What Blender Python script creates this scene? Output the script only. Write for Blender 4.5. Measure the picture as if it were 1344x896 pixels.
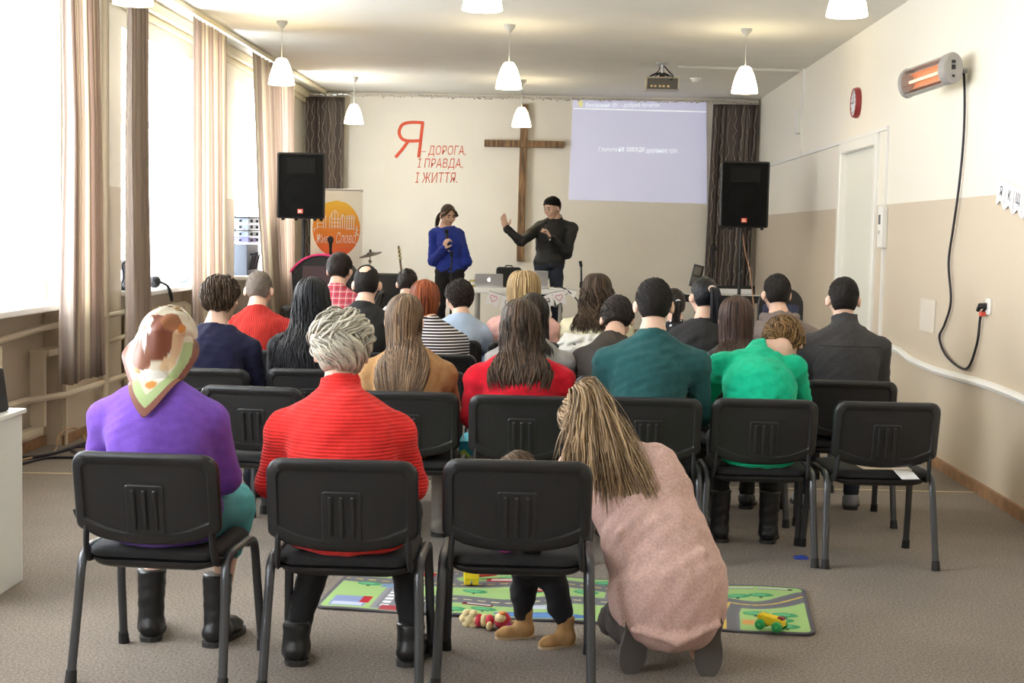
import bpy, bmesh, math, random
import numpy as np
from mathutils import Vector, Matrix

for o in list(bpy.data.objects):
    bpy.data.objects.remove(o, do_unlink=True)
scn = bpy.context.scene
COL = scn.collection
rng = np.random.default_rng(7)
random.seed(7)

# ------------------------------------------------------------------ camera
FPX, CAMH = 1900.0, 1.58
YAW, PITCH, ROLL = math.radians(1.69), math.radians(4.30), math.radians(1.2)
CR = Matrix.Rotation(YAW, 3, 'Z') @ Matrix.Rotation(math.pi/2 - PITCH, 3, 'X') @ Matrix.Rotation(ROLL, 3, 'Z')
cam_d = bpy.data.cameras.new('camera')
cam_d.sensor_width = 36.0
cam_d.lens = FPX / 1344 * 36.0
cam_d.clip_end = 200
cam = bpy.data.objects.new('camera', cam_d)
COL.objects.link(cam)
cam.matrix_world = Matrix.Translation((0, 0, CAMH)) @ CR.to_4x4()
scn.camera = cam

def atY(x, y, Y):
    """world point on the line of sight of a photo pixel at room depth Y"""
    d = CR @ Vector(((x - 672) / FPX, -(y - 448) / FPX, -1))
    p = d * (Y / d.y)
    return Vector((p.x, p.y, p.z + CAMH))
def atX(x, y, X):
    d = CR @ Vector(((x - 672) / FPX, -(y - 448) / FPX, -1))
    p = d * (X / d.x)
    return Vector((p.x, p.y, p.z + CAMH))
def atZ(x, y, Z):
    d = CR @ Vector(((x - 672) / FPX, -(y - 448) / FPX, -1))
    p = d * ((Z - CAMH) / d.z)
    return Vector((p.x, p.y, p.z + CAMH))

# ------------------------------------------------------------------ world, exposure
world = bpy.data.worlds.new('overcast_sky')
scn.world = world
world.use_nodes = True
bg = world.node_tree.nodes['Background']
bg.inputs[0].default_value = (0.90, 0.95, 1.0, 1)
bg.inputs[1].default_value = 11.0
scn.view_settings.view_transform = 'Standard'
scn.view_settings.look = 'None'
scn.view_settings.gamma = 1.0
scn.view_settings.use_curve_mapping = False
scn.view_settings.exposure = 0.95

XL, XR, YB, YF, ZC = -3.5, 2.70, 19.9, -3.5, 3.45      # room: left, right, stage end, rear end, ceiling
XG = -3.88                                              # window glass plane
WINS = [(-.03, 2.36), (3.85, 6.24), (7.76, 10.15), (11.56, 13.95), (15.65, 18.04)]
WZ0, WZ1 = 1.0, 3.16
for (a, b) in WINS:                                     # portals guide sky sampling through the real windows
    ld = bpy.data.lights.new('window_portal', 'AREA')
    ld.shape = 'RECTANGLE'; ld.size = b - a; ld.size_y = WZ1 - WZ0
    ld.cycles.is_portal = True
    lo = bpy.data.objects.new('window_portal', ld)
    lo.location = (XG - 0.12, (a + b) / 2, (WZ0 + WZ1) / 2)
    lo.rotation_euler = (math.pi / 2, 0, -math.pi / 2)
    COL.objects.link(lo)

# ------------------------------------------------------------------ materials
MATS = {}
def mat(name, col, rough=0.6, metal=0.0, var=0.0, vscale=8.0, bump=0.0, bscale=40.0, spec=None, emit=0.0, ecol=None, sheen=0.0):
    if name in MATS: return MATS[name]
    m = bpy.data.materials.new(name); m.use_nodes = True
    nt = m.node_tree; b = nt.nodes['Principled BSDF']
    c = tuple(col) + (1,) if len(col) == 3 else col
    b.inputs['Base Color'].default_value = c
    b.inputs['Roughness'].default_value = rough
    b.inputs['Metallic'].default_value = metal
    if spec is not None: b.inputs['Specular IOR Level'].default_value = spec
    if sheen: b.inputs['Sheen Weight'].default_value = sheen
    if emit:
        b.inputs['Emission Color'].default_value = tuple(ecol or col) + (1,)
        b.inputs['Emission Strength'].default_value = emit
    tc = nt.nodes.new('ShaderNodeTexCoord')
    if var:
        n = nt.nodes.new('ShaderNodeTexNoise'); n.inputs['Scale'].default_value = vscale; n.inputs['Detail'].default_value = 5
        nt.links.new(tc.outputs['Object'], n.inputs['Vector'])
        r = nt.nodes.new('ShaderNodeValToRGB')
        r.color_ramp.elements[0].position = 0.3; r.color_ramp.elements[1].position = 0.7
        r.color_ramp.elements[0].color = tuple(max(0, x * (1 - var)) for x in c[:3]) + (1,)
        r.color_ramp.elements[1].color = tuple(min(1, x * (1 + var)) for x in c[:3]) + (1,)
        nt.links.new(n.outputs['Fac'], r.inputs['Fac'])
        nt.links.new(r.outputs['Color'], b.inputs['Base Color'])
    if bump:
        n2 = nt.nodes.new('ShaderNodeTexNoise'); n2.inputs['Scale'].default_value = bscale; n2.inputs['Detail'].default_value = 4
        nt.links.new(tc.outputs['Object'], n2.inputs['Vector'])
        bp = nt.nodes.new('ShaderNodeBump'); bp.inputs['Strength'].default_value = bump; bp.inputs['Distance'].default_value = 0.01
        nt.links.new(n2.outputs['Fac'], bp.inputs['Height'])
        nt.links.new(bp.outputs['Normal'], b.inputs['Normal'])
    MATS[name] = m
    return m

def knit(name, col, axis='Z', scale=60.0, strength=0.5, rough=0.9, var=0.12):
    """wool: fine wave ribs as relief, slightly mottled yarn colour"""
    if name in MATS: return MATS[name]
    m = mat(name, col, rough, var=var, vscale=110 if 'rose' in name else 30, sheen=0.08, spec=0.1)
    nt = m.node_tree; b = nt.nodes['Principled BSDF']
    tc = nt.nodes.new('ShaderNodeTexCoord')
    w = nt.nodes.new('ShaderNodeTexWave'); w.bands_direction = axis
    w.inputs['Scale'].default_value = scale; w.inputs['Distortion'].default_value = 0.6
    nt.links.new(tc.outputs['Object'], w.inputs['Vector'])
    bp = nt.nodes.new('ShaderNodeBump'); bp.inputs['Strength'].default_value = strength; bp.inputs['Distance'].default_value = 0.006
    nt.links.new(w.outputs['Fac'], bp.inputs['Height'])
    nt.links.new(bp.outputs['Normal'], b.inputs['Normal'])
    return m

def band_material(name, axis, stops, rough=0.7, scale=1.0):
    """colour by object coordinate (painted dado, stripes): constant ramp, repeats with 'scale' if >0"""
    m = bpy.data.materials.new(name); m.use_nodes = True
    nt = m.node_tree; b = nt.nodes['Principled BSDF']; b.inputs['Roughness'].default_value = rough
    tc = nt.nodes.new('ShaderNodeTexCoord'); sp = nt.nodes.new('ShaderNodeSeparateXYZ')
    nt.links.new(tc.outputs['Object'], sp.inputs[0])
    mm = nt.nodes.new('ShaderNodeMath'); mm.operation = 'MULTIPLY'; mm.inputs[1].default_value = scale
    nt.links.new(sp.outputs[axis], mm.inputs[0])
    fr = nt.nodes.new('ShaderNodeMath'); fr.operation = 'FRACT'
    nt.links.new(mm.outputs[0], fr.inputs[0])
    r = nt.nodes.new('ShaderNodeValToRGB'); r.color_ramp.interpolation = 'CONSTANT'
    e = r.color_ramp.elements
    while len(e) < len(stops): e.new(0.5)
    for k, (p, c) in enumerate(stops):
        e[k].position = p; e[k].color = tuple(c) + (1,)
    nt.links.new(fr.outputs[0], r.inputs['Fac']); nt.links.new(r.outputs['Color'], b.inputs['Base Color'])
    MATS[name] = m
    return m

def attr_material(name, rough=0.6, attr='print', spec=0.3, bump=0.0, bscale=200):
    if name in MATS: return MATS[name]
    m = bpy.data.materials.new(name); m.use_nodes = True
    nt = m.node_tree; b = nt.nodes['Principled BSDF']; b.inputs['Roughness'].default_value = rough
    b.inputs['Specular IOR Level'].default_value = spec
    a = nt.nodes.new('ShaderNodeAttribute'); a.attribute_name = attr
    nt.links.new(a.outputs['Color'], b.inputs['Base Color'])
    if bump:
        tc = nt.nodes.new('ShaderNodeTexCoord')
        n2 = nt.nodes.new('ShaderNodeTexNoise'); n2.inputs['Scale'].default_value = bscale
        nt.links.new(tc.outputs['Object'], n2.inputs['Vector'])
        bp = nt.nodes.new('ShaderNodeBump'); bp.inputs['Strength'].default_value = bump; bp.inputs['Distance'].default_value = 0.005
        nt.links.new(n2.outputs['Fac'], bp.inputs['Height']); nt.links.new(bp.outputs['Normal'], b.inputs['Normal'])
    MATS[name] = m
    return m

def hair_material(name, dark, light, rough=0.42):
    if name in MATS: return MATS[name]
    m = bpy.data.materials.new(name); m.use_nodes = True
    nt = m.node_tree; b = nt.nodes['Principled BSDF']; b.inputs['Roughness'].default_value = rough
    b.inputs['Specular IOR Level'].default_value = 0.22
    a = nt.nodes.new('ShaderNodeAttribute'); a.attribute_name = 'lock'
    r = nt.nodes.new('ShaderNodeValToRGB')
    r.color_ramp.elements[0].color = tuple(dark) + (1,); r.color_ramp.elements[1].color = tuple(light) + (1,)
    tc = nt.nodes.new('ShaderNodeTexCoord')
    n2 = nt.nodes.new('ShaderNodeTexNoise'); n2.inputs['Scale'].default_value = 220; n2.inputs['Detail'].default_value = 2
    nt.links.new(tc.outputs['Object'], n2.inputs['Vector'])
    ad = nt.nodes.new('ShaderNodeMath'); ad.operation = 'MULTIPLY_ADD'; ad.inputs[1].default_value = 0.5; 
    nt.links.new(n2.outputs['Fac'], ad.inputs[0]); nt.links.new(a.outputs['Fac'], ad.inputs[2])
    sb = nt.nodes.new('ShaderNodeMath'); sb.operation = 'SUBTRACT'; sb.inputs[1].default_value = 0.25
    nt.links.new(ad.outputs[0], sb.inputs[0])
    nt.links.new(sb.outputs[0], r.inputs['Fac']); nt.links.new(r.outputs['Color'], b.inputs['Base Color'])
    bp = nt.nodes.new('ShaderNodeBump'); bp.inputs['Strength'].default_value = 0.6; bp.inputs['Distance'].default_value = 0.004
    nt.links.new(n2.outputs['Fac'], bp.inputs['Height']); nt.links.new(bp.outputs['Normal'], b.inputs['Normal'])
    MATS[name] = m
    return m

# ------------------------------------------------------------------ mesh helpers
class MB:
    def __init__(s): s.v = []; s.f = []
    def add(s, vs, fs):
        o = len(s.v); s.v += [tuple(p) for p in vs]; s.f += [tuple(i + o for i in q) for q in fs]; return s
    def box(s, x0, x1, y0, y1, z0, z1, M=None):
        vs = [Vector((x, y, z)) for z in (z0, z1) for y in (y0, y1) for x in (x0, x1)]
        if M is not None: vs = [M @ p for p in vs]
        return s.add(vs, [(0, 2, 3, 1), (4, 5, 7, 6), (0, 1, 5, 4), (2, 6, 7, 3), (0, 4, 6, 2), (1, 3, 7, 5)])
    def rings(s, rings, cap0=True, cap1=True, closed=False):
        n = len(rings[0]); vs = [p for r in rings for p in r]; fs = []
        m = len(rings)
        for i in range(m if closed else m - 1):
            a = i * n; b = ((i + 1) % m) * n
            for j in range(n):
                k = (j + 1) % n; fs.append((a + j, a + k, b + k, b + j))
        if not closed:
            if cap0: fs.append(tuple(range(n - 1, -1, -1)))
            if cap1: fs.append(tuple(range((m - 1) * n, m * n)))
        return s.add(vs, fs)
    def tube(s, pts, r, n=8, sq=1.0, caps=True, closed=False, up=None):
        pts = [Vector(p) for p in pts]; m = len(pts)
        rr = r if hasattr(r, '__len__') else [r] * m
        rings = []; prev = Vector(up) if up is not None else None
        for i, p in enumerate(pts):
            if closed: t = pts[(i + 1) % m] - pts[i - 1]
            else: t = pts[min(i + 1, m - 1)] - pts[max(i - 1, 0)]
            if t.length < 1e-9: t = Vector((0, 0, 1))
            t.normalize()
            if prev is None: prev = Vector((0, 0, 1)) if abs(t.z) < .9 else Vector((0, 1, 0))
            a = prev - t * prev.dot(t)
            if a.length < 1e-6: a = t.orthogonal()
            a.normalize(); bb = t.cross(a); prev = a
            rings.append([p + (a * math.cos(2 * math.pi * k / n) + bb * math.sin(2 * math.pi * k / n) * sq) * rr[i] for k in range(n)])
        return s.rings(rings, caps, caps, closed)
    def lathe(s, prof, n=20, M=None, cap0=True, cap1=True):
        rings = []
        for (r, z) in prof:
            ring = [Vector((r * math.cos(2 * math.pi * k / n), r * math.sin(2 * math.pi * k / n), z)) for k in range(n)]
            if M is not None: ring = [M @ p for p in ring]
            rings.append(ring)
        return s.rings(rings, cap0, cap1)
    def prism(s, poly, z0, z1, M=None):
        a = [Vector((x, y, z0)) for x, y in poly]; b = [Vector((x, y, z1)) for x, y in poly]
        if M is not None: a = [M @ p for p in a]; b = [M @ p for p in b]
        return s.rings([a, b])
    def ball(s, c, r, n=12, m=8, M=None):
        c = Vector(c); r = (r, r, r) if not hasattr(r, '__len__') else r
        rings = []
        for i in range(1, m):
            th = math.pi * i / m
            ring = []
            for k in range(n):
                p = Vector((r[0] * math.sin(th) * math.cos(2 * math.pi * k / n), r[1] * math.sin(th) * math.sin(2 * math.pi * k / n), -r[2] * math.cos(th)))
                ring.append(c + (M @ p if M is not None else p))
            rings.append(ring)
        return s.rings(rings)

def np_mesh(name, v, f):
    me = bpy.data.meshes.new(name)
    v = np.asarray(v, np.float32); f = np.asarray(f, np.int32)
    me.vertices.add(len(v)); me.vertices.foreach_set('co', v.ravel())
    k = f.shape[1]
    me.loops.add(f.size); me.loops.foreach_set('vertex_index', f.ravel())
    me.polygons.add(len(f)); me.polygons.foreach_set('loop_start', np.arange(0, f.size, k, dtype=np.int32))
    me.polygons.foreach_set('use_smooth', np.ones(len(f), bool))
    me.update(calc_edges=True); me.validate()
    return me

def link(name, me, m=None, parent=None, loc=None, rot=None, smooth=None):
    o = bpy.data.objects.new(name, me); COL.objects.link(o)
    if m is not None and me is not None and not me.materials: me.materials.append(m)
    if parent is not None: o.parent = parent
    if loc is not None: o.location = loc
    if rot is not None: o.rotation_euler = rot
    return o

def obj(name, mb, m, parent=None, loc=None, rot=None, smooth=False, bevel=0.0, seg=2, angle=40):
    me = bpy.data.meshes.new(name); me.from_pydata([tuple(p) for p in mb.v], [], mb.f)
    bm = bmesh.new(); bm.from_mesh(me); bmesh.ops.recalc_face_normals(bm, faces=bm.faces)
    if bevel:
        es = [e for e in bm.edges if len(e.link_faces) == 2 and e.calc_face_angle(0) > math.radians(angle)]
        bmesh.ops.bevel(bm, geom=es, offset=bevel, segments=seg, profile=0.5, affect='EDGES', clamp_overlap=True)
    if smooth:
        for f in bm.faces: f.smooth = True
        for e in bm.edges:
            if len(e.link_faces) == 2 and e.calc_face_angle(0) > math.radians(angle): e.smooth = False
    bm.to_mesh(me); bm.free()
    return link(name, me, m, parent, loc, rot)

def tag(o, label=None, cat=None, group=None, kind=None):
    if label: o['label'] = label
    if cat: o['category'] = cat
    if group: o['group'] = group
    if kind: o['kind'] = kind
    return o
def thing(name, label, cat, loc=(0, 0, 0), rz=0.0, group=None):
    o = bpy.data.objects.new(name, None); COL.objects.link(o)
    o.location = loc; o.rotation_euler = (0, 0, rz); o.empty_display_size = 0.1
    return tag(o, label, cat, group)
def struct(name, mb, m, parent=None, **k):
    o = obj(name, mb, m, parent, **k)
    if parent is None: o['kind'] = 'structure'
    return o
def dup(root, loc, rz, label=None, group=None):
    r = root.copy(); COL.objects.link(r); r.location = loc; r.rotation_euler = (0, 0, rz)
    if label: r['label'] = label
    if group: r['group'] = group
    def rec(src, dst):
        for ch in src.children:
            c = ch.copy(); COL.objects.link(c); c.parent = dst; rec(ch, c)
    rec(root, r)
    return r

def text_mesh(body, size, depth=0.001, shear=0.0, bold=0.0, align='LEFT', space=1.0):
    cu = bpy.data.curves.new('lettering', 'FONT'); cu.body = body; cu.size = size; cu.extrude = depth
    cu.shear = shear; cu.offset = bold; cu.align_x = align; cu.space_character = space; cu.resolution_u = 3
    t = bpy.data.objects.new('lettering', cu); COL.objects.link(t)
    dg = bpy.context.evaluated_depsgraph_get(); dg.update()
    me = bpy.data.meshes.new_from_object(t.evaluated_get(dg))
    bpy.data.objects.remove(t); bpy.data.curves.remove(cu)
    me.materials.clear()
    return me
def text_size(me):
    a = np.zeros(len(me.vertices) * 3, np.float32); me.vertices.foreach_get('co', a); a = a.reshape(-1, 3)
    return a.min(0), a.max(0)

def rrect(w, h, r, n=6, cx=0, cy=0):
    pts = []
    for (sx, sy, a0) in ((1, 1, 0), (-1, 1, 90), (-1, -1, 180), (1, -1, 270)):
        for k in range(n + 1):
            a = math.radians(a0 + 90 * k / n)
            pts.append((cx + sx * (w / 2 - r) + r * math.cos(a), cy + sy * (h / 2 - r) + r * math.sin(a)))
    return pts
def bez(p, n=8):
    """Catmull-Rom through points"""
    P = [Vector(q) for q in p]; P = [P[0] * 2 - P[1]] + P + [P[-1] * 2 - P[-2]]
    out = []
    for i in range(1, len(P) - 2):
        for k in range(n):
            t = k / n
            a, b, c, d = P[i - 1], P[i], P[i + 1], P[i + 2]
            out.append(0.5 * ((2 * b) + (c - a) * t + (2 * a - 5 * b + 4 * c - d) * t * t + (3 * b - a - 3 * c + d) * t ** 3))
    out.append(P[-2]); return out
# ------------------------------------------------------------------ base materials
CREAM = (0.86, 0.82, 0.72); BEIGE = (0.63, 0.54, 0.42); WHITE = (0.85, 0.84, 0.80)
M_wall = band_material('painted_plaster_two_tone', 2, [(0.0, BEIGE), (1.87 / 4, CREAM)], rough=0.38, scale=0.25)
M_wallb = mat('painted_plaster_cream', (0.80, 0.755, 0.66), 0.7, var=0.03, vscale=1.5, bump=0.05, bscale=8)
M_ceil = mat('ceiling_paint', (0.80, 0.78, 0.72), 0.8, var=0.02, vscale=2)
M_white = mat('white_gloss_paint', (0.84, 0.83, 0.79), 0.35)
M_sill = mat('white_plastic_sill', (0.86, 0.86, 0.85), 0.3)
M_pipe = mat('beige_painted_steel', (0.70, 0.61, 0.47), 0.4)
M_rad = mat('cream_radiator_enamel', (0.80, 0.72, 0.55), 0.4)
M_brown = mat('brown_wood_baseboard', (0.33, 0.18, 0.09), 0.45, var=0.3, vscale=12)
M_black = mat('black_plastic', (0.010, 0.010, 0.011), 0.42)
M_blackm = mat('black_matte', (0.012, 0.012, 0.013), 0.7)
M_grey = mat('grey_plastic', (0.42, 0.42, 0.41), 0.4)
M_silver = mat('brushed_aluminium', (0.62, 0.63, 0.65), 0.32, metal=0.85)
M_chrome = mat('chrome', (0.75, 0.75, 0.75), 0.15, metal=1.0)
M_paper = mat('white_paper', (0.85, 0.84, 0.86), 0.8)
M_cable = mat('black_cable', (0.015, 0.012, 0.02), 0.5)
M_red = mat('red_print', (0.66, 0.075, 0.022), 0.6)
M_ink = mat('dark_ink', (0.05, 0.05, 0.08), 0.7)

# carpet: looped speckled pile
M_carpet = bpy.data.materials.new('speckled_carpet'); M_carpet.use_nodes = True
nt = M_carpet.node_tree; b = nt.nodes['Principled BSDF']; b.inputs['Roughness'].default_value = 0.95
b.inputs['Specular IOR Level'].default_value = 0.15; b.inputs['Sheen Weight'].default_value = 0.12
tc = nt.nodes.new('ShaderNodeTexCoord')
n1 = nt.nodes.new('ShaderNodeTexNoise'); n1.inputs['Scale'].default_value = 95; n1.inputs['Detail'].default_value = 4; n1.inputs['Roughness'].default_value = 0.7
n2 = nt.nodes.new('ShaderNodeTexNoise'); n2.inputs['Scale'].default_value = 2.2; n2.inputs['Detail'].default_value = 6
r = nt.nodes.new('ShaderNodeValToRGB')
r.color_ramp.elements[0].position = 0.32; r.color_ramp.elements[1].position = 0.68
r.color_ramp.elements[0].color = (0.092, 0.070, 0.053, 1); r.color_ramp.elements[1].color = (0.38, 0.315, 0.255, 1)
mx = nt.nodes.new('ShaderNodeMix'); mx.data_type = 'RGBA'; mx.blend_type = 'MULTIPLY'; mx.inputs[0].default_value = 0.35
for n in (n1, n2): nt.links.new(tc.outputs['Object'], n.inputs['Vector'])
nt.links.new(n1.outputs['Fac'], r.inputs['Fac']); nt.links.new(r.outputs['Color'], mx.inputs[6])
nt.links.new(n2.outputs['Fac'], mx.inputs[7]); nt.links.new(mx.outputs[2], b.inputs['Base Color'])
bp = nt.nodes.new('ShaderNodeBump'); bp.inputs['Strength'].default_value = 0.6; bp.inputs['Distance'].default_value = 0.006
nt.links.new(n1.outputs['Fac'], bp.inputs['Height']); nt.links.new(bp.outputs['Normal'], b.inputs['Normal'])

# clear window glass: transparent with a faint reflection
M_glass = bpy.data.materials.new('window_glass'); M_glass.use_nodes = True
nt = M_glass.node_tree; nt.nodes.remove(nt.nodes['Principled BSDF'])
tr = nt.nodes.new('ShaderNodeBsdfTransparent'); gl = nt.nodes.new('ShaderNodeBsdfGlossy'); gl.inputs['Roughness'].default_value = 0.02
ms = nt.nodes.new('ShaderNodeMixShader')
ms.inputs[0].default_value = 0.04; nt.links.new(tr.outputs[0], ms.inputs[1]); nt.links.new(gl.outputs[0], ms.inputs[2])
nt.links.new(ms.outputs[0], nt.nodes['Material Output'].inputs['Surface'])

def cloth_translucent(name, attr=None, col=(0.5, 0.45, 0.4), fac=0.4):
    m = bpy.data.materials.new(name); m.use_nodes = True
    nt = m.node_tree; nt.nodes.remove(nt.nodes['Principled BSDF'])
    d = nt.nodes.new('ShaderNodeBsdfDiffuse'); t = nt.nodes.new('ShaderNodeBsdfTranslucent'); x = nt.nodes.new('ShaderNodeMixShader')
    x.inputs[0].default_value = fac
    d.inputs[0].default_value = tuple(col) + (1,); t.inputs[0].default_value = tuple(col) + (1,)
    if attr:
        a = nt.nodes.new('ShaderNodeAttribute'); a.attribute_name = attr
        nt.links.new(a.outputs['Color'], d.inputs[0]); nt.links.new(a.outputs['Color'], t.inputs[0])
    nt.links.new(d.outputs[0], x.inputs[1]); nt.links.new(t.outputs[0], x.inputs[2])
    nt.links.new(x.outputs[0], nt.nodes['Material Output'].inputs['Surface'])
    MATS[name] = m
    return m

# ------------------------------------------------------------------ room shell
struct('floor', MB().box(XL - .5, XR + .4, YF - .2, YB + .2, -0.2, 0.0), M_carpet)
struct('ceiling', MB().box(XL - .5, XR + .4, YF - .2, YB + .2, ZC, ZC + 0.2), M_ceil)
struct('wall_back', MB().box(XL - .5, XR + .4, YB, YB + 0.2, 0, ZC), M_wallb)
struct('wall_front', MB().box(XL - .5, XR + .4, YF - .2, YF, 0, ZC), M_wall)
DY0, DY1, DZ = 12.47, 13.95, 2.40                 # doorway in the right wall
w = MB(); w.box(XR, XR + .25, YF, DY0, 0, ZC); w.box(XR, XR + .25, DY1, YB, 0, ZC); w.box(XR, XR + .25, DY0, DY1, DZ, ZC)
struct('wall_right', w, M_wall)
w = MB()
ys = [YF] + [q for ab in WINS for q in ab] + [YB]
for k in range(0, len(ys), 2): w.box(XL - .42, XL, ys[k], ys[k + 1], 0, ZC)          # piers
for (a, b) in WINS:
    w.box(XL - .42, XL - .13, a, b, 0, WZ0)                                       # recessed parapet under the sill
    w.box(XL - .42, XL, a, b, WZ1, ZC)                                            # lintel
struct('wall_left', w, M_wall)

for k, (a, b) in enumerate(WINS):
    o = bpy.data.objects.new('window_%d' % (k + 1), None); COL.objects.link(o); o['kind'] = 'structure'
    o.location = (XG, (a + b) / 2, WZ0)
    W2 = (b - a) / 2; Hh = WZ1 - WZ0
    fm = MB()
    fm.box(-.035, .035, -W2, W2, 0, .06); fm.box(-.035, .035, -W2, W2, Hh - .06, Hh)
    fm.box(-.035, .035, -W2, -W2 + .06, .06, Hh - .06); fm.box(-.035, .035, W2 - .06, W2, .06, Hh - .06)
    obj('frame', fm, M_white, o, bevel=.004)
    xs = [-W2 + .06, -W2 / 3, W2 / 3, W2 - .06]; TZ = Hh * .70
    for q in xs[1:3]: obj('mullion', MB().box(-.035, .035, q - .035, q + .035, .06, Hh - .06), M_white, o, bevel=.004)
    obj('transom', MB().box(-.03, .03, -W2 + .06, W2 - .06, TZ - .03, TZ + .03), M_white, o)
    for i in range(3):
        y0 = xs[i] + (.035 if i else 0); y1 = xs[i + 1] - (.035 if i < 2 else 0)
        for (z0, z1) in ((.06, TZ - .03), (TZ + .03, Hh - .06)):
            obj('pane', MB().box(-.003, .003, y0, y1, z0, z1), M_glass, o)
    rv = MB(); rv.box(.036, XL - XG - .002, -W2, -W2 + .012, .046, Hh); obj('reveal', rv, M_white, o)
    rv = MB(); rv.box(.036, XL - XG - .002, W2 - .012, W2, .046, Hh); obj('reveal', rv, M_white, o)
    rv = MB(); rv.box(.036, XL - XG - .002, -W2 + .012, W2 - .012, Hh - .012, Hh); obj('reveal', rv, M_white, o)
    obj('sill', MB().box(.035, XL - XG + .20, -W2 + .003, W2 - .003, 0.0, .045), M_sill, o, bevel=.01)

# cornice and curtain track on the window side
mb = MB(); mb.box(XL, XL + .10, YF, YB, ZC - .10, ZC); mb.box(XL, XL + .05, YF, YB, ZC - .16, ZC - .10)
struct('trim_1', mb, mat('cream_cornice', (0.82, 0.74, 0.55), 0.6), bevel=.02)
mb = MB(); mb.box(XR - .022, XR, YF, DY0 - .09, 0, .075); mb.box(XR - .022, XR, DY1 + .09, YB, 0, .075)
struct('baseboard_right', mb, M_brown)
mb = MB()
for k in range(0, len(ys), 2): mb.box(XL, XL + .02, ys[k], ys[k + 1], 0, .07)
for (a, b) in WINS: mb.box(XL - .13, XL - .11, a, b, 0, .07)
struct('baseboard_left', mb, M_brown)
mb = MB(); mb.box(XL, XR, YB - .02, YB, .22, .29)
struct('baseboard_back', mb, M_brown)
# low stage platform at the far end
mb = MB(); mb.box(XL + .01, XR - .03, 14.35, YB - .0, 0, .20)
struct('floor_stage', mb, mat('stage_carpet', (0.16, 0.14, 0.12), 0.95, var=.2, vscale=60))
# pale tape line across the carpet
p0 = atZ(25, 620, 0); p1 = atZ(1290, 646, 0)
d = (p1 - p0); d.normalize(); nrm = Vector((-d.y, d.x, 0)) * .008
mb = MB(); mb.add([p0 - nrm, p1 - nrm, p1 + nrm, p0 + nrm] + [q + Vector((0, 0, .002)) for q in (p0 - nrm, p1 - nrm, p1 + nrm, p0 + nrm)],
                  [(0, 3, 2, 1), (4, 5, 6, 7), (0, 1, 5, 4), (1, 2, 6, 5), (2, 3, 7, 6), (3, 0, 4, 7)])
tag(obj('floor_tape', mb, mat('yellow_tape', (0.70, 0.58, 0.33), .6)), 'thin pale yellow line of tape running across the carpet', 'tape')

# ------------------------------------------------------------------ door, trunking, wall fittings on the right
o = bpy.data.objects.new('door_1', None); COL.objects.link(o); o['kind'] = 'structure'; o.location = (XR, (DY0 + DY1) / 2, 0)
hw = (DY1 - DY0) / 2
mb = MB(); mb.box(-.03, .12, -hw - .085, -hw + .012, 0, DZ + .085); mb.box(-.03, .12, hw - .012, hw + .085, 0, DZ + .085); mb.box(-.03, .12, -hw + .012, hw - .012, DZ - .012, DZ + .085)
obj('door_frame', mb, M_white, o, bevel=.01)
mb = MB(); mb.box(.035, .075, -hw + .012, hw - .012, .005, DZ - .012)
leaf = obj('door_leaf', mb, mat('pale_door_paint', (0.78, 0.79, 0.72), .35), o)
mb = MB(); mb.tube([(.035, hw - .09, 1.02), (-.01, hw - .09, 1.02), (-.015, hw - .10, 1.02), (-.015, hw - .22, 1.02)], .011)
obj('door_handle', mb, M_chrome, leaf, smooth=True)
mb = MB(); mb.box(.030, .036, -.1, .2, .98, 1.0); obj('tape_strip', mb, mat('cream_tape', (.75, .68, .45), .6), leaf)

def on_right(name, label, cat): return thing(name, label, cat, (XR, 0, 0))
mb = MB(); mb.box(-.025, 0, 12.03, YB, 2.485, 2.515); mb.box(-.02, 0, 12.03, 12.06, 1.87, 2.485); mb.box(-.02, 0, 12.02, 12.07, 0.08, 1.51)
mb.box(-.025, 0, 16.27, 16.31, 2.515, ZC); mb.box(-.06, 0, 16.33, 16.50, 2.75, 3.0)
struct('trim_2', mb, M_white).location.x = XR
t = thing('cable_duct', 'thin white cable duct running over the ceiling from the projector to the right wall', 'duct', (1.28, 16.1, ZC))
mb = MB(); mb.tube([(0, 0, -.014), (1.38, .19, -.014)], .016, n=4); obj('duct', mb, M_white, t)
# wall unit under the vertical trunking
t = thing('wall_unit', 'narrow white electrical box with a grey window on the wall beside the door', 'wall box', (XR, 12.045, 1.52))
obj('housing', MB().box(-.05, -.0, -.075, .075, 0, .345), M_white, t, bevel=.008)
obj('display', MB().box(-.054, -.049, -.03, .03, .19, .27), mat('grey_display', (.2, .2, .2), .2), t)
obj('button', MB().box(-.056, -.049, -.015, .015, .11, .14), M_grey, t)
# pipe rail low on the right wall
mb = MB(); pts = [(XR - .02, y, .69 + .012 * math.sin(y * 2.3) + (.03 if y > 11.3 else 0)) for y in np.arange(-3.4, 12.0, .35)]
mb.tube(pts, .028, n=8); o = struct('trim_3', mb, M_white, smooth=True)
mb = MB(); mb.box(XR - .012, XR, 10.35, 10.75, .93, 1.16); struct('trim_4', mb, mat('patched_plaster', (.70, .64, .55), .5))

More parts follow.
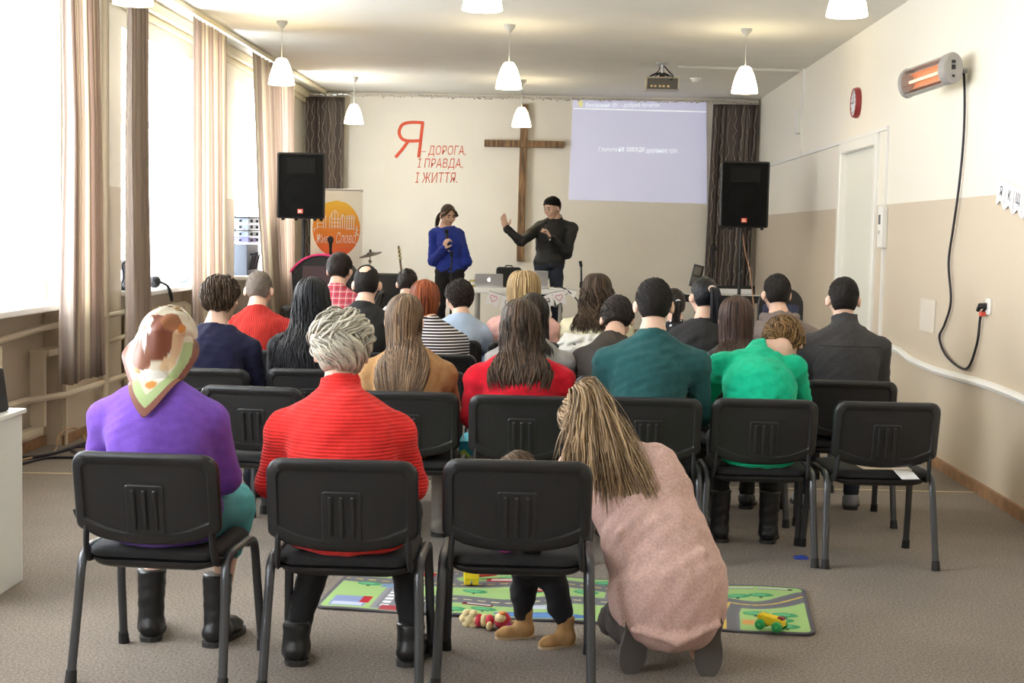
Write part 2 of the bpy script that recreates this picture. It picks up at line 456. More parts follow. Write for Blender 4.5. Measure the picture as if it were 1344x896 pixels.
# wall clock
c = atX(1127, 135, XR); Mx = Matrix.Rotation(-math.pi / 2, 4, 'Y')
t = thing('wall_clock', 'round wall clock with red rim and pale face', 'clock', c)
obj('rim', MB().lathe([(.0, 0), (.135, 0), (.14, .02), (.13, .052), (.115, .052), (.112, .046)], 32, Mx, cap1=False), mat('red_plastic', (.30, .03, .035), .35), t, smooth=True)
obj('dial', MB().lathe([(.113, .0), (.113, .047)], 32, Mx), mat('clock_dial', (.62, .66, .75), .4), t)
mb = MB(); mb.box(-.051, -.048, -.004, .004, -.01, .07)
obj('hour_hand', mb, M_black, t); obj('minute_hand', MB().box(-.053, -.050, -.003, .08, -.004, .004), M_black, t)
for k in range(12):
    a = k * math.pi / 6
    obj('hour_mark', MB().box(-.049, -.0465, -.004, .004, .085, .105, Matrix.Rotation(a, 4, 'X')), M_black, t)

# infrared heater on its bracket
A = atY(1251, 89, 9.62); B = atY(1190, 110, 10.35); axv = (B - A); L = axv.length
zq = axv.normalized(); xq = Vector((0, 0, 1)).cross(zq).normalized(); yq = zq.cross(xq)
Mh = Matrix((xq, yq, zq)).transposed().to_4x4()            # local z along the heater, y up, x towards the room?
t = thing('infrared_heater', 'grey wall-mounted infrared heater with glowing orange tube', 'heater', A)
def hc(r, a): return (r * math.cos(a), r * math.sin(a))
sgn = -1 if (Mh @ Vector((1, 0, 0))).x > 0 else 1           # local x sign that points into the room
def heat_out(k=0.0): return [(sgn * (.062 + k) * 1.05 * math.cos(a), (.098 + k) * math.sin(a)) for a in np.linspace(-math.pi, math.pi, 28, endpoint=False)]
M_hcap = mat('heater_grey_cap', (.33, .31, .30), .45)
ec = obj('end_cap', MB().prism(heat_out(.006), -.005, .09, Mh), M_hcap, t, bevel=.012)
mb = MB(); mb.box(-.012, .012, .03, .05, -.012, -.004, Mh); mb.box(-.012, .012, -.01, .02, -.012, -.004, Mh); mb.box(-.008, .008, -.06, -.045, -.012, -.004, Mh)
obj('slot', mb, M_black, ec)
obj('end_cap', MB().prism(heat_out(.006), L - .05, L, Mh), M_hcap, t, bevel=.012)
# back shell (half that faces the wall), reflector, tube, guard wires
def arc_strip(r0, r1, a0, a1, z0, z1, n=14, sx=1.0):
    rings = []
    for a in np.linspace(a0, a1, n):
        ca, sa = math.cos(a) * sgn * .66, math.sin(a)
        rings.append([Mh @ Vector((r0 * ca, r0 * sa, z0)), Mh @ Vector((r1 * ca, r1 * sa, z0)), Mh @ Vector((r1 * ca, r1 * sa, z1)), Mh @ Vector((r0 * ca, r0 * sa, z1))])
    return MB().rings(rings)
obj('shell', arc_strip(.094, .100, math.radians(62), math.radians(298), .09, L - .05, 18), mat('heater_silver', (.55, .54, .50), .4, metal=.4), t, smooth=True)
obj('reflector', arc_strip(.055, .060, math.radians(80), math.radians(280), .09, L - .05, 14), mat('glow_tinted_reflector', (.75, .36, .22), .3, metal=.5, emit=.10, ecol=(1, .35, .15)), t, smooth=True)  # tube's orange glow put into the reflector's colour and a weak emission
mb = MB(); mb.tube([Mh @ Vector((sgn * .0, 0, .10)), Mh @ Vector((0, 0, L - .06))], .012, n=10)
obj('heating_tube', mb, mat('glowing_tube', (1, .7, .45), .4, emit=.45, ecol=(1, .6, .35)), t, smooth=True)
for h_ in (-.07, -.035, .035, .07):
    x_ = sgn * .066 * math.sqrt(max(0.05, 1 - (h_ / .1) ** 2))
    obj('guard_wire', MB().tube([Mh @ Vector((x_, h_, .09)), Mh @ Vector((x_, h_, L - .05))], .003, n=5), M_chrome, t)
obj('wall_bracket', MB().tube([Mh @ Vector((-sgn * .06, .02, .16)), Vector((XR - A.x - .01, .16, .0))], .016, n=6), M_grey, t)
# its cable and the socket
pts = [atX(x, y, XR - .02) for x, y in ((1265, 96), (1266, 140), (1264, 190), (1258, 250), (1251, 300), (1245, 345), (1248, 395), (1240, 425), (1233, 443), (1243, 468), (1268, 484), (1282, 452), (1287, 415), (1293, 405))]
mb = MB(); mb.tube(bez([A + Vector((.06, .02, -.03))] + pts, 6), .0085, n=6)
tag(obj('power_cable', mb, M_cable, smooth=True), 'black cable looping down the right wall from the heater to the socket', 'cable')
c = atX(1299, 402, XR)
t = thing('wall_socket', 'white wall socket with a black and red plug', 'socket', c)
obj('socket_plate', MB().prism(rrect(.10, .10, .012), 0, .014, Matrix.Rotation(-math.pi / 2, 4, 'Y')), M_white, t, bevel=.003)
obj('plug', MB().tube([(-.012, .02, 0), (-.05, .03, 0), (-.055, .06, -.03)], [.022, .02, .012], n=10), M_black, t, smooth=True)
obj('red_adapter', MB().box(-.045, -.013, .025, .07, -.065, -.035), mat('red_tag', (.7, .08, .05), .4), t, bevel=.005)

# ------------------------------------------------------------------ ceiling: projector, detector, pendants
PJ = Vector((1.10, 15.95, ZC))
t = thing('projector', 'projector with open silver housing hanging on a ceiling pole', 'projector', PJ)
obj('ceiling_plate', MB().lathe([(.07, -.0), (.07, -.02)], 16), M_grey, t)
obj('pole', MB().tube([(0, 0, -.02), (0, 0, -.16)], .022, n=12), M_silver, t, smooth=True)
mb = MB()
for sx, sy in ((-.14, -.08), (.10, -.08), (-.1, .1), (.1, .1)): mb.tube([(0, 0, -.10), (sx * .5, sy * .5, -.125), (sx, sy, -.158)], .008, n=5)
mb.box(-.03, .03, -.03, .03, -.16, -.11)
obj('mount_arms', mb, M_black, t)
mb = MB(); mb.box(-.18, .18, -.14, .14, -.178, -.162)
mb.box(-.18, -.165, -.14, .14, -.29, -.178); mb.box(.165, .18, -.14, .14, -.29, -.178); mb.box(-.165, .165, .12, .14, -.29, -.178); mb.box(-.18, .18, -.14, .14, -.298, -.29)
obj('housing', mb, mat('champagne_metal', (.50, .45, .36), .35, metal=.7), t, bevel=.004)
obj('rear_panel', MB().box(-.165, .165, -.115, -.10, -.29, -.178), mat('dark_panel', (.10, .09, .08), .4), t)
mb = MB(); 
for x_ in (-.13, -.09, -.04, .0, .05): mb.box(x_, x_ + .025, -.125, -.115, -.272, -.25)
obj('ports', mb, mat('brass_ports', (.7, .55, .3), .3, metal=.8), t)
mb = MB(); mb.lathe([(.03, 0), (.03, .05), (.024, .05)], 16, Matrix.Translation((.09, .135, -.235)) @ Matrix.Rotation(-math.pi / 2, 4, 'X')); obj('lens', mb, M_black, t)
mb = MB(); mb.tube(bez([(.02, 0, -.03), (.07, -.06, -.1), (.11, -.13, -.155), (.08, -.13, -.2)], 5), .007, n=5); mb.tube(bez([(-.02, 0, -.03), (-.05, -.05, -.1), (-.13, -.1, -.15)], 5), .006, n=5)
obj('cable', mb, M_cable, t, smooth=True)
t = thing('smoke_detector', 'small round white detector on the ceiling near the projector', 'detector', (1.60, 17.4, ZC))
obj('detector_base', MB().lathe([(.07, 0), (.07, -.015)], 18), M_white, t); obj('detector_head', MB().lathe([(.05, -.015), (.045, -.045), (.02, -.055)], 18), M_white, t, smooth=True)

M_shade = mat('glowing_opal_glass', (.9, .88, .8), .3, emit=9.0, ecol=(1.0, .84, .52))
prof = [(.034, 0), (.05, -.012), (.073, -.055), (.092, -.11), (.108, -.17), (.120, -.235), (.1175, -.236), (.105, -.17), (.089, -.11), (.07, -.055), (.045, -.014), (.0, -.012)]
can = [(.0, 0), (.052, 0), (.050, -.02), (.012, -.068), (.0, -.07)]
proto = None
rows = ((8.62, 'nearest row'), (13.25, 'middle row'), (17.95, 'row above the stage'))
cols = ((-2.54, 'window side'), (-.47, 'middle of the room'), (1.66, 'right-hand wall side'))
for (y, rn) in rows:
    for (x, cn) in cols:
        if y > 17 and x > 1: continue            # no lamp over the projection
        lab = 'white glowing bell pendant lamp, %s, on the %s' % (rn, cn)
        if proto is None:
            proto = thing('pendant_lamp', lab, 'lamp', (x, y, ZC), 0, 'bell-shaped pendant lamps under the ceiling')
            obj('canopy', MB().lathe(can, 20, cap0=False, cap1=False), M_grey, proto, smooth=True)
            obj('cord', MB().tube([(0, 0, -.06), (0, 0, -.34)], .004, n=6), M_grey, proto)
            obj('shade', MB().lathe([(a, z - .335) for a, z in prof], 28, cap0=False, cap1=False), M_shade, proto, smooth=True)
            obj('bulb', MB().ball((0, 0, -.45), (.03, .03, .045)), mat('bulb_glass', (1, 1, 1), .3, emit=12, ecol=(1, .80, .48)), proto, smooth=True)
        else:
            dup(proto, (x, y, ZC), 0, lab)

# ------------------------------------------------------------------ curtains
M_curt = cloth_translucent('striped_curtain_fabric', 'print', fac=.52)
M_curtd = attr_material('dark_stage_curtain', .85, 'print', .1)
def curtain_mesh(axis, prof, nfold, amp, seed, pal, nu=170, nz=16):
    """prof: list of (z, a, b): extent of the gathered cloth along its rail at height z"""
    rg = np.random.default_rng(seed)
    u = np.linspace(0, 1, nu); zs = np.linspace(prof[0][0], prof[-1][0], nz)
    pz = [p[0] for p in prof]
    a = np.interp(zs, pz[::-1] if pz[0] > pz[-1] else pz, [p[1] for p in (prof[::-1] if pz[0] > pz[-1] else prof)])
    b = np.interp(zs, pz[::-1] if pz[0] > pz[-1] else pz, [p[2] for p in (prof[::-1] if pz[0] > pz[-1] else prof)])
    ph = np.cumsum(rg.uniform(.6, 1.4, nu)); ph = ph / ph[-1] * 2 * math.pi * nfold
    env = .65 + .35 * np.sin(u * 9 + seed)
    V = np.zeros((nz, nu, 3), np.float32)
    for i, z in enumerate(zs):
        t = i / (nz - 1)
        along = a[i] + (b[i] - a[i]) * u + .012 * np.sin(ph * 2 + 1)
        off = amp * env * np.sin(ph + .6 * t * np.sin(u * 5)) * (.6 + .5 * t)
        if axis == 'Y': V[i, :, 0] = off; V[i, :, 1] = along
        else: V[i, :, 0] = along; V[i, :, 1] = off
        V[i, :, 2] = z
    idx = np.arange(nz * nu).reshape(nz, nu)
    F = np.stack([idx[:-1, :-1], idx[:-1, 1:], idx[1:, 1:], idx[1:, :-1]], -1).reshape(-1, 4)
    me = np_mesh('curtain', V.reshape(-1, 3), F)
    k = len(pal); col = np.zeros((nu, 4), np.float32); col[:, 3] = 1
    s = 0
    while s < nu:
        wd = int(rg.integers(2, 9)); c = pal[int(rg.integers(0, k))]; col[s:s + wd, :3] = c; s += wd
    at = me.color_attributes.new('print', 'FLOAT_COLOR', 'POINT')
    at.data.foreach_set('color', np.tile(col, (nz, 1)).ravel())
    return me
PALC = [(.58, .49, .42), (.53, .44, .38), (.49, .41, .36), (.72, .64, .52), (.64, .54, .49), (.55, .47, .40), (.82, .76, .64)]
CX = XL + .32
def window_curtain(label, prof, nf, amp, seed, x=CX):
    me = curtain_mesh('Y', prof, nf, amp, seed, PALC)
    o = link('window_curtain', me, M_curt, None, (x, 0, 0)); tag(o, label, 'curtain', 'striped curtains along the window wall')
    md = o.modifiers.new('thickness', 'SOLIDIFY'); md.thickness = .003
    return o
def cy(px, py, x=CX): return atX(px, py, x).y
zt = 3.38
window_curtain('striped beige curtain nearest the camera, lit white along its window edge',
               [(zt, cy(84, 40), cy(128, 40)), (2.2, cy(90, 200), cy(131, 200)), (.53, cy(84, 490), cy(134, 490))], 9, .055, 1)
window_curtain('narrow gathered striped curtain, second from the camera', [(zt, cy(168, 40), cy(194, 40)), (2.2, cy(166, 200), cy(195, 200)), (.53, cy(168, 470), cy(199, 470))], 6, .05, 2)
window_curtain('striped curtain hanging behind the navy-sweater person, third from the camera', [(zt, cy(252, 60), cy(297, 70)), (.5, cy(252, 400), cy(298, 400))], 10, .045, 3)
window_curtain('wide striped curtain beside the stage, farthest from the camera', [(zt, cy(330, 95), cy(386, 115)), (1.8, cy(338, 250), cy(386, 250)), (.45, cy(350, 380), cy(386, 380))], 13, .05, 4)
mb = MB(); mb.box(-.02, .02, YF + .1, YB - .2, -.02, .02)
o = obj('curtain_rail', mb, mat('cream_rail', (.80, .72, .52), .45), None, (CX, 0, ZC - .03)); tag(o, 'long cream curtain rail along the ceiling above the windows', 'curtain rail')

PALD = [(.13, .105, .095), (.10, .08, .075), (.165, .135, .12), (.12, .095, .09), (.20, .165, .145)]
def stage_curtain(label, x0, x1, x0b, x1b, seed):
    me = curtain_mesh('X', [(3.36, x0, x1), (.25, x0b, x1b)], 11, .05, seed, PALD)
    o = thing('stage_curtain', label, 'curtain', (0, YB - .16, 0), 0, 'dark stage curtains')
    c = link('cloth', me, M_curtd, o); c.modifiers.new('thickness', 'SOLIDIFY').thickness = .004
    mb = MB(); rg = random.Random(seed)
    for k in range(7):
        xx = x0 + (x1 - x0) * (k + .5) / 7; pts = []
        for i in range(40):
            z = 3.3 - i * .075; pts.append((xx + (x0b - x0) * (i / 40) + rg.uniform(-.022, .022), -.085 + rg.uniform(-.012, .012), z))
        mb.tube(pts, .0022, n=4)
        for i in range(4, 40, 5): mb.ball(pts[i], .007, 6, 4)
    obj('string_lights', mb, mat('clear_wire_lights', (.52, .48, .42), .3), o)
    return o
stage_curtain('dark grey-brown curtain with wire lights behind the left loudspeaker', -3.45, -2.93, -3.42, -2.95, 11)
stage_curtain('dark grey-brown curtain with wire lights behind the right loudspeaker', 2.06, 2.66, 2.0, 2.58, 12)
t = thing('stage_rail', 'silvery curtain rail with shiny clips along the top of the stage wall', 'curtain rail', (0, YB - .13, ZC - .05))
obj('rail', MB().box(XL + .03, XR - .03, -.02, .02, -.015, .015), mat('rail_metal', (.55, .52, .46), .3, metal=.6), t)
mb = MB(); rg = random.Random(3)
for k in range(150):
    x = XL + .1 + (XR - XL - .2) * k / 150 + rg.uniform(-.015, .015)
    mb.ball((x, -.03 + rg.uniform(-.01, .01), rg.uniform(-.03, .01)), (rg.uniform(.012, .022), .012, rg.uniform(.006, .014)), 6, 4)
tag(obj('clips', mb, mat('shiny_clips', (.8, .78, .74), .15, metal=.9), t), kind='stuff')
# ------------------------------------------------------------------ window wall: radiators, pipes, floor cables, things on the sills
def radiator(label, x, y0, n, z0=.14, z1=.80):
    t = thing('radiator', label, 'radiator', (x, y0, 0), 0, 'cast-iron radiators under the windows')
    mb = MB()
    mb.tube([(-.035, 0, z0 + .02), (-.035, 0, z1 - .02)], .028, n=8); mb.tube([(.035, 0, z0 + .02), (.035, 0, z1 - .02)], .028, n=8)
    mb.tube([(-.045, 0, z1 - .03), (0, 0, z1), (.045, 0, z1 - .03)], .03, n=8); mb.tube([(-.045, 0, z0 + .03), (0, 0, z0), (.045, 0, z0 + .03)], .03, n=8)
    first = obj('section', mb, M_rad, t, smooth=True)
    for k in range(1, n):
        c = first.copy(); COL.objects.link(c); c.parent = t; c.location = (0, k * .078, 0)
    mb = MB()
    for z in (z0 + .03, z1 - .03): mb.tube([(0, -.03, z), (0, n * .078 - .05, z)], .02, n=8)
    obj('connector', mb, M_rad, t, smooth=True)
    obj('bracket_foot', MB().box(-.03, .03, .0, .03, 0, z0), M_rad, t); obj('bracket_foot', MB().box(-.03, .03, n * .078 - .11, n * .078 - .08, 0, z0), M_rad, t)
radiator('cream ribbed radiator under the nearest window at the left edge', XL - .03, 7.95, 14)
radiator('cream ribbed radiator under the second window, behind the headscarf', XL - .03, 11.95, 23, .14, .84)
t = thing('heating_pipes', 'beige painted heating pipes with an upright riser along the window wall', 'pipes', (XL, 0, 0))
def pp(px, py, X=XL + .07): p = atX(px, py, X); return (p.x - XL, p.y, p.z)
obj('riser', MB().tube([(.07, 10.93, 0), (.07, 10.93, ZC)], .028, n=10), M_pipe, t, smooth=True)
obj('collar', MB().lathe([(.036, 1.16), (.036, 1.27)], 12, Matrix.Translation((.07, 10.93, 0))), M_pipe, t)
obj('lower_pipe', MB().tube([(-.06, 7.0, .40), (-.06, 9.6, .38), (.05, 10.1, .37), (.06, 11.4, .37), (.06, 15.5, .38)], .024, n=8), M_pipe, t, smooth=True)
obj('upper_pipe', MB().tube([(-.05, 9.05, .82), (.0, 9.7, .86), (.05, 10.1, .875), (.07, 10.93, .88), (.07, 11.5, .885), (-.04, 11.9, .84)], .022, n=8), M_pipe, t, smooth=True)
obj('middle_pipe', MB().tube([(.07, 10.93, .68), (.07, 11.45, .69), (-.04, 11.8, .66)], .02, n=8), M_pipe, t, smooth=True)
obj('duct_box', MB().box(0.002, .03, 10.155, 10.195, .001, .65), M_pipe, t)
mb = MB(); mb.box(-.10, .0, 9.80, 9.84, .18, .70); mb.box(-.095, .02, 9.845, 10.5, .66, .705); mb.box(-.095, -.02, 9.0, 9.84, .135, .175)
obj('duct_frame', mb, M_pipe, t)
def floor_cable(name, label, pts, r, m):
    mb = MB(); mb.tube(bez(pts, 6), r, n=6); tag(obj(name, mb, m, smooth=True), label, 'cable')
def fl(px, py, z=.01): p = atZ(px, py, 0); return Vector((p.x, p.y, z))
def fw(px, py, X): return atX(px, py, X)
floor_cable('floor_cable', 'black cable lying along the foot of the window wall', [fl(20, 604), fl(50, 601), fl(80, 594), fl(110, 584), fl(140, 574), fl(170, 566)], .014, M_cable)
floor_cable('floor_cable', 'dark cable curled on the carpet near the window wall', [fl(24, 612), fl(60, 603), fl(105, 601), fl(92, 590), fl(120, 586), fl(150, 580)], .009, M_cable)
floor_cable('wire_loop', 'tan wire looping up from the skirting at the window wall', [fl(25, 606), fl(60, 598), fw(73, 590, XL + .04), fw(78, 570, XL + .03), fw(97, 561, XL + .03), fw(110, 572, XL + .03), fl(118, 588), fl(140, 574), fl(165, 563)], .006, mat('tan_wire', (.55, .36, .18), .5))
# sill things
def sill_item(px, py, x): return atX(px, py, x)
c = atX(162, 374, XL - .02); t = thing('sound_cable_coil', 'black coiled cable standing on the second windowsill left of its curtain', 'cable', (XL - .05, 11.72, WZ0 + .045))
mb = MB()
for k in range(5): mb.tube([(.02 * k - .04 + .03 * math.cos(a), .10 * math.cos(a), .12 + .115 * math.sin(a)) for a in np.linspace(0, 2 * math.pi, 20)], .012, n=6, closed=True)
obj('coil', mb, M_cable, t, smooth=True)
c = atX(203, 372, XL + .1); t = thing('handbag', 'small black bag hanging over the edge of the second windowsill', 'bag', (XL + .10, c.y, WZ0 + .045))
obj('bag_body', MB().ball((0, 0, .055), (.05, .07, .055), 14, 8), M_blackm, t, smooth=True)
mb = MB(); mb.tube(bez([(.03, .02, .06), (.10, .04, .02), (.125, .07, -.06), (.12, .10, -.11), (.11, .08, -.06), (.095, .05, .02)], 5), .011, n=6, sq=.5)
obj('strap', mb, M_black, t, smooth=True)
c = atX(236, 366, XL - .05); t = thing('pencil_case', 'pale blue pencil case lying on the second windowsill', 'case', (XL - .05, c.y, WZ0 + .045))
obj('case_body', MB().box(-.04, .04, -.14, .14, 0, .05), mat('pale_blue_plastic', (.35, .5, .65), .4), t, bevel=.012); obj('case_end', MB().box(-.041, .041, .10, .142, .001, .051), mat('slate_plastic', (.15, .2, .3), .4), t, bevel=.01)
c = atX(52, 385, XL - .1); t = thing('glass_jar', 'small glass jar with yellow contents on the nearest windowsill', 'jar', (XL - .1, c.y, WZ0 + .045))
obj('jar_body', MB().lathe([(.05, 0), (.055, .02), (.055, .11), (.045, .13)], 16), mat('yellow_glass', (.75, .68, .42), .15), t, smooth=True); obj('jar_lid', MB().lathe([(.048, .13), (.048, .15)], 16), M_white, t)
# sound rack on the third windowsill
RX = XL + .02; r0 = atX(316, 300, RX); 
t = thing('equipment_rack', 'grey rack of audio units with round knobs on the windowsill by the stage', 'rack', (RX - .1, 15.95, WZ0 + .045))
M_rk = mat('rack_blue_grey', (.30, .36, .46), .4)
obj('rack_case', MB().box(-.16, .16, .0, .60, 0, .34), mat('rack_dark', (.12, .14, .18), .5), t, bevel=.008)
zz = .36
for k in range(4):
    u_ = obj('rack_unit', MB().box(-.16, .17, .0, .58, zz, zz + .062), [mat('violet_unit', (.22, .22, .50), .4), M_rk, M_rk, M_rk][k], t, bevel=.004)
    for q in (.12, .42): obj('knob', MB().lathe([(.016, 0), (.014, .022)], 12, Matrix.Translation((.17 if False else .05, q, zz + .03)) @ Matrix.Rotation(math.pi / 2, 4, 'Y') @ Matrix.Translation((0, 0, .12))), M_black, u_)
    obj('knob', MB().lathe([(.014, 0), (.012, .02)], 12, Matrix.Translation((.08, 0, zz + .03)) @ Matrix.Rotation(math.pi / 2, 4, 'X')), M_black, u_)
    zz += .066
    if k in (1, 3): obj('shelf_board', MB().box(-.18, .19, -.03, .62, zz - .002, zz + .012), M_blackm, t); zz += .014
mb = MB(); rg = random.Random(5)
for k in range(6): mb.tube(bez([(.165, .05 + .08 * k, .06), (.20, .07 + .08 * k, .14 + rg.uniform(0, .1)), (.17, .1 + .08 * k, .24)], 4), .007, n=5)
obj('patch_cables', mb, M_cable, t)

# ------------------------------------------------------------------ white cabinet and black box, left edge
t = thing('white_cabinet', 'white cabinet cut by the left edge of the photo', 'cabinet', (-2.83, 6.0, 0))
obj('carcass', MB().box(-.45, .50, -.25, .25, .0, .745), mat('white_melamine', (.80, .79, .75), .4), t, bevel=.003)
obj('worktop', MB().box(-.46, .515, -.26, .265, .745, .765), mat('white_melamine', (.8, .79, .75), .4), t, bevel=.003)
mb = MB()
for k in range(8): mb.lathe([(.004, 0), (.004, .001)], 8, Matrix.Translation((.5, -.2, .12 + k * .07)) @ Matrix.Rotation(math.pi / 2, 4, 'Y'))
obj('shelf_pin_holes', mb, M_ink, t)
t = thing('black_speaker_box', 'black box with a teal top edge standing on the white cabinet', 'box', (-2.725, 6.05, .766))
mb = MB(); mb.add([(-.25, -.12, 0), (.36, -.12, 0), (.37, .12, 0), (-.25, .12, 0), (-.25, -.12, .20), (.335, -.10, .20), (.345, .12, .185), (-.25, .12, .2)], [(0, 3, 2, 1), (4, 5, 6, 7), (0, 1, 5, 4), (1, 2, 6, 5), (2, 3, 7, 6), (3, 0, 4, 7)])
obj('box_body', mb, M_blackm, t, bevel=.008)
obj('top_edge', MB().box(-.24, .33, -.09, .11, .200, .206), mat('teal_plastic', (.05, .35, .36), .4), t)

# ------------------------------------------------------------------ stage wall: poster, cross, projection, banner
def fit_text(body, x0, x1, yt, yb, Y, m, parent, shear=0.0, bold=0.0, name='lettering', depth=.002):
    me = text_mesh(body, 1.0, .0, shear, bold); lo, hi = text_size(me)
    a = atY(x0, yb, Y); b = atY(x1, yb, Y); c = atY((x0 + x1) / 2, yt, Y); mid = atY((x0 + x1) / 2, yb, Y)
    sx = (b - a).length / (hi[0] - lo[0]); sz = (c - mid).length / (hi[1] - lo[1])
    o = link(name, me, m, parent)
    ang = math.atan2(b.z - a.z, b.x - a.x)
    base = Vector(parent.location)
    M2 = Matrix.Rotation(-ang, 4, 'Y') @ Matrix(((1, 0, 0, 0), (0, 0, -1, 0), (0, 1, 0, 0), (0, 0, 0, 1))) @ Matrix.Diagonal((sx, sz, 1, 1)) @ Matrix.Translation((-lo[0], -lo[1], 0))
    me.transform(Matrix.Translation(a - base) @ M2)
    md = o.modifiers.new('thickness', 'SOLIDIFY'); md.thickness = depth
    if parent.name.startswith('projected'): o['kind'] = 'stuff'      # letters only a few pixels tall
    return o
YW = YB - .004
ctr = atY(563, 206, YB)
t = thing('wall_poster', 'large cream paper poster with red handwritten lettering on the stage wall', 'poster', (ctr.x, YB, 2.0))
obj('sheet', MB().box(-.60, .60, -.004, 0, 0.0, 1.17), mat('poster_paper', (.80, .755, .65), .8), t)
mb = MB(); bl = Vector(t.location)
for P_ in ([(555, 160), (549.5, 206.5)], [(556, 161), (540, 160.5), (529, 163), (524.5, 170), (524.5, 177), (529, 183), (538, 185), (552, 184.5)], [(536, 185), (528, 196), (519, 206.5)]):
    q_ = [atY(x, y, YB - .008) - bl for x, y in P_]; mb.tube(bez(q_, 5) if len(q_) > 3 else q_, .021, n=8, sq=.18, up=(1, 0, .01))
obj('initial_letter', mb, M_red, t)
for s, x0, x1, yt, yb in (('– ДОРОГА,', 553, 611, 191, 205.5), ('І ПРАВДА,', 548, 607, 208, 222.5), ('І ЖИТТЯ.', 545, 600, 226, 240)):
    fit_text(s, x0, x1, yt, yb, YB - .006, M_red, t, shear=.18, bold=-.006 if len(s) > 1 else 0.0)

M_wood = bpy.data.materials.new('stained_wood'); M_wood.use_nodes = True
nt = M_wood.node_tree; b = nt.nodes['Principled BSDF']; b.inputs['Roughness'].default_value = .5
tc = nt.nodes.new('ShaderNodeTexCoord'); mp = nt.nodes.new('ShaderNodeMapping'); mp.inputs['Scale'].default_value = (14, 14, 1.5)
n1 = nt.nodes.new('ShaderNodeTexNoise'); n1.inputs['Scale'].default_value = 2.5; n1.inputs['Detail'].default_value = 6
r = nt.nodes.new('ShaderNodeValToRGB'); e = r.color_ramp.elements
e[0].position = .3; e[0].color = (.05, .022, .01, 1); e[1].position = .72; e[1].color = (.34, .19, .08, 1)
nt.links.new(tc.outputs['Object'], mp.inputs[0]); nt.links.new(mp.outputs[0], n1.inputs['Vector']); nt.links.new(n1.outputs['Fac'], r.inputs['Fac']); nt.links.new(r.outputs[0], b.inputs['Base Color'])
ca = atY(684, 240, YB); 
t = thing('wooden_cross', 'tall dark wooden cross on the stage wall', 'cross', (-.497, YB, 1.19))
Mr = Matrix.Rotation(math.radians(.45), 4, 'Y')
obj('upright', MB().box(-.05, .05, -.075, -.012, 0, 2.13, Mr), M_wood, t, bevel=.004)
arm = MB().box(-.54, .54, -.10, -.012, -.046, .046); o = obj('crossbar', arm, M_wood, t, (.02, 0, 1.595), bevel=.004)

M_beam = mat('projected_light', (.60, .60, .72), .8, emit=.16, ecol=(.70, .72, 1.0))
M_beamt = mat('projected_white', (.9, .93, .95), .8, emit=.22, ecol=(.85, .95, 1.0))
YQ = YB - .012; q = [atY(752, 129, YQ), atY(927, 134, YQ), atY(928, 267, YQ), atY(746, 262, YQ)]
t = thing('projected_slide', 'pale lavender projected slide with white text on the stage wall', 'projection', (q[3].x, YQ, q[3].z))
base = Vector(t.location); off = Vector((0, -.003, 0))
mb = MB(); mb.add([p - base + off for p in q] + [p - base for p in q], [(0, 3, 2, 1), (4, 5, 6, 7), (0, 1, 5, 4), (1, 2, 6, 5), (2, 3, 7, 6), (3, 0, 4, 7)])
obj('slide_field', mb, M_beam, t)
fit_text('Виховання 101 – добрий початок', 769, 866, 134.5, 142, YQ - .006, M_beamt, t)
fit_text('Глупота', 786, 810, 193, 200, YQ - .006, M_beamt, t); fit_text('не завжди', 812, 846, 193, 200.5, YQ - .006, M_beamt, t, bold=.003); fit_text('дорівнює гріх', 848, 889, 194, 202, YQ - .006, M_beamt, t)
a = atY(753, 143, YQ) - base; b2 = atY(927, 147.5, YQ) - base
mb = MB(); mb.add([a + Vector((0, -.006, 0)), b2 + Vector((0, -.006, 0)), b2 + Vector((0, -.006, .014)), a + Vector((0, -.006, .014))], [(0, 1, 2, 3)])
o = obj('rule', mb, M_beamt, t); o.modifiers.new('thickness', 'SOLIDIFY').thickness = .002
c = atY(762, 136, YQ) - base
mb = MB(); mb.box(c.x - .025, c.x + .025, -.006, -.004, c.z - .045, c.z + .02); mb.box(c.x - .04, c.x + .04, -.006, -.004, c.z - .01, c.z + .01); mb.ball((c.x, -.005, c.z + .04), (.028, .003, .025), 10, 6)
obj('yellow_emblem', mb, mat('projected_yellow', (.8, .78, .45), .8, emit=.1, ecol=(1, .95, .4)), t)

YN = 17.5; c = atY(441.5, 300, YN)
t = thing('roll_up_banner', 'white roll-up banner with orange round city emblem and white script', 'banner', (c.x, YN, .2))
obj('sheet', MB().box(-.315, .315, -.003, .003, .04, c.z - .2 + .47), mat('banner_vinyl', (.83, .80, .70), .5), t)
obj('foot_case', MB().box(-.33, .33, -.06, .06, 0, .05), M_silver, t, bevel=.01)
obj('top_bar', MB().tube([(-.32, 0, c.z - .2 + .47), (.32, 0, c.z - .2 + .47)], .012, n=8), M_silver, t)
obj('clip', MB().ball((.305, -.012, c.z - .2 + .455), .012, 8, 5), M_grey, t)
sc = 1 / FPX * YN; nr, na = 26, 40
vs, fs, cs = [], [], []
for i in range(nr + 1):
    z = -1 + 2 * i / nr; hw_ = math.sqrt(max(0, 1 - z * z))
    for k in range(9):
        x = hw_ * (-1 + k / 4); vs.append((x * 31.4 * sc, -.0045, z * 37 * sc)); f_ = (z + 1) / 2
        c0, c1, c2 = (.78, .10, .04), (.80, .27, .035), (.86, .56, .06)
        col = [c0[j] + (c1[j] - c0[j]) * min(1, f_ * 2) if f_ < .5 else c1[j] + (c2[j] - c1[j]) * (f_ * 2 - 1) for j in range(3)]
        cs.append(tuple(col) + (1,))
for i in range(nr):
    for k in range(8): a_ = i * 9 + k; fs.append((a_, a_ + 1, a_ + 10, a_ + 9))
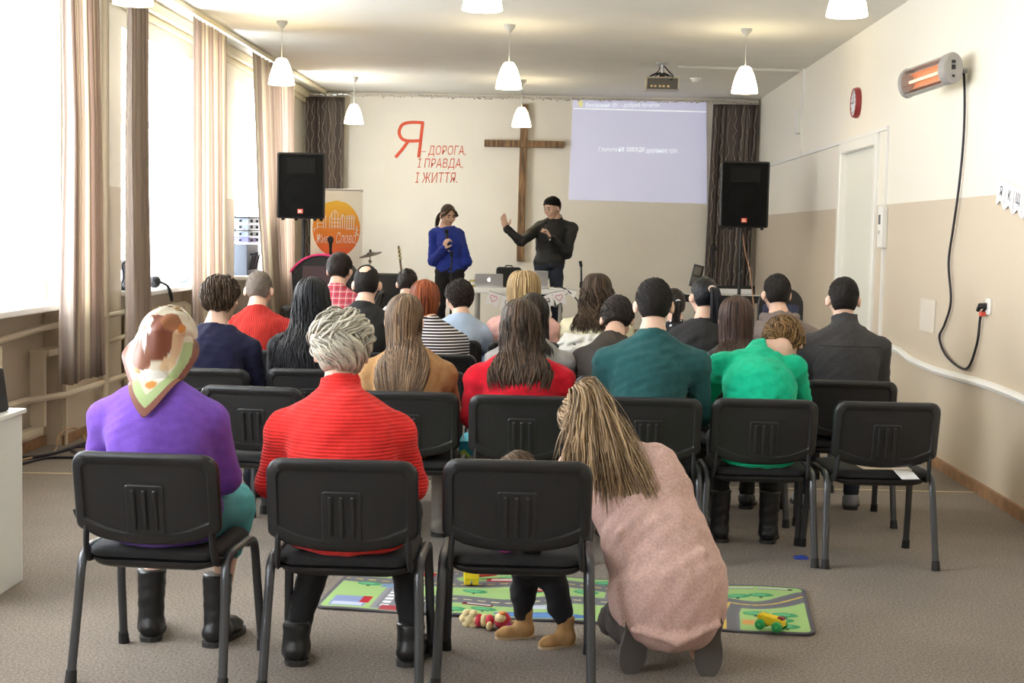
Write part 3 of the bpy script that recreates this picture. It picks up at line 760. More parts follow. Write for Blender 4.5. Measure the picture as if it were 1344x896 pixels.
me = np_mesh('emblem', np.array(vs), np.array(fs)); at_ = me.color_attributes.new('print', 'FLOAT_COLOR', 'POINT'); at_.data.foreach_set('color', np.array(cs, np.float32).ravel())
em = link('emblem', me, attr_material('banner_print', .55), t, (0, 0, c.z - .2))
mb = MB()
def bar(x0, z0, x1, z1, w=.9):
    p, q_ = Vector((x0 * sc, -.006, z0 * sc)), Vector((x1 * sc, -.006, z1 * sc)); d_ = (q_ - p).normalized(); n_ = Vector((-d_.z, 0, d_.x)) * w * sc * .5
    mb.add([p - n_, q_ - n_, q_ + n_, p + n_], [(0, 1, 2, 3)])
for (x, z0, z1) in ((-25, 0, 8), (-17, 0, 14), (-14, 0, 17), (-9, 0, 14), (-6, 0, 20), (-2, 0, 22), (2, 0, 20), (5, 0, 12), (8, 0, 18), (11, 0, 15), (14, 0, 16), (17, 0, 16), (20, 0, 16), (23, 0, 16), (27, -8, 4)): bar(x, z0, x, z1)
for (x0, z0, x1, z1) in ((-25, 2, -17, 2), (-25, 7, -17, 7), (-17, 14, -14, 17), (-9, 14, -6, 20), (-6, 20, -2, 24), (-2, 24, 2, 20), (-6, 3, 5, 3), (-6, 8, 5, 8), (-6, 13, 5, 13), (5, 12, 8, 19), (8, 19, 11, 15), (13, 17, 24, 17), (13, 14, 24, 14), (13, 0, 24, 0), (24, -4, 30, -8), (24, -8, 30, -8), (25, -1, 29, -1), (-29, 0, -25, 0), (-29, 0, -29, -4)): bar(x0, z0, x1, z1)
o = obj('skyline_drawing', mb, mat('white_print', (.86, .82, .74), .6), em); o.modifiers.new('thickness', 'SOLIDIFY').thickness = .001
bt = thing('tmp', 'x', 'x', (c.x, YN, c.z))
fit_text('Живе', 414, 436, 307, 319, YN - .007, mat('white_print', (.86, .82, .74), .6), bt, shear=.35, bold=-.012).parent = em
fit_text('Слово', 441, 467, 305, 319, YN - .007, mat('white_print', (.86, .82, .74), .6), bt, shear=.35, bold=-.012).parent = em
bpy.data.objects.remove(bt)
mb = MB(); bar(25, -19, 31, -19, .8); o = obj('flourish', mb, mat('white_print', (.86, .82, .74), .6), em); o.modifiers.new('thickness', 'SOLIDIFY').thickness = .001

# ------------------------------------------------------------------ loudspeakers on stands
def pa_speaker(label, slabel, x, y, z0, ST=.20):
    t = thing('loudspeaker', label, 'loudspeaker', (x, y, z0), 0, 'black loudspeakers beside the stage')
    w_, h_, d_ = .255, .70, .20
    plan = [(-w_, -d_), (w_, -d_), (w_ * .72, d_), (-w_ * .72, d_)]
    obj('cabinet', MB().prism(plan, 0.02, h_), M_black, t, bevel=.02)
    M_grill = mat('speaker_grille', (.008, .008, .008), .9, spec=.1, bump=.6, bscale=300)
    g = obj('grille', MB().prism(rrect(.46, .64, .02), 0, .012, Matrix.Translation((0, -d_ - .001, .36)) @ Matrix.Rotation(math.pi / 2, 4, 'X')), M_grill, t, bevel=.003)
    horn = MB(); R_ = Matrix.Translation((0, -d_ - .013, .565)) @ Matrix.Rotation(math.pi / 2, 4, 'X')
    o1 = [Vector((a_, b_, .006)) for a_, b_ in rrect(.31, .17, .01)]; i1 = [Vector((a_, b_, .007)) for a_, b_ in rrect(.295, .155, .01)]; i2 = [Vector((a_, b_, .001)) for a_, b_ in rrect(.26, .12, .02)]
    horn.rings([[R_ @ Vector((p.x, p.y, 0)) for p in o1], [R_ @ p for p in o1], [R_ @ p for p in i1], [R_ @ p for p in i2]])
    obj('horn', horn, mat('horn_grey', (.012, .012, .011), .8, spec=.1), g)
    obj('woofer_ring', MB().rings([[Vector(((r_) * math.cos(a_), -d_ - .0135 - dz, .27 + r_ * math.sin(a_))) for a_ in np.linspace(0, 2 * math.pi, 36, endpoint=False)] for r_, dz in ((.195, 0), (.193, .006), (.182, .006), (.178, .001), (.07, .0), (.065, .004), (.0, .006))], False, False), mat('woofer_dark', (.008, .008, .008), .9, spec=.1), g, smooth=True)
    bd = obj('badge', MB().box(-.028, .028, -d_ - .026, -d_ - .013, .072, .118), mat('red_badge', (.75, .10, .05), .4), g, bevel=.003)
    me = text_mesh('JBL', .03, .0005, bold=.001, align='CENTER'); me.transform(Matrix.Translation((0, -d_ - .0265, .084)) @ Matrix.Rotation(math.pi / 2, 4, 'X')); link('lettering', me, mat('white_print', (.86, .82, .74), .6), bd)
    for sx in (-.2, -.1, .1, .2): obj('rubber_foot', MB().lathe([(.018, 0), (.018, .022)], 10, Matrix.Translation((sx, -.1 if abs(sx) > .15 else .1, 0))), M_blackm, t)
    s = thing('speaker_stand', slabel, 'stand', (x, y, ST), 0, 'tripod speaker stands')
    zt_ = z0 - ST + .015
    obj('pole', MB().tube([(0, 0, .12), (0, 0, zt_)], .019, n=10), M_black, s, smooth=True)
    obj('collar', MB().lathe([(.03, .62), (.032, .63), (.032, .72), (.026, .74)], 12), M_blackm, s)
    obj('knob', MB().ball((.045, 0, .68), (.02, .014, .014), 8, 6), M_blackm, s)
    for k in range(3):
        a_ = math.radians(30 + 120 * k)
        lg = obj('leg', MB().tube([(.02 * math.cos(a_), .02 * math.sin(a_), .66), (.45 * math.cos(a_), .45 * math.sin(a_), .018)], .014, n=8), M_black, s, smooth=True)
        obj('brace', MB().tube([(.02 * math.cos(a_), .02 * math.sin(a_), .16), (.25 * math.cos(a_), .25 * math.sin(a_), .32)], .009, n=6), M_black, s)
        obj('rubber_tip', MB().ball((.45 * math.cos(a_), .45 * math.sin(a_), .018), .018, 8, 6), M_blackm, lg)
pa_speaker('black loudspeaker on a stand by the window curtain', 'black tripod stand under the loudspeaker by the window curtain', -2.665, 15.2, 1.66)
pa_speaker('black loudspeaker on a stand by the right wall', 'black tripod stand under the loudspeaker by the right wall', 1.915, 15.2, 1.66)
p = [atY(974, 302, 15.35), atY(978, 330, 15.35), atY(985, 360, 15.35), atY(989, 400, 15.35)]
mb = MB(); mb.tube(bez(p, 5), .006, n=5); tag(obj('speaker_cable', mb, mat('orange_wire', (.62, .36, .22), .5)), 'pinkish orange wire hanging below the right-hand loudspeaker', 'cable')

# ------------------------------------------------------------------ table, laptops, bunting
TY = 15.95; TZ = .965; tx0 = atY(616, 378, TY).x; tx1 = atY(745, 378, TY).x
t = thing('folding_table', 'white folding table with grey legs in front of the two standing people', 'table', ((tx0 + tx1) / 2, TY + .26, .2))
hwt = (tx1 - tx0) / 2
obj('table_top', MB().box(-hwt, hwt, -.26, .26, TZ - .2 - .06, TZ - .2), mat('white_plastic_top', (.84, .84, .83), .4), t, bevel=.012)
for sx in (-1, 1):
    for sy in (-.22, .22): obj('leg', MB().tube([(sx * (hwt - .08), sy, 0), (sx * (hwt - .08), sy, TZ - .26)], .018, n=8), M_grey, t, smooth=True)
    obj('stretcher', MB().tube([(sx * (hwt - .08), -.22, .12), (sx * (hwt - .08), .22, .12)], .012, n=6), M_grey, t)
tc_ = thing('cloth_corner', 'white cloth corner hanging off the right end of the table', 'cloth', (tx1, TY, TZ))
mb = MB(); mb.add([(-.06, -.01, .004), (.10, -.01, -.012), (.075, -.06, -.09), (.0, -.02, -.03), (-.06, .25, .004), (.09, .2, -.006)], [(0, 3, 2, 1), (0, 1, 5, 4)])
o = obj('cloth', mb, M_paper, tc_); o.modifiers.new('thickness', 'SOLIDIFY').thickness = .004
def laptop(label, px0, px1, py0, Y, logo):
    a_ = atY(px0, 378, Y); b_ = atY(px1, 378, Y); wl = (b_.x - a_.x) / 2; zt_ = atY((px0 + px1) / 2, py0, Y).z; hl = zt_ - TZ - .015
    t = thing('laptop', label, 'laptop', ((a_.x + b_.x) / 2, Y, TZ), 0, 'silver laptops on the table')
    bs = obj('base', MB().prism(rrect(2 * wl, .23, .012), .002, .016, Matrix.Translation((0, .13, 0))), M_silver, t, bevel=.002)
    obj('keyboard', MB().box(-wl * .8, wl * .8, .08, .2, .016, .018), M_blackm, bs)
    lean = Matrix.Translation((0, .01, .016)) @ Matrix.Rotation(math.pi / 2 + .12, 4, 'X')
    ld_ = obj('lid', MB().prism([(x, y + hl / 2) for x, y in rrect(2 * wl, hl, .012)], -.003, .004, lean), M_silver, t, bevel=.0015)
    obj('screen', MB().prism([(x, y + hl / 2) for x, y in rrect(2 * wl - .02, hl - .02, .004)], -.0038, -.003, lean), M_blackm, ld_)
    if logo:
        mb = MB(); P = []
        for k in range(28):
            a2 = 2 * math.pi * k / 28; r2 = .019 * (1 - .10 * math.cos(2 * a2)) * (1 - .16 * (math.sin(a2) > .93))
            x, y = r2 * math.cos(a2) , r2 * math.sin(a2)
            if x > .012: x = .012 + (.019 - x) * .55
            P.append((x, y + hl * .52))
        mb.prism(P, .004, .0052, lean); mb.prism([(x + .004, y + hl * .52 + .026) for x, y in ((-.003, -.006), (.003, -.003), (.006, .006), (0, .003))], .004, .0052, lean)
        obj('logo', mb, mat('white_logo_light', (.9, .9, .95), .4, emit=.8, ecol=(.95, .97, 1)), ld_)
laptop('silver laptop with a glowing white fruit logo on its lid, left on the table', 623, 660, 359, TY + .1, True)
laptop('silver laptop without visible logo, right on the table behind the blonde head', 683, 719, 355, TY + .16, False)
t = thing('glass_cup', 'small yellowish glass at the left end of the table', 'cup', (atY(620, 378, TY + .12).x, TY + .12, TZ))
obj('cup_body', MB().lathe([(.022, 0), (.03, .005), (.034, .085), (.031, .085), (.027, .01), (.0, .008)], 16), mat('amber_glass', (.62, .52, .22), .2), t, smooth=True); obj('cup_band', MB().lathe([(.0335, .03), (.0355, .06)], 16, cap0=False, cap1=False), M_paper, t)
t = thing('notebook', 'closed cream notebook on the right end of the table', 'notebook', (atY(732, 378, TY + .15).x, TY + .18, TZ))
obj('pages', MB().box(-.09, .09, -.1, .1, .002, .014), M_paper, t); obj('cover', MB().box(-.093, .093, -.103, .103, .014, .017), mat('cream_cover', (.72, .65, .5), .6), t)
t = thing('backpack', 'black bag standing on the table behind the laptops', 'bag', (atY(667, 378, TY + .36).x, TY + .43, TZ))
obj('bag_body', MB().box(-.14, .14, -.07, .07, 0, .225), M_blackm, t, bevel=.03, seg=3); obj('bag_handle', MB().tube(bez([(-.04, 0, .22), (-.03, 0, .24), (.03, 0, .24), (.04, 0, .22)], 4), .008, n=6), M_black, t)
p = [atY(727, 377, TY + .1), atY(737, 377, TY + .05), atY(748, 384, TY - .02), atY(760, 398, TY - .02), atY(763, 420, TY - .02)]
mb = MB(); mb.tube(bez(p, 5), .008, n=6); tag(obj('table_cable', mb, M_cable, smooth=True), 'black cable running off the right end of the table', 'cable')

M_heart = mat('pink_marker', (.72, .15, .28), .6)
def heart_pts(s): return [(s * (16 * math.sin(a_) ** 3) / 16, s * (13 * math.cos(a_) - 5 * math.cos(2 * a_) - 2 * math.cos(3 * a_) - math.cos(4 * a_)) / 16) for a_ in np.linspace(0, 2 * math.pi, 26, endpoint=False)]
def flag(parent, p, u, v, nrm_, w_, h_, mark):
    """pennant with a swallow tail hanging from p; u across, v down"""
    P = [p, p + u * w_, p + u * w_ + v * h_, p + u * w_ * .5 + v * h_ * .74, p + v * h_]
    mb = MB(); mb.rings([[q_ + nrm_ * .0 for q_ in P], [q_ + nrm_ * .002 for q_ in P]])
    f_ = obj('pennant', mb, M_paper, parent)
    c_ = p + u * w_ * .5 + v * h_ * .40 + nrm_ * .0035
    Mx_ = Matrix.Translation(c_) @ Matrix((u, -v, nrm_)).transposed().to_4x4()
    if mark == 'heart':
        mb = MB(); mb.tube([Mx_ @ Vector((x, y, 0)) for x, y in heart_pts(w_ * .28)], w_ * .025, n=5, closed=True); obj('heart', mb, M_heart, f_)
    elif mark:
        me = text_mesh(mark, h_ * .5, .0005, align='CENTER'); lo, hi = text_size(me)
        me.transform(Mx_ @ Matrix.Translation((-(lo[0] + hi[0]) / 2, -(lo[1] + hi[1]) / 2, 0))); link('lettering', me, M_ink, f_)
t = thing('bunting', 'white paper pennants with hearts and letters strung along the table front', 'bunting', (tx0, TY - .03, TZ - .06))
b0 = Vector(t.location)
FX = [(642, 379), (659, 385), (676, 389), (692, 391), (708, 389), (724, 382), (741, 379)]
PT = [atY(x, y + 2, TY - .03) - b0 for x, y in FX]
obj('string', MB().tube(bez(PT, 4), .003, n=4), M_cable, t)
for k, mk in enumerate(('heart', 'С', 'І', "М'", 'Я', 'heart')):
    u = (PT[k + 1] - PT[k]); wf = u.length * .93; u.normalize(); nn = Vector((0, -1, 0)); v = nn.cross(u) * 1.0
    if v.z > 0: v = -v
    flag(t, PT[k] + u * .005, u, v, nn, wf, .165, mk)
t = thing('wall_bunting', 'white paper pennants with dark letters on the right wall at the photo edge', 'bunting', (XR, 8.0, 1.8)); b0 = Vector(t.location)
W_ = [(1311, 233), (1322, 239), (1333, 244.5), (1344, 249), (1357, 253), (1371, 256), (1386, 258)]
PT = [atX(x, y, XR - .012) - b0 for x, y in W_]
obj('string', MB().tube(bez(PT, 4), .003, n=4), M_paper, t)
for k, mk in enumerate(('Я', 'К', 'Щ', 'О', 'Ж', 'Е')):
    u = (PT[k + 1] - PT[k]); wf = u.length * .95; u.normalize(); nn = Vector((-1, 0, 0)); v = nn.cross(u)
    if v.z > 0: v = -v
    flag(t, PT[k], u, v, nn, wf, .17, mk)

# ------------------------------------------------------------------ stage clutter
def mic_stand(label, px, Y, zt_, head, tilt=(.0, -.03), ST=.20):
    p = atY(px, 380, Y)
    t = thing('microphone_stand', label, 'microphone stand', (p.x, Y, ST), 0, 'microphone stands on the stage')
    h = zt_ - ST
    obj('pole', MB().tube([(0, 0, .08), (0, 0, h * .72), (tilt[0] * .4, tilt[1] * .4, h - .1)], [.012, .012, .009], n=8), M_black, t, smooth=True)
    obj('clutch', MB().lathe([(.022, h * .70), (.024, h * .72), (.020, h * .76)], 10), M_blackm, t)
    for k in range(3):
        a_ = math.radians(90 + 120 * k); obj('leg', MB().tube([(0, 0, .1), (.3 * math.cos(a_), .3 * math.sin(a_), .012)], .009, n=6), M_black, t)
    obj('clip', MB().tube([(tilt[0] * .4, tilt[1] * .4, h - .1), (tilt[0], tilt[1], h - .04)], .017, n=8), M_blackm, t, smooth=True)
    if head:
        m_ = obj('microphone', MB().tube([(tilt[0], tilt[1] * 1.0, h - .06), (tilt[0] * 1.2, tilt[1] * 1.6, h + .06)], [.013, .02], n=10), M_black, t, smooth=True)
        obj('grille_ball', MB().ball((tilt[0] * 1.25, tilt[1] * 1.75, h + .085), (.034, .034, .042), 12, 8), M_blackm, m_, smooth=True)
mic_stand('black microphone stand in front of the woman in the blue sweater', 592, 16.0, atY(592, 325, 16.0).z, False)
mic_stand('empty black microphone stand to the right of the man in black', 763, 16.2, atY(762, 338, 16.2).z, False, (-.02, -.02))
mic_stand('black microphone on a stand in front of the orange banner emblem', 434, 15.6, atY(434, 325, 15.6).z, True)
mic_stand('black microphone on a stand left of the right-hand loudspeaker', 937, 15.7, atY(936, 337, 15.7).z, True, (-.02, -.03))
# cymbal
p = atY(486, 333, 17.2)
t = thing('cymbal_stand', 'dark cymbal tilted on a chrome stand', 'cymbal', (p.x, 17.2, .2))
Mc = Matrix.Translation((0, 0, p.z - .2)) @ Matrix.Rotation(math.radians(-14), 4, 'Y') @ Matrix.Rotation(math.radians(8), 4, 'X')
obj('cymbal', MB().lathe([(.14, -.012), (.05, .004), (.03, .02), (.0, .022), (.03, .016), (.05, 0), (.14, -.016)], 28, Mc, cap0=False, cap1=False), mat('dark_bronze', (.05, .045, .035), .35, metal=.6), t, smooth=True)
obj('wing_nut', MB().ball((0, 0, p.z - .2 + .035), (.014, .01, .022), 8, 6), M_black, t)
obj('pole', MB().tube([(0, 0, .1), (0, 0, p.z - .2)], .011, n=8), M_chrome, t); obj('joint', MB().ball((0, 0, p.z - .29), (.025, .025, .02), 8, 6), M_chrome, t)
for k in range(3):
    a_ = math.radians(90 + 120 * k); obj('leg', MB().tube([(0, 0, .35), (.28 * math.cos(a_), .28 * math.sin(a_), .01)], .009, n=6), M_chrome, t)
# guitar leaning: headstock shows above the crowd
p = atY(531, 340, 17.6)
t = thing('guitar', 'guitar leaning on the stage, brass headstock showing above the crowd', 'guitar', (p.x + .14, 17.6, .2))
hz = p.z - .2; nd = Vector((-.14, 0, hz)); nd.normalize(); R_ = nd.to_track_quat('Z', 'Y').to_matrix().to_4x4()
prof = [(0, .0), (.13, .0), (.19, .08), (.175, .2), (.12, .29), (.13, .38), (.10, .46), (.03, .49)]
ol = [(x, z) for x, z in prof] + [(-x, z) for x, z in prof[::-1]]
obj('body', MB().prism(ol, -.045, .045, R_ @ Matrix.Rotation(math.pi / 2, 4, 'X')), mat('amber_guitar', (.45, .22, .06), .25), t, bevel=.01)
obj('neck', MB().box(-.027, .027, .045, .065, .40, 1.02, R_ @ Matrix.Rotation(math.pi, 4, 'Z')), M_wood, t)
hs = obj('headstock', MB().prism([(-.03, 1.0), (.03, 1.0), (.045, 1.05), (.04, 1.19), (.0, 1.21), (-.04, 1.19), (-.045, 1.05)], .045, .062, R_ @ Matrix.Rotation(math.pi / 2, 4, 'X')), mat('dark_headstock', (.07, .05, .03), .35), t)
for k in range(3):
    for sx in (-1, 1): obj('tuner', MB().ball(R_ @ Vector((sx * .055, -.05, 1.06 + .05 * k)), (.018, .01, .013), 8, 5), mat('brass', (.62, .48, .2), .3, metal=.9), hs)
# amplifier
p = atY(511, 359, 14.9)
t = thing('guitar_amplifier', 'black amplifier cabinet standing on the stage edge', 'amplifier', (p.x, 14.9, .2))
obj('cabinet', MB().box(-.20, .20, -.13, .16, 0.01, p.z - .2), M_blackm, t, bevel=.02, seg=3); obj('grille', MB().box(-.17, .17, -.138, -.13, .06, p.z - .4), mat('amp_cloth', (.015, .015, .015), .9), t)
# music stand and keyboard at right
p = atY(912, 362, 15.6)
t = thing('music_stand', 'black music stand tilted to the left beside the ponytail', 'music stand', (p.x + .02, 15.6, .2)); hz = p.z - .2
Md = Matrix.Translation((0, 0, hz)) @ Matrix.Rotation(math.radians(12), 4, 'Y') @ Matrix.Rotation(math.radians(70), 4, 'Z')
mb = MB(); 
for (x0, x1, z0, z1) in ((-.2, -.18, -.12, .12), (.18, .2, -.12, .12), (-.18, .18, .1, .12), (-.18, .18, -.12, -.1), (-.18, .18, -.01, .01)): mb.box(x0, x1, -.008, .008, z0, z1, Md)
obj('desk_frame', mb, M_black, t); obj('desk_plate', MB().box(-.18, .18, .008, .011, -.1, .1, Md), mat('grey_sheet', (.35, .35, .34), .6), t)
obj('pole', MB().tube([(0, 0, .05), (0, 0, hz - .08)], .012, n=8), M_black, t)
for k in range(3):
    a_ = math.radians(90 + 120 * k); obj('leg', MB().tube([(0, 0, .2), (.25 * math.cos(a_), .25 * math.sin(a_), .01)], .008, n=6), M_black, t)
p = atY(955, 386, 15.9)
t = thing('keyboard_piano', 'keyboard on a stand with white sheets by the right-hand stage curtain', 'keyboard', (p.x, 15.95, .2)); hz = p.z - .2
obj('case', MB().box(-.48, .42, -.14, .14, hz - .09, hz - .01), M_blackm, t, bevel=.01)
for k in range(20): obj('key', MB().box(-.46 + k * .043, -.42 + k * .043, -.13, .0, hz - .012, hz - .002), M_white, t)
for s_ in (-1, 1): obj('stand_leg', MB().tube([(s_ * .3, -.05, 0), (-s_ * .3, .05, hz - .09)], .016, n=6), M_black, t)
obj('sheet_music', MB().box(-.15, .28, .02, .12, hz + .0, hz + .055), M_paper, t); obj('page_rest', MB().box(-.2, .32, .12, .13, hz - .02, hz + .09), M_black, t)
# pram behind the plaid shirt
p = atY(430, 345, 13.6)
t = thing('pram', 'black pram with a folded hood edged in bright pink', 'pram', (p.x, 13.6, 0))
hz = atY(410, 334, 13.6).z
rings = []
for a_ in np.linspace(math.radians(-5), math.radians(150), 14):
    r_ = .33; cx_, cz_ = -.02, hz - r_
    rings.append([Vector((cx_ + r_ * math.cos(a_) * q_, yy, cz_ + r_ * math.sin(a_) * q_)) for yy, q_ in ((-.22, .88), (-.2, 1), (.2, 1), (.22, .88))])
hood = obj('hood', MB().rings([r_ for r_ in rings]), M_blackm, t, smooth=True, angle=80)
obj('hood_side', MB().prism([(-.02 + .325 * math.cos(a_), hz - .33 + .325 * math.sin(a_)) for a_ in np.linspace(math.radians(-5), math.radians(150), 14)] + [(-.28, .84), (.30, .84)], .20, .212, Matrix.Rotation(math.pi / 2, 4, 'X')), M_blackm, hood)
obj('pink_edging', MB().tube([Vector((-.02 + .335 * math.cos(a_), -.215, hz - .33 + .335 * math.sin(a_))) for a_ in np.linspace(math.radians(75), math.radians(150), 16)], .011, n=6), mat('hot_pink_fabric', (.62, .03, .16), .6), hood, smooth=True)
obj('side_panel', MB().box(-.20, .20, -.235, -.215, hz - .33, hz - .10, Matrix.Rotation(math.radians(-0), 4, 'Y')), mat('brown_fabric', (.07, .04, .045), .8), t, bevel=.02)
obj('carrycot', MB().prism(rrect(.85, .45, .12), .5, .85), M_blackm, t, bevel=.04)
mb = MB(); mb.tube([(-.35, -.2, .55), (.3, -.2, .12)], .014); mb.tube([(.35, -.2, .55), (-.3, -.2, .12)], .014); mb.tube([(-.35, .2, .55), (.3, .2, .12)], .014); mb.tube([(.35, .2, .55), (-.3, .2, .12)], .014)
obj('chassis', mb, M_grey, t)
for sx in (-.32, .32):
    for sy in (-.24, .24): obj('wheel', MB().lathe([(.0, -.02), (.11, -.02), (.13, -.01), (.13, .01), (.11, .02), (.0, .02)], 20, Matrix.Translation((sx, sy, .13)) @ Matrix.Rotation(math.pi / 2, 4, 'X'), cap0=False, cap1=False), M_blackm, t)
obj('push_handle', MB().tube(bez([(.35, -.2, .55), (.5, -.2, .95), (.5, .2, .95), (.35, .2, .55)], 5), .014), M_black, t)
# dark padded chair by the right wall
p = atY(1025, 378, 13.4)
t = thing('office_chair', 'dark padded office chair with navy back beyond the grey hoodie', 'chair', (p.x, 13.4, 0)); hz = p.z
obj('back_shell', MB().prism([(x, y + hz - .26) for x, y in rrect(.42, .52, .16)], -.03, .02, Matrix.Rotation(math.pi / 2, 4, 'X')), M_black, t, bevel=.012)
obj('back_pad', MB().prism([(x, y + hz - .33) for x, y in rrect(.34, .36, .03)], .02, .035, Matrix.Rotation(math.pi / 2, 4, 'X')), mat('navy_fabric', (.035, .04, .085), .8), t, bevel=.006)
obj('seat', MB().prism(rrect(.48, .46, .1), .44, .52, Matrix.Translation((0, .26, 0))), M_blackm, t, bevel=.02)
obj('column', MB().tube([(0, .26, .1), (0, .26, .44)], .03), M_black, t)
for k in range(5):
    a_ = 2 * math.pi * k / 5; lg = obj('leg', MB().tube([(0, .26, .1), (.27 * math.cos(a_), .26 + .27 * math.sin(a_), .06)], .02), M_black, t); obj('caster', MB().ball((.27 * math.cos(a_), .26 + .27 * math.sin(a_), .03), .03, 8, 6), M_blackm, lg)
obj('back_bracket', MB().box(-.03, .03, .03, .2, .42, hz - .3), M_black, t)
# ------------------------------------------------------------------ stacking chairs
M_shell = mat('black_chair_shell', (.013, .013, .014), .36, bump=.08, bscale=400)
M_seatf = mat('black_seat_fabric', (.010, .010, .011), .85, bump=.3, bscale=300)
M_tube = mat('dark_grey_tube', (.07, .072, .078), .30, metal=.5)
def back_y(x, z): return -.205 - (z - .50) * .20 - .022 * (1 - (x / .255) ** 2)
def back_outline(inset=0.0, n=7):
    """rounded top corners, lower edge bulging down in the middle (x, z)"""
    w_, zt_, zc_, zb_ = .255 - inset, .815 - inset, .535 + inset, .493 + inset
    r1, r2 = max(.012, .055 - inset * .6), max(.008, .028 - inset * .4); P = []
    for k in range(n + 1): a_ = math.radians(0 + 90 * k / n); P.append((w_ - r1 + r1 * math.cos(a_), zt_ - r1 + r1 * math.sin(a_) - .0))
    for k in range(n + 1): a_ = math.radians(90 + 90 * k / n); P.append((-w_ + r1 + r1 * math.cos(a_), zt_ - r1 + r1 * math.sin(a_)))
    for k in range(4): a_ = math.radians(180 + 75 * k / 3); P.append((-w_ + r2 + r2 * math.cos(a_), zc_ + r2 + r2 * math.sin(a_)))
    for k in range(1, 12): x = -w_ + .04 + (2 * w_ - .08) * k / 12; P.append((x, zb_ + (zc_ - zb_) * (abs(x) / w_) ** 2.2))
    for k in range(4): a_ = math.radians(285 + 75 * k / 3); P.append((w_ - r2 + r2 * math.cos(a_), zc_ + r2 + r2 * math.sin(a_)))
    return P
def ring(inset, dy): return [Vector((x, back_y(x, z) + dy, z)) for x, z in back_outline(inset)]
def cap_fan(mb, inset, dy, cz=.67):
    R_ = ring(inset, dy); inner = [Vector((p.x * .5, back_y(p.x * .5, cz + (p.z - cz) * .5) + dy, cz + (p.z - cz) * .5)) for p in R_]
    return [R_, inner]
def make_chair(label):
    t = thing('stacking_chair', label, 'chair', (0, 0, 0), 0, 'black stacking chairs in rows')
    mb = MB(); R_ = [ring(.006, .012), ring(0, .004), ring(0, -.012), ring(.008, -.02), ring(.034, -.021), ring(.040, -.012)]
    mb.rings(R_ + cap_fan(mb, .046, -.012)[0:2])
    bk = obj('backrest', mb, M_shell, t, smooth=True, angle=50)
    mb = MB(); mb.rings([ring(.012, .010), ring(.012, .026), ring(.024, .036)] + cap_fan(mb, .05, .040))
    obj('back_cushion', mb, M_seatf, t, smooth=True, angle=60)
    # ribbed vent plate in the middle of the back
    def vent(x0, x1, z0, z1, d0, d1, r_=.012):
        P = rrect(x1 - x0, z1 - z0, r_, 4, (x0 + x1) / 2, (z0 + z1) / 2); Q = rrect(x1 - x0 - .008, z1 - z0 - .008, max(.002, r_ - .004), 4, (x0 + x1) / 2, (z0 + z1) / 2)
        return MB().rings([[Vector((x, back_y(x, z) + d0, z)) for x, z in P], [Vector((x, back_y(x, z) + d1 + .003, z)) for x, z in P], [Vector((x, back_y(x, z) + d1, z)) for x, z in Q]])
    vp = obj('vent_plate', vent(-.068, .068, .522, .705, -.010, -.017), M_shell, bk, smooth=True, angle=30)
    for xr in (-.038, 0, .038): obj('rib', vent(xr - .007, xr + .007, .545, .688, -.016, -.026, .006), M_shell, bk, smooth=True, angle=30)
    # seat: cushion on a shallow plastic pan
    P = rrect(.47, .44, .07, 6, 0, .015)
    mb = MB(); mb.rings([[Vector((x * s_, .015 + (y - .015) * s_, z - .012 * (x / .235) ** 0 * 0 - .018 * max(0, 1 - (abs(x) / .235) ** 2) * (z < .44))) for x, y in P] for s_, z in ((.86, .405), (.95, .412), (1.0, .428), (1.0, .436))])
    obj('seat_pan', mb, M_shell, t, smooth=True, angle=60)
    mb = MB(); mb.rings([[Vector((x * s_, .015 + (y - .015) * s_, z)) for x, y in P] for s_, z in ((.985, .436), (1.0, .445), (1.0, .458), (.96, .470), (.7, .473), (.3, .471))])
    obj('seat', mb, M_seatf, t, smooth=True, angle=60)
    for sx in (-1, 1):
        x0 = sx * .256; xf = sx * .268
        for sy in (-1, 1):
            pts = bez([(x0, .0, .452), (x0, sy * .10, .452), (x0, sy * .155, .436), (x0, sy * .185, .39), (x0 + (xf - x0) * .4, sy * .205, .26), (xf, sy * .25, .012)], 4)
            lg = obj('leg', MB().tube(pts, .0165, n=10, sq=.72, up=(1, 0, 0)), M_tube, t, smooth=True)
            obj('foot_cap', MB().tube([(xf, sy * .243, .045), (xf, sy * .252, 0)], [.0185, .021], n=10), M_blackm, lg, smooth=True)
        br = MB(); br.tube(bez([(sx * .235, .0, .425), (sx * .232, -.14, .425), (sx * .226, -.205, .445), (sx * .222, -.225, .52), (sx * .215, -.225, .60)], 4), .017, n=8, sq=.6)
        obj('back_bracket', br, M_blackm, t, smooth=True)
    for yy in (-.10, .12): obj('crossbar', MB().tube([(-.256, yy, .43), (.256, yy, .43)], .011, n=8), M_tube, t, smooth=True)
    return t
RA, RB, RC, RD, RE, RF = 5.07, 7.12, 8.12, 9.27, 10.48, 11.5
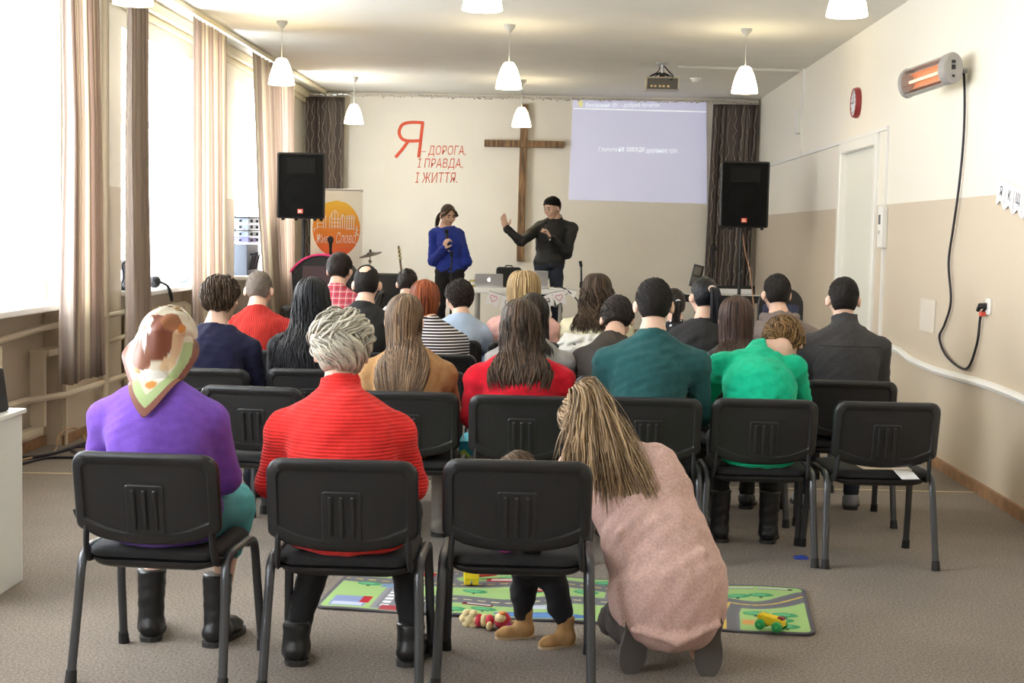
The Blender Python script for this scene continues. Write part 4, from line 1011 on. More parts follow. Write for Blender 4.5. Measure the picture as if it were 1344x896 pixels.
CH = [  # x, y, yaw in degrees, label
    (-1.355, RA, -4, 'black stacking chair under the person in purple with the flowered headscarf'),
    (-.70, RA - .03, 0, 'black stacking chair under the grey-haired person in the red pullover, front row'),
    (-.115, RA + .05, 0, 'empty black stacking chair in the front row with a pink cup on its seat'),
    (-1.43, RB + .06, -6, 'empty black stacking chair between the purple and the red pullover'),
    (-.70, RB, 0, 'black stacking chair under the long-haired person in the tan sweater'),
    (-.145, RB - .05, 0, 'black stacking chair under the brown-haired person in the bright red sweater'),
    (.455, RB, 0, 'black stacking chair under the man in the dark teal sweater'),
    (1.01, RB + .05, 0, 'black stacking chair under the person in the bright green top'),
    (1.58, RB + .05, 3, 'empty black stacking chair at the right end with a sheet of paper on its seat'),
    (-1.88, RC - .1, -3, 'black stacking chair under the short-haired person in navy'),
    (-1.32, RC, 0, 'black stacking chair under the person with long wavy black hair'),
    (-.73, RC + .03, 0, 'empty black stacking chair between the tan sweater and the striped top'),
    (-.18, RC + .05, 0, 'black stacking chair under the dark-haired person in grey, behind the red sweater'),
    (.37, RC, 0, 'black stacking chair under the boy in the dark brown jacket'),
    (1.02, RC, 0, 'black stacking chair under the person with a brown bob and black cardigan'),
    (1.62, RC + .06, 0, 'black stacking chair under the man in the charcoal fleece jacket'),
    (-1.92, RD, 0, 'black stacking chair under the man in the dark red ribbed sweater'),
    (-1.29, RD, 0, 'black stacking chair under the balding man in black'),
    (-.74, RD, 0, 'black stacking chair under the red-haired person in stripes'),
    (.24, RD, 0, 'empty black stacking chair in front of the chair with the white coat'),
    (.93, RD, 0, 'black stacking chair under the person with the long black ponytail'),
    (1.48, RD, 0, 'black stacking chair under the man in the grey hoodie'),
    (-1.58, RE, 0, 'black stacking chair under the man in the red plaid shirt'),
    (-.77, RE, 0, 'black stacking chair under the dark-haired person in the light blue shirt'),
    (-.215, RE, 0, 'black stacking chair under the blonde person in pale pink'),
    (.335, RE, 0, 'black stacking chair with a white coat hung over its back'),
    (.86, RE, 0, 'black stacking chair under the girl in the polka-dot top'),
    (-1.2, RF, 0, 'black stacking chair under the child in the pale patterned shirt'),
    (-.62, RF, 0, 'empty black stacking chair in the row nearest the stage'),
]
first = make_chair(CH[0][3])
CHO = []
for k, (x, y, a_, lb) in enumerate(CH):
    if k == 0: first.location = (x, y, 0); first.rotation_euler = (0, 0, math.radians(a_)); CHO.append(first)
    else: CHO.append(dup(first, (x, y, 0), math.radians(a_), lb))

# ------------------------------------------------------------------ road-map play mat
def hexl(h):
    v = [int(h[i:i + 2], 16) / 255 for i in (0, 2, 4)]
    return np.array([((c + .055) / 1.055) ** 2.4 if c > .04 else c / 12.92 for c in v])
MW, MH = 2.06, .74; NX, NY = 412, 150
gx, gy = np.meshgrid(np.linspace(0, MW, NX), np.linspace(0, MH, NY))
img = np.zeros((NY, NX, 3)); img[:] = hexl('A9CB84')
def dist_poly(P):
    D = np.full(gx.shape, 9.0)
    for (x0, y0), (x1, y1) in zip(P[:-1], P[1:]):
        dx, dy = x1 - x0, y1 - y0; t_ = np.clip(((gx - x0) * dx + (gy - y0) * dy) / (dx * dx + dy * dy + 1e-9), 0, 1)
        D = np.minimum(D, np.hypot(gx - x0 - t_ * dx, gy - y0 - t_ * dy))
    return D
def arclen(P):
    """parameter along the road, for dashes"""
    S = np.zeros(gx.shape); D = np.full(gx.shape, 9.0); s0 = 0
    for (x0, y0), (x1, y1) in zip(P[:-1], P[1:]):
        dx, dy = x1 - x0, y1 - y0; L_ = math.hypot(dx, dy); t_ = np.clip(((gx - x0) * dx + (gy - y0) * dy) / (L_ * L_ + 1e-9), 0, 1)
        d_ = np.hypot(gx - x0 - t_ * dx, gy - y0 - t_ * dy); m_ = d_ < D; S[m_] = (s0 + t_ * L_)[m_]; D[m_] = d_[m_]; s0 += L_
    return S
def smooth(P): return [(v.x, v.y) for v in bez([(x, y, 0) for x, y in P], 8)]
roads = [smooth(P) for P in ([(0, .53), (.28, .52), (.5, .50), (.75, .57), (1.0, .60), (1.25, .56), (1.5, .60), (1.75, .42), (1.9, .42), (2.06, .60)],
         [(.42, .0), (.42, .16), (.56, .24), (.8, .25), (1.0, .33), (1.2, .34), (1.45, .30), (1.62, .42)],
         [(.5, .50), (.44, .62), (.5, .74)], [(1.45, .0), (1.45, .3)], [(1.70, .0), (1.70, .25), (1.72, .42)], [(1.28, .0), (1.3, .2), (1.25, .34), (1.25, .56)])]
for P in roads: img[dist_poly(P) < .062] = hexl('7F7F86')
for P in roads: D = dist_poly(P); img[D < .05] = hexl('77777C')
for k, P in enumerate(roads): D = dist_poly(P); S = arclen(P); img[(D < .006) & ((S % .06 < .035) | (k in (0, 4)) & (gx > 1.6))] = hexl('E8DDB0' if k not in (0, 4) else 'E3C36A')
def rect(x0, x1, y0, y1, c_): img[(gx > x0) & (gx < x1) & (gy > y0) & (gy < y1)] = hexl(c_)
def ell(cx_, cy_, rx, ry, c_): img[((gx - cx_) / rx) ** 2 + ((gy - cy_) / ry) ** 2 < 1] = hexl(c_)
# car park, buildings, ponds, trees, train
rect(.23, .40, .03, .40, '9A9AA2'); rect(.25, .38, .05, .38, '8A8A92')
for yy in np.arange(.07, .37, .055): rect(.265, .30, yy, yy + .035, 'F2F4F8'); rect(.33, .365, yy, yy + .035, 'F2F4F8')
rect(.27, .36, .02, .09, 'B04A55'); rect(.05, .20, .04, .20, '8E9CC8'); rect(.06, .19, .05, .10, 'C9D2EA'); rect(.17, .21, .1, .21, 'C0303C')
rect(.20, .30, .40, .47, '7F9CC0'); rect(.19, .40, .63, .71, 'B03038'); rect(.2, .26, .64, .68, 'D04A50')
for (cx_, cy_) in ((.12, .66), (.14, .45), (.62, .40), (.70, .12), (.86, .44), (1.02, .12), (.74, .66), (1.1, .48), (1.18, .66), (1.55, .62), (1.62, .68), (1.76, .55), (1.86, .57), (1.93, .18), (1.95, .09), (1.83, .27), (1.95, .26), (.58, .08)):
    ell(cx_, cy_, .055, .034, '4FA070'); ell(cx_ - .01, cy_ + .006, .035, .02, '6DBB88'); rect(cx_ - .006, cx_ + .006, cy_ - .05, cy_ - .03, '4A4038')
ell(.95, .07, .20, .045, '5C85C8'); ell(.95, .07, .14, .03, '6E97D6'); ell(1.36, .42, .10, .06, 'A6D07A'); ell(1.36, .42, .045, .03, '5C85C8'); ell(.57, .64, .05, .06, 'A6D07A')
rect(.64, .78, .60, .66, 'B83A40'); rect(.66, .76, .62, .65, 'E8D8D0'); rect(.86, 1.02, .44, .49, 'A83038'); rect(.88, 1.0, .465, .475, 'EDE6E0'); rect(.60, .73, .16, .20, '7A2A35'); rect(.62, .72, .18, .195, 'E8E8EE')
rect(1.27, 1.40, .60, .67, 'B0353C'); rect(1.29, 1.38, .58, .61, '4A3A40'); rect(1.44, 1.52, .60, .70, 'C3D88A'); rect(.86, 1.0, .17, .23, 'C9CFE2'); rect(1.50, 1.56, .62, .69, '6F8FC8')
rect(1.66, 2.0, .675, .70, '4B3B46'); rect(1.68, 1.98, .685, .70, 'E9E4E6'); rect(1.83, 1.845, .66, .71, 'A6D07A'); rect(1.52, 1.62, .10, .20, '7FA0D8'); rect(1.77, 1.83, .1, .17, 'E0A868')
for xx in (1.58, 1.63, 1.68): rect(xx, xx + .012, .46, .52, 'EDEDED')
# grey border
rx_ = np.maximum(np.abs(gx - MW / 2) - (MW / 2 - .05), 0); ry_ = np.maximum(np.abs(gy - MH / 2) - (MH / 2 - .05), 0)
img[np.hypot(rx_, ry_) > .033] = hexl('6B6870')
corners = [atZ(412, 799, 0), atZ(1071, 836, 0), atZ(1056, 774, 0), atZ(464, 747, 0)]
u = gx / MW; v = gy / MH
C4 = np.array([[c_.x, c_.y] for c_ in corners])
XY = (1 - u)[..., None] * (1 - v)[..., None] * C4[0] + u[..., None] * (1 - v)[..., None] * C4[1] + (u * v)[..., None] * C4[2] + ((1 - u) * v)[..., None] * C4[3]
zz = .010 + .004 * np.sin(gx * 5) * np.sin(gy * 7) + .003 * np.sin(gx * 13 + gy * 4)
keep = np.hypot(np.maximum(np.abs(gx - MW / 2) - (MW / 2 - .05), 0), np.maximum(np.abs(gy - MH / 2) - (MH / 2 - .05), 0)) <= .052
idx = np.arange(NX * NY).reshape(NY, NX)
F = np.stack([idx[:-1, :-1], idx[:-1, 1:], idx[1:, 1:], idx[1:, :-1]], -1)
kf = keep[:-1, :-1] & keep[:-1, 1:] & keep[1:, 1:] & keep[1:, :-1]
me = np_mesh('play_mat', np.concatenate([XY, zz[..., None]], -1).reshape(-1, 3), F[kf])
at_ = me.color_attributes.new('print', 'FLOAT_COLOR', 'POINT'); at_.data.foreach_set('color', np.concatenate([img * .78, np.ones((NY, NX, 1))], -1).astype(np.float32).ravel())
o = link('play_mat', me, attr_material('printed_mat', .9, 'print', .1, bump=.15), None)
tag(o, 'green children play mat printed with roads, lying on the carpet', 'play mat')
md = o.modifiers.new('thickness', 'SOLIDIFY'); md.thickness = .008; md.offset = -1

# ------------------------------------------------------------------ toys and small things
M_yel = mat('yellow_plastic', (.82, .58, .02), .3); M_grn = mat('green_plastic', (.03, .38, .10), .3); M_blu = mat('blue_plastic', (.04, .08, .45), .3); M_rdp = mat('toy_red', (.62, .05, .05), .4)
p = atZ(618, 772, .0); t = thing('toy_brick', 'yellow building brick figure standing on the play mat', 'toy', (p.x, p.y + .02, .016), .1)
obj('block', MB().box(-.034, .034, -.03, .03, .022, .07), M_yel, t, bevel=.006)
for sx in (-.018, .018): obj('leg', MB().box(sx - .014, sx + .014, -.026, .026, 0, .026), M_yel, t, bevel=.004)
p = atZ(634, 764, 0); t = thing('toy_parts', 'small blue and red toy plane lying behind the yellow brick', 'toy', (p.x, p.y + .03, .016), .3)
obj('wing', MB().box(-.07, .05, -.012, .012, .02, .032, Matrix.Rotation(-.25, 4, 'Y')), M_blu, t, bevel=.003); obj('fuselage', MB().tube([(-.03, 0, .015), (.06, 0, .015)], [.015, .01], n=8), M_rdp, t)
# caterpillar rattle
p = atZ(645, 824, 0); t = thing('plush_toy', 'soft red and yellow caterpillar toy with a flower-shaped end on the carpet', 'toy', (p.x, p.y, 0), math.radians(-12))
M_pl = mat('plush_yellow', (.85, .70, .38), .9, bump=.2, bscale=60); M_pr = mat('plush_red', (.66, .05, .09), .9, bump=.2, bscale=60)
mb = MB()
for k in range(6): a_ = k * math.pi / 3; mb.ball((-.088 + .026 * math.cos(a_), -.005, .032 + .024 * math.sin(a_)), (.02, .014, .018), 10, 6)
mb.ball((-.088, -.008, .032), (.022, .016, .022), 10, 6)
obj('flower', mb, M_pl, t, smooth=True)
for k, (x, m_) in enumerate(((-.052, M_pr), (-.03, M_pl), (-.008, M_pr))): obj('segment', MB().ball((x, 0, .028), (.018, .026, .027), 12, 8), m_, t, smooth=True)
obj('head', MB().ball((.045, 0, .036), (.034, .033, .036), 14, 10), M_pr, t, smooth=True); obj('face_cap', MB().ball((.042, -.008, .046), (.028, .029, .022), 12, 8), M_pl, t, smooth=True)
obj('nose', MB().ball((.048, -.012, .066), (.014, .014, .010), 10, 6), mat('orange_plush', (.8, .28, .08), .8), t, smooth=True)
obj('foot', MB().ball((.0, -.035, .018), (.012, .022, .018), 10, 6), M_pl, t, smooth=True); obj('foot', MB().ball((.078, -.02, .018), (.014, .016, .016), 10, 6), mat('magenta_plush', (.5, .05, .3), .8), t, smooth=True); obj('arm', MB().ball((.09, .0, .03), (.02, .012, .01), 8, 6), M_pl, t, smooth=True)
# toy car
p = atZ(1013, 833, 0); t = thing('toy_car', 'yellow toy car with green wheels parked on the play mat', 'toy car', (p.x, p.y + .02, .016), math.radians(-32))
obj('car_body', MB().prism([(-.055, .02), (.055, .02), (.055, .045), (.03, .055), (-.02, .058), (-.05, .062), (-.055, .05)], -.022, .022, Matrix.Rotation(math.pi / 2, 4, 'X')), M_yel, t, bevel=.004)
obj('engine_cover', MB().box(.028, .052, -.014, .014, .045, .058), mat('dark_red_plastic', (.25, .03, .03), .4), t, bevel=.002)
for x in (-.036, .036):
    for y in (-.03, .03):
        wl_ = obj('wheel', MB().lathe([(.0, -.009), (.016, -.009), (.021, -.006), (.021, .006), (.016, .009), (.0, .009)], 18, Matrix.Translation((x, y, .022)) @ Matrix.Rotation(math.pi / 2, 4, 'X'), cap0=False, cap1=False), M_grn, t, smooth=True)
        obj('hub', MB().lathe([(.006, -.011), (.006, .011)], 10, Matrix.Translation((x, y, .022)) @ Matrix.Rotation(math.pi / 2, 4, 'X')), mat('light_green_plastic', (.1, .55, .2), .3), wl_)
p = atZ(1051, 733, 0); t = thing('toy_ring', 'small flat blue toy piece on the carpet below the right chairs', 'toy', (p.x, p.y, 0)); obj('piece', MB().prism(rrect(.07, .045, .012), 0, .012), M_blu, t, bevel=.003); obj('stud', MB().lathe([(.01, .012), (.01, .018)], 10), M_blu, t)
# cup on the empty chair seat
cz = .474
p = atY(663, 728, RA - .12); t = thing('pink_cup', 'bright pink cup standing on the empty front chair', 'cup', (p.x, RA - .10, cz)); obj('cup_body', MB().lathe([(.0, .002), (.024, 0), (.028, .01), (.031, .08), (.028, .08), (.025, .012), (.0, .01)], 18, cap0=False, cap1=False), mat('pink_plastic', (.60, .10, .42), .35), t, smooth=True); obj('rim', MB().lathe([(.031, .078), (.033, .08), (.033, .086), (.029, .086)], 18, cap0=False, cap1=False), mat('pink_plastic', (.60, .10, .42), .35), t)
p = atY(697, 728, RA - .12); t = thing('black_jar', 'black round lid-topped tub beside the pink cup', 'tub', (p.x, RA - .10, cz)); obj('tub_body', MB().lathe([(.034, 0), (.036, .004), (.036, .05), (.034, .054)], 20), M_black, t, smooth=True); obj('tub_lid', MB().lathe([(.038, .054), (.038, .066), (.034, .07)], 20), M_blackm, t)
# paper on the right-hand empty chair
t = thing('paper_sheets', 'folded cream and white paper sheets on the empty right-end chair', 'paper', (1.60, RB + .0, .474), math.radians(8))
mb = MB(); mb.add([(-.11, -.12, .002), (.12, -.15, .004), (.15, .1, .012), (-.1, .13, .002)], [(0, 1, 2, 3)]); o = obj('sheet', mb, mat('cream_paper', (.66, .52, .42), .8), t); o.modifiers.new('thickness', 'SOLIDIFY').thickness = .002
mb = MB(); mb.add([(.04, -.235, -.028), (.13, -.225, -.028), (.12, -.12, .007), (.03, -.12, .007)], [(0, 1, 2, 3)]); o = obj('sheet', mb, M_paper, t); o.modifiers.new('thickness', 'SOLIDIFY').thickness = .002
# gift bag between the tan and the red sweater
p = atZ(606, 612, .30); t = thing('gift_bag', 'turquoise and green patterned bag on the floor between the tan and red sweaters', 'bag', (-.425, RB + .45, 0))
bw, bh = .065, .50
mb = MB(); mb.rings([[Vector((sx * bw * s_, sy * .16, z)) for sx, sy in ((-1, -1), (1, -1), (1, 1), (-1, 1))] for z, s_ in ((.0, .9), (.01, 1), (.4, .95), (bh, .85))]); obj('bag_body', mb, mat('turquoise_print', (.02, .34, .48), .45), t)
mb = MB(); mb.add([(-.06, -.162, .28), (-.01, -.162, .32), (.03, -.162, .40), (-.03, -.162, .46), (-.055, -.162, .44)], [(0, 1, 2, 3, 4)]); o = obj('green_print', mb, mat('lime_print', (.40, .62, .08), .5), t); o.modifiers.new('thickness', 'SOLIDIFY').thickness = .002
mb = MB(); mb.add([(-.02, -.164, .10), (.05, -.164, .14), (.055, -.164, .26), (.0, -.164, .22)], [(0, 1, 2, 3)]); o = obj('blue_print', mb, mat('pale_blue_print', (.30, .52, .75), .5), t); o.modifiers.new('thickness', 'SOLIDIFY').thickness = .002
obj('handle', MB().tube(bez([(-.04, -.1, bh - .01), (-.03, -.1, bh + .09), (.03, -.1, bh + .09), (.04, -.1, bh - .01)], 5), .005, n=5), M_white, t)
p = atY(599, 548, RB + .3); t = thing('orange_toy', 'small orange block standing behind the turquoise bag', 'toy', (-.40, RB + .72, 0))
obj('post_box', MB().box(-.05, .05, -.04, .04, 0, .52), M_blackm, t, bevel=.01); obj('block', MB().box(-.045, .045, -.045, .045, .521, .60), mat('orange_plastic', (.75, .38, .05), .4), t, bevel=.008)
# belt end poking out by the purple lady
p = atY(104, 673, RA - .15); t = thing('strap_end', 'dark strap end poking out left of the purple sweater chair', 'strap', (p.x, RA - .12, p.z))
obj('strap', MB().box(-.02, .16, -.002, .002, -.012, .012, Matrix.Rotation(math.radians(-20), 4, 'Y')), mat('navy_strap', (.05, .055, .08), .6), t); obj('buckle', MB().box(-.028, -.0, -.004, .004, -.016, .016, Matrix.Rotation(math.radians(-20), 4, 'Y')), M_black, t)
# ================================================================== people
# ---- implicit surface helpers: smooth unions of round cones and ellipsoids, meshed with surface nets
def V3(*a): return np.array(a, float)
def unit(v): v = np.asarray(v, float); return v / (np.linalg.norm(v) + 1e-9)
def cone(a, b, ra, rb, k=.03): return ('c', np.asarray(a, float), np.asarray(b, float), ra, rb, k)
def ell_(c, r, R=None, k=.03): return ('e', np.asarray(c, float), np.asarray(r, float), np.eye(3) if R is None else np.asarray(R, float), k)
def frame(z, xh=(1, 0, 0)):
    z = unit(z); y = unit(np.cross(z, xh)); x = np.cross(y, z); return np.stack([x, y, z], 1)
def rotm(yaw=0, pitch=0, roll=0):
    """degrees; pitch>0 nods the face (+y) down, yaw turns left, roll tilts to the right"""
    return np.array(Matrix.Rotation(math.radians(yaw), 3, 'Z') @ Matrix.Rotation(math.radians(-pitch), 3, 'X') @ Matrix.Rotation(math.radians(roll), 3, 'Y'))
def bbox(p):
    if p[0] == 'c': r_ = max(p[3], p[4]); return np.minimum(p[1], p[2]) - r_, np.maximum(p[1], p[2]) + r_
    r_ = np.abs(p[3]) @ p[2]; return p[1] - r_, p[1] + r_
def ev(p, X, Y, Z):
    if p[0] == 'c':
        a, b, ra, rb = p[1], p[2], p[3], p[4]; d = b - a; l2 = d @ d + 1e-9
        t_ = np.clip(((X - a[0]) * d[0] + (Y - a[1]) * d[1] + (Z - a[2]) * d[2]) / l2, 0, 1)
        return np.sqrt((X - a[0] - t_ * d[0]) ** 2 + (Y - a[1] - t_ * d[1]) ** 2 + (Z - a[2] - t_ * d[2]) ** 2) - (ra + (rb - ra) * t_)
    c, r_, R = p[1], p[2], p[3]; dx, dy, dz = X - c[0], Y - c[1], Z - c[2]
    u = (R[0, 0] * dx + R[1, 0] * dy + R[2, 0] * dz); v = (R[0, 1] * dx + R[1, 1] * dy + R[2, 1] * dz); w = (R[0, 2] * dx + R[1, 2] * dy + R[2, 2] * dz)
    k0 = np.sqrt((u / r_[0]) ** 2 + (v / r_[1]) ** 2 + (w / r_[2]) ** 2); k1 = np.sqrt((u / r_[0] ** 2) ** 2 + (v / r_[1] ** 2) ** 2 + (w / r_[2] ** 2) ** 2) + 1e-9
    return k0 * (k0 - 1) / k1
def surf(prims, vox, cuts=(), wrinkle=0.0, seed=0, minus=(), wf=1.0):
    lo = np.min([bbox(p)[0] for p in prims], 0) - 3 * vox - .01; hi = np.max([bbox(p)[1] for p in prims], 0) + 3 * vox + .01
    n = np.ceil((hi - lo) / vox).astype(int) + 1
    ax = [(lo[i] + vox * np.arange(n[i])).astype(np.float32) for i in range(3)]
    D = np.full(n, 1.0, np.float32)
    for p in prims:
        a, b = bbox(p); k = p[-1]; m_ = k + 2.5 * vox
        s0 = np.maximum(((a - m_ - lo) / vox).astype(int), 0); s1 = np.minimum(((b + m_ - lo) / vox).astype(int) + 2, n)
        sl = tuple(slice(s0[i], s1[i]) for i in range(3))
        X, Y, Z = ax[0][sl[0]][:, None, None], ax[1][sl[1]][None, :, None], ax[2][sl[2]][None, None, :]
        d = ev(p, X, Y, Z).astype(np.float32); E = D[sl]
        h = np.clip(.5 + .5 * (E - d) / k, 0, 1); D[sl] = E * (1 - h) + d * h - k * h * (1 - h)
    X, Y, Z = ax[0][:, None, None], ax[1][None, :, None], ax[2][None, None, :]
    if wrinkle:
        rg = np.random.default_rng(seed); w = 0
        for q in range(4):
            kv = rg.normal(size=3) * (30 + 22 * q) * wf; kv[2] *= 1.5; kv2 = rg.normal(size=3) * 14 * wf
            w = w + np.sin(kv[0] * X + kv[1] * Y + kv[2] * Z + rg.uniform(0, 6) + 1.5 * np.sin(kv2[0] * X + kv2[1] * Y + kv2[2] * Z)) / (1 + .5 * q)
        D = D + (wrinkle * w).astype(np.float32)
    for cu in cuts:
        p0, nv = np.asarray(cu[0], float), unit(cu[1]); pl = ((X - p0[0]) * nv[0] + (Y - p0[1]) * nv[1] + (Z - p0[2]) * nv[2]).astype(np.float32)
        if len(cu) == 5: q0, qn = cu[3], unit(cu[4]); pl = np.minimum(pl, (X - q0[0]) * qn[0] + (Y - q0[1]) * qn[1] + (Z - q0[2]) * qn[2])
        elif len(cu) > 2: c_ = p0 + nv * cu[2] * .6; pl = np.minimum(pl, cu[2] - np.sqrt((X - c_[0]) ** 2 + (Y - c_[1]) ** 2 + (Z - c_[2]) ** 2))   # only near the neck
        D = np.maximum(D, pl.astype(np.float32))
    for p in minus: D = np.maximum(D, -ev(p, X, Y, Z).astype(np.float32))
    # ---- surface nets
    D[0] = D[-1] = 1; D[:, 0] = D[:, -1] = 1; D[:, :, 0] = D[:, :, -1] = 1
    ins = D < 0
    c8 = [D[i:n[0] - 1 + i, j:n[1] - 1 + j, k:n[2] - 1 + k] for i in (0, 1) for j in (0, 1) for k in (0, 1)]
    cnt = sum((c < 0).astype(np.int8) for c in c8); act = (cnt > 0) & (cnt < 8)
    ijk = np.argwhere(act); vid = np.full(act.shape, -1, np.int32); vid[act] = np.arange(len(ijk))
    vals = np.stack([c[act] for c in c8], 1); off = np.array([[i, j, k] for i in (0, 1) for j in (0, 1) for k in (0, 1)], np.float32)
    acc = np.zeros((len(ijk), 3), np.float32); num = np.zeros((len(ijk), 1), np.float32)
    for a in range(8):
        for b in range(a + 1, 8):
            if np.abs(off[a] - off[b]).sum() != 1: continue
            m_ = (vals[:, a] < 0) != (vals[:, b] < 0); t_ = (vals[:, a] / (vals[:, a] - vals[:, b] + 1e-12))[:, None]
            acc += np.where(m_[:, None], off[a] + t_ * (off[b] - off[a]), 0); num += m_[:, None]
    P = (lo + (ijk + acc / np.maximum(num, 1)) * vox).astype(np.float32)
    F = []
    for axis in range(3):
        s0 = [slice(1, n[i] - 1) for i in range(3)]; s1 = list(s0); s0[axis] = slice(0, n[axis] - 1); s1[axis] = slice(1, n[axis])
        A, B = ins[tuple(s0)], ins[tuple(s1)]; e = np.argwhere(A != B)
        if not len(e): continue
        fl_ = A[tuple(e.T)]
        base = e.copy(); oth = [i for i in range(3) if i != axis]
        for i in oth: base[:, i] += 1
        q = []
        for da, db in ((-1, -1), (0, -1), (0, 0), (-1, 0)):
            c = base.copy(); c[:, oth[0]] += da; c[:, oth[1]] += db; q.append(vid[tuple(c.T)])
        q = np.stack(q, 1)
        flip = fl_ if axis != 1 else ~fl_
        q[~flip] = q[~flip][:, ::-1]; F.append(q)
    F = np.concatenate(F)
    return P, F[(F >= 0).all(1)]
def sdf_obj(name, prims, m, parent, vox, **k):
    P, F = surf(prims, vox, **k); return link(name, np_mesh(name, P, F), m, parent)

# ---- anatomy
def head_prims(C, R, s=1.0):
    L = lambda *p: C + R @ (np.array(p) * s)
    P = [ell_(L(0, -.012, .030), V3(.077, .098, .090) * s, R, .03), ell_(L(0, .028, -.030), V3(.058, .064, .084) * s, R, .03),
         cone(L(0, .045, -.085), L(0, .058, -.096), .026 * s, .02 * s, .02), cone(L(-.03, .072, .037), L(.03, .072, .037), .014 * s, .014 * s, .015),
         cone(L(0, .088, .018), L(0, .112, -.022), .008 * s, .013 * s, .010), cone(L(-.014, .098, -.026), L(.014, .098, -.026), .009 * s, .009 * s, .006),
         cone(L(-.02, .086, -.053), L(.02, .086, -.053), .009 * s, .009 * s, .007)]
    for sx in (-1, 1):
        P += [ell_(L(sx * .086, -.012, -.010), V3(.011, .023, .034) * s, R @ rotm(yaw=-sx * 28), .006), ell_(L(sx * .045, .06, -.02), V3(.022, .024, .026) * s, R, .02)]
    return P
def hand_prims(wr, d, pn, thumb, curl=.5, s=1.0):
    """wrist, finger direction, palm normal, across-vector pointing to the thumb side"""
    d = unit(d); th = unit(np.asarray(thumb) - d * np.dot(thumb, d)); pn = unit(np.asarray(pn) - d * np.dot(pn, d) - th * np.dot(pn, th))
    P = [ell_(wr + d * .048 * s, V3(.041, .017, .054) * s, np.stack([th, pn, d], 1), .012)]
    for i, ln in enumerate((.072, .080, .074, .058)):
        b0 = wr + d * (.088 - .004 * abs(i - 1)) * s + th * (.029 - .0195 * i) * s; a1 = curl * .6; a2 = curl * 1.7
        d1 = d * math.cos(a1) + pn * math.sin(a1); d2 = d * math.cos(a2) + pn * math.sin(a2)
        m_ = b0 + d1 * ln * .52 * s; P += [cone(b0, m_, .0092 * s, .0086 * s, .004), cone(m_, m_ + d2 * ln * .48 * s, .0086 * s, .0072 * s, .004)]
    t0 = wr + d * .022 * s + th * .030 * s; t1 = t0 + unit(d * .6 + th * .75 + pn * .25) * .045 * s; t2 = t1 + unit(d * .85 + th * .25 + pn * (.2 + curl * .6)) * .035 * s
    return P + [cone(t0, t1, .0135 * s, .0105 * s, .006), cone(t1, t2, .0105 * s, .0085 * s, .004)]

def torso_prims(J, e=0.0, hips=True):
    pel, nk = J['pelvis'], J['neck']; ch = J.get('chest', pel + (nk - pel) * .62); g, dpt = J.get('g', 1.0), J.get('d', 1.0); s = J.get('s', 1.0)
    xh = unit(J['shR'] - J['shL']); R1 = frame(ch - pel, xh); R2 = frame(nk - ch, xh); wa = pel + (ch - pel) * .5
    P = [ell_(wa, (V3(.150 * g, .120 * dpt * g, .17) * s) + e, R1, .05), ell_(ch, (V3(.160 * g, .118 * dpt, .17) * s) + e, R2, .05)]
    if hips: P.insert(0, ell_(pel, (V3(.175 * g, .135 * dpt * g, .115) * s) + e, R1, .05))
    up = unit(nk - ch); ctr = nk - up * .092 * s
    for k_ in ('shL', 'shR'):
        P += [cone(ctr, J[k_], .070 * s + e, .053 * s + e, .05), cone(nk - up * .018 * s, ctr + (J[k_] - ctr) * .70 + up * .006 * s, .044 * s + e, .045 * s + e, .045)]
    return P
def arm_prims(J, e=0.0, sl=1.0, side=('L', 'R')):
    P = []; s = J.get('s', 1.0); f_ = J.get('arm', 1.0)
    for q in side:
        a, b, c = J['sh' + q], J['el' + q], J['wr' + q]; c2 = b + (c - b) * sl
        P += [cone(a, b, .056 * s * f_ + e, .045 * s * f_ + e, .035), cone(b, c2, .045 * s * f_ + e, (.030 + .012 * (1 - sl)) * s + e, .02)]
    return P
def leg_prims(J, e=0.0, full=True, cut=1.0):
    P = []; s = J.get('s', 1.0); g = J.get('lg', 1.0)
    for q in ('L', 'R'):
        a, b, c = J['hip' + q], J['kn' + q], J['an' + q]; c2 = b + (c - b) * cut; mid = b + (c2 - b) * .35
        P += [cone(a, b, .088 * s * g + e, .060 * s * g + e, .04), cone(b, mid, .058 * s * g + e, .056 * s * g + e, .03), cone(mid, c2, .056 * s * g + e, .040 * s + e, .03)]
    return P

SKIN = mat('skin', (.66, .42, .31), .5, var=.05, vscale=12); MATS['skin'].node_tree.nodes['Principled BSDF'].inputs['Subsurface Weight'].default_value = .0
M_eye = mat('eye_dark', (.03, .02, .015), .2)

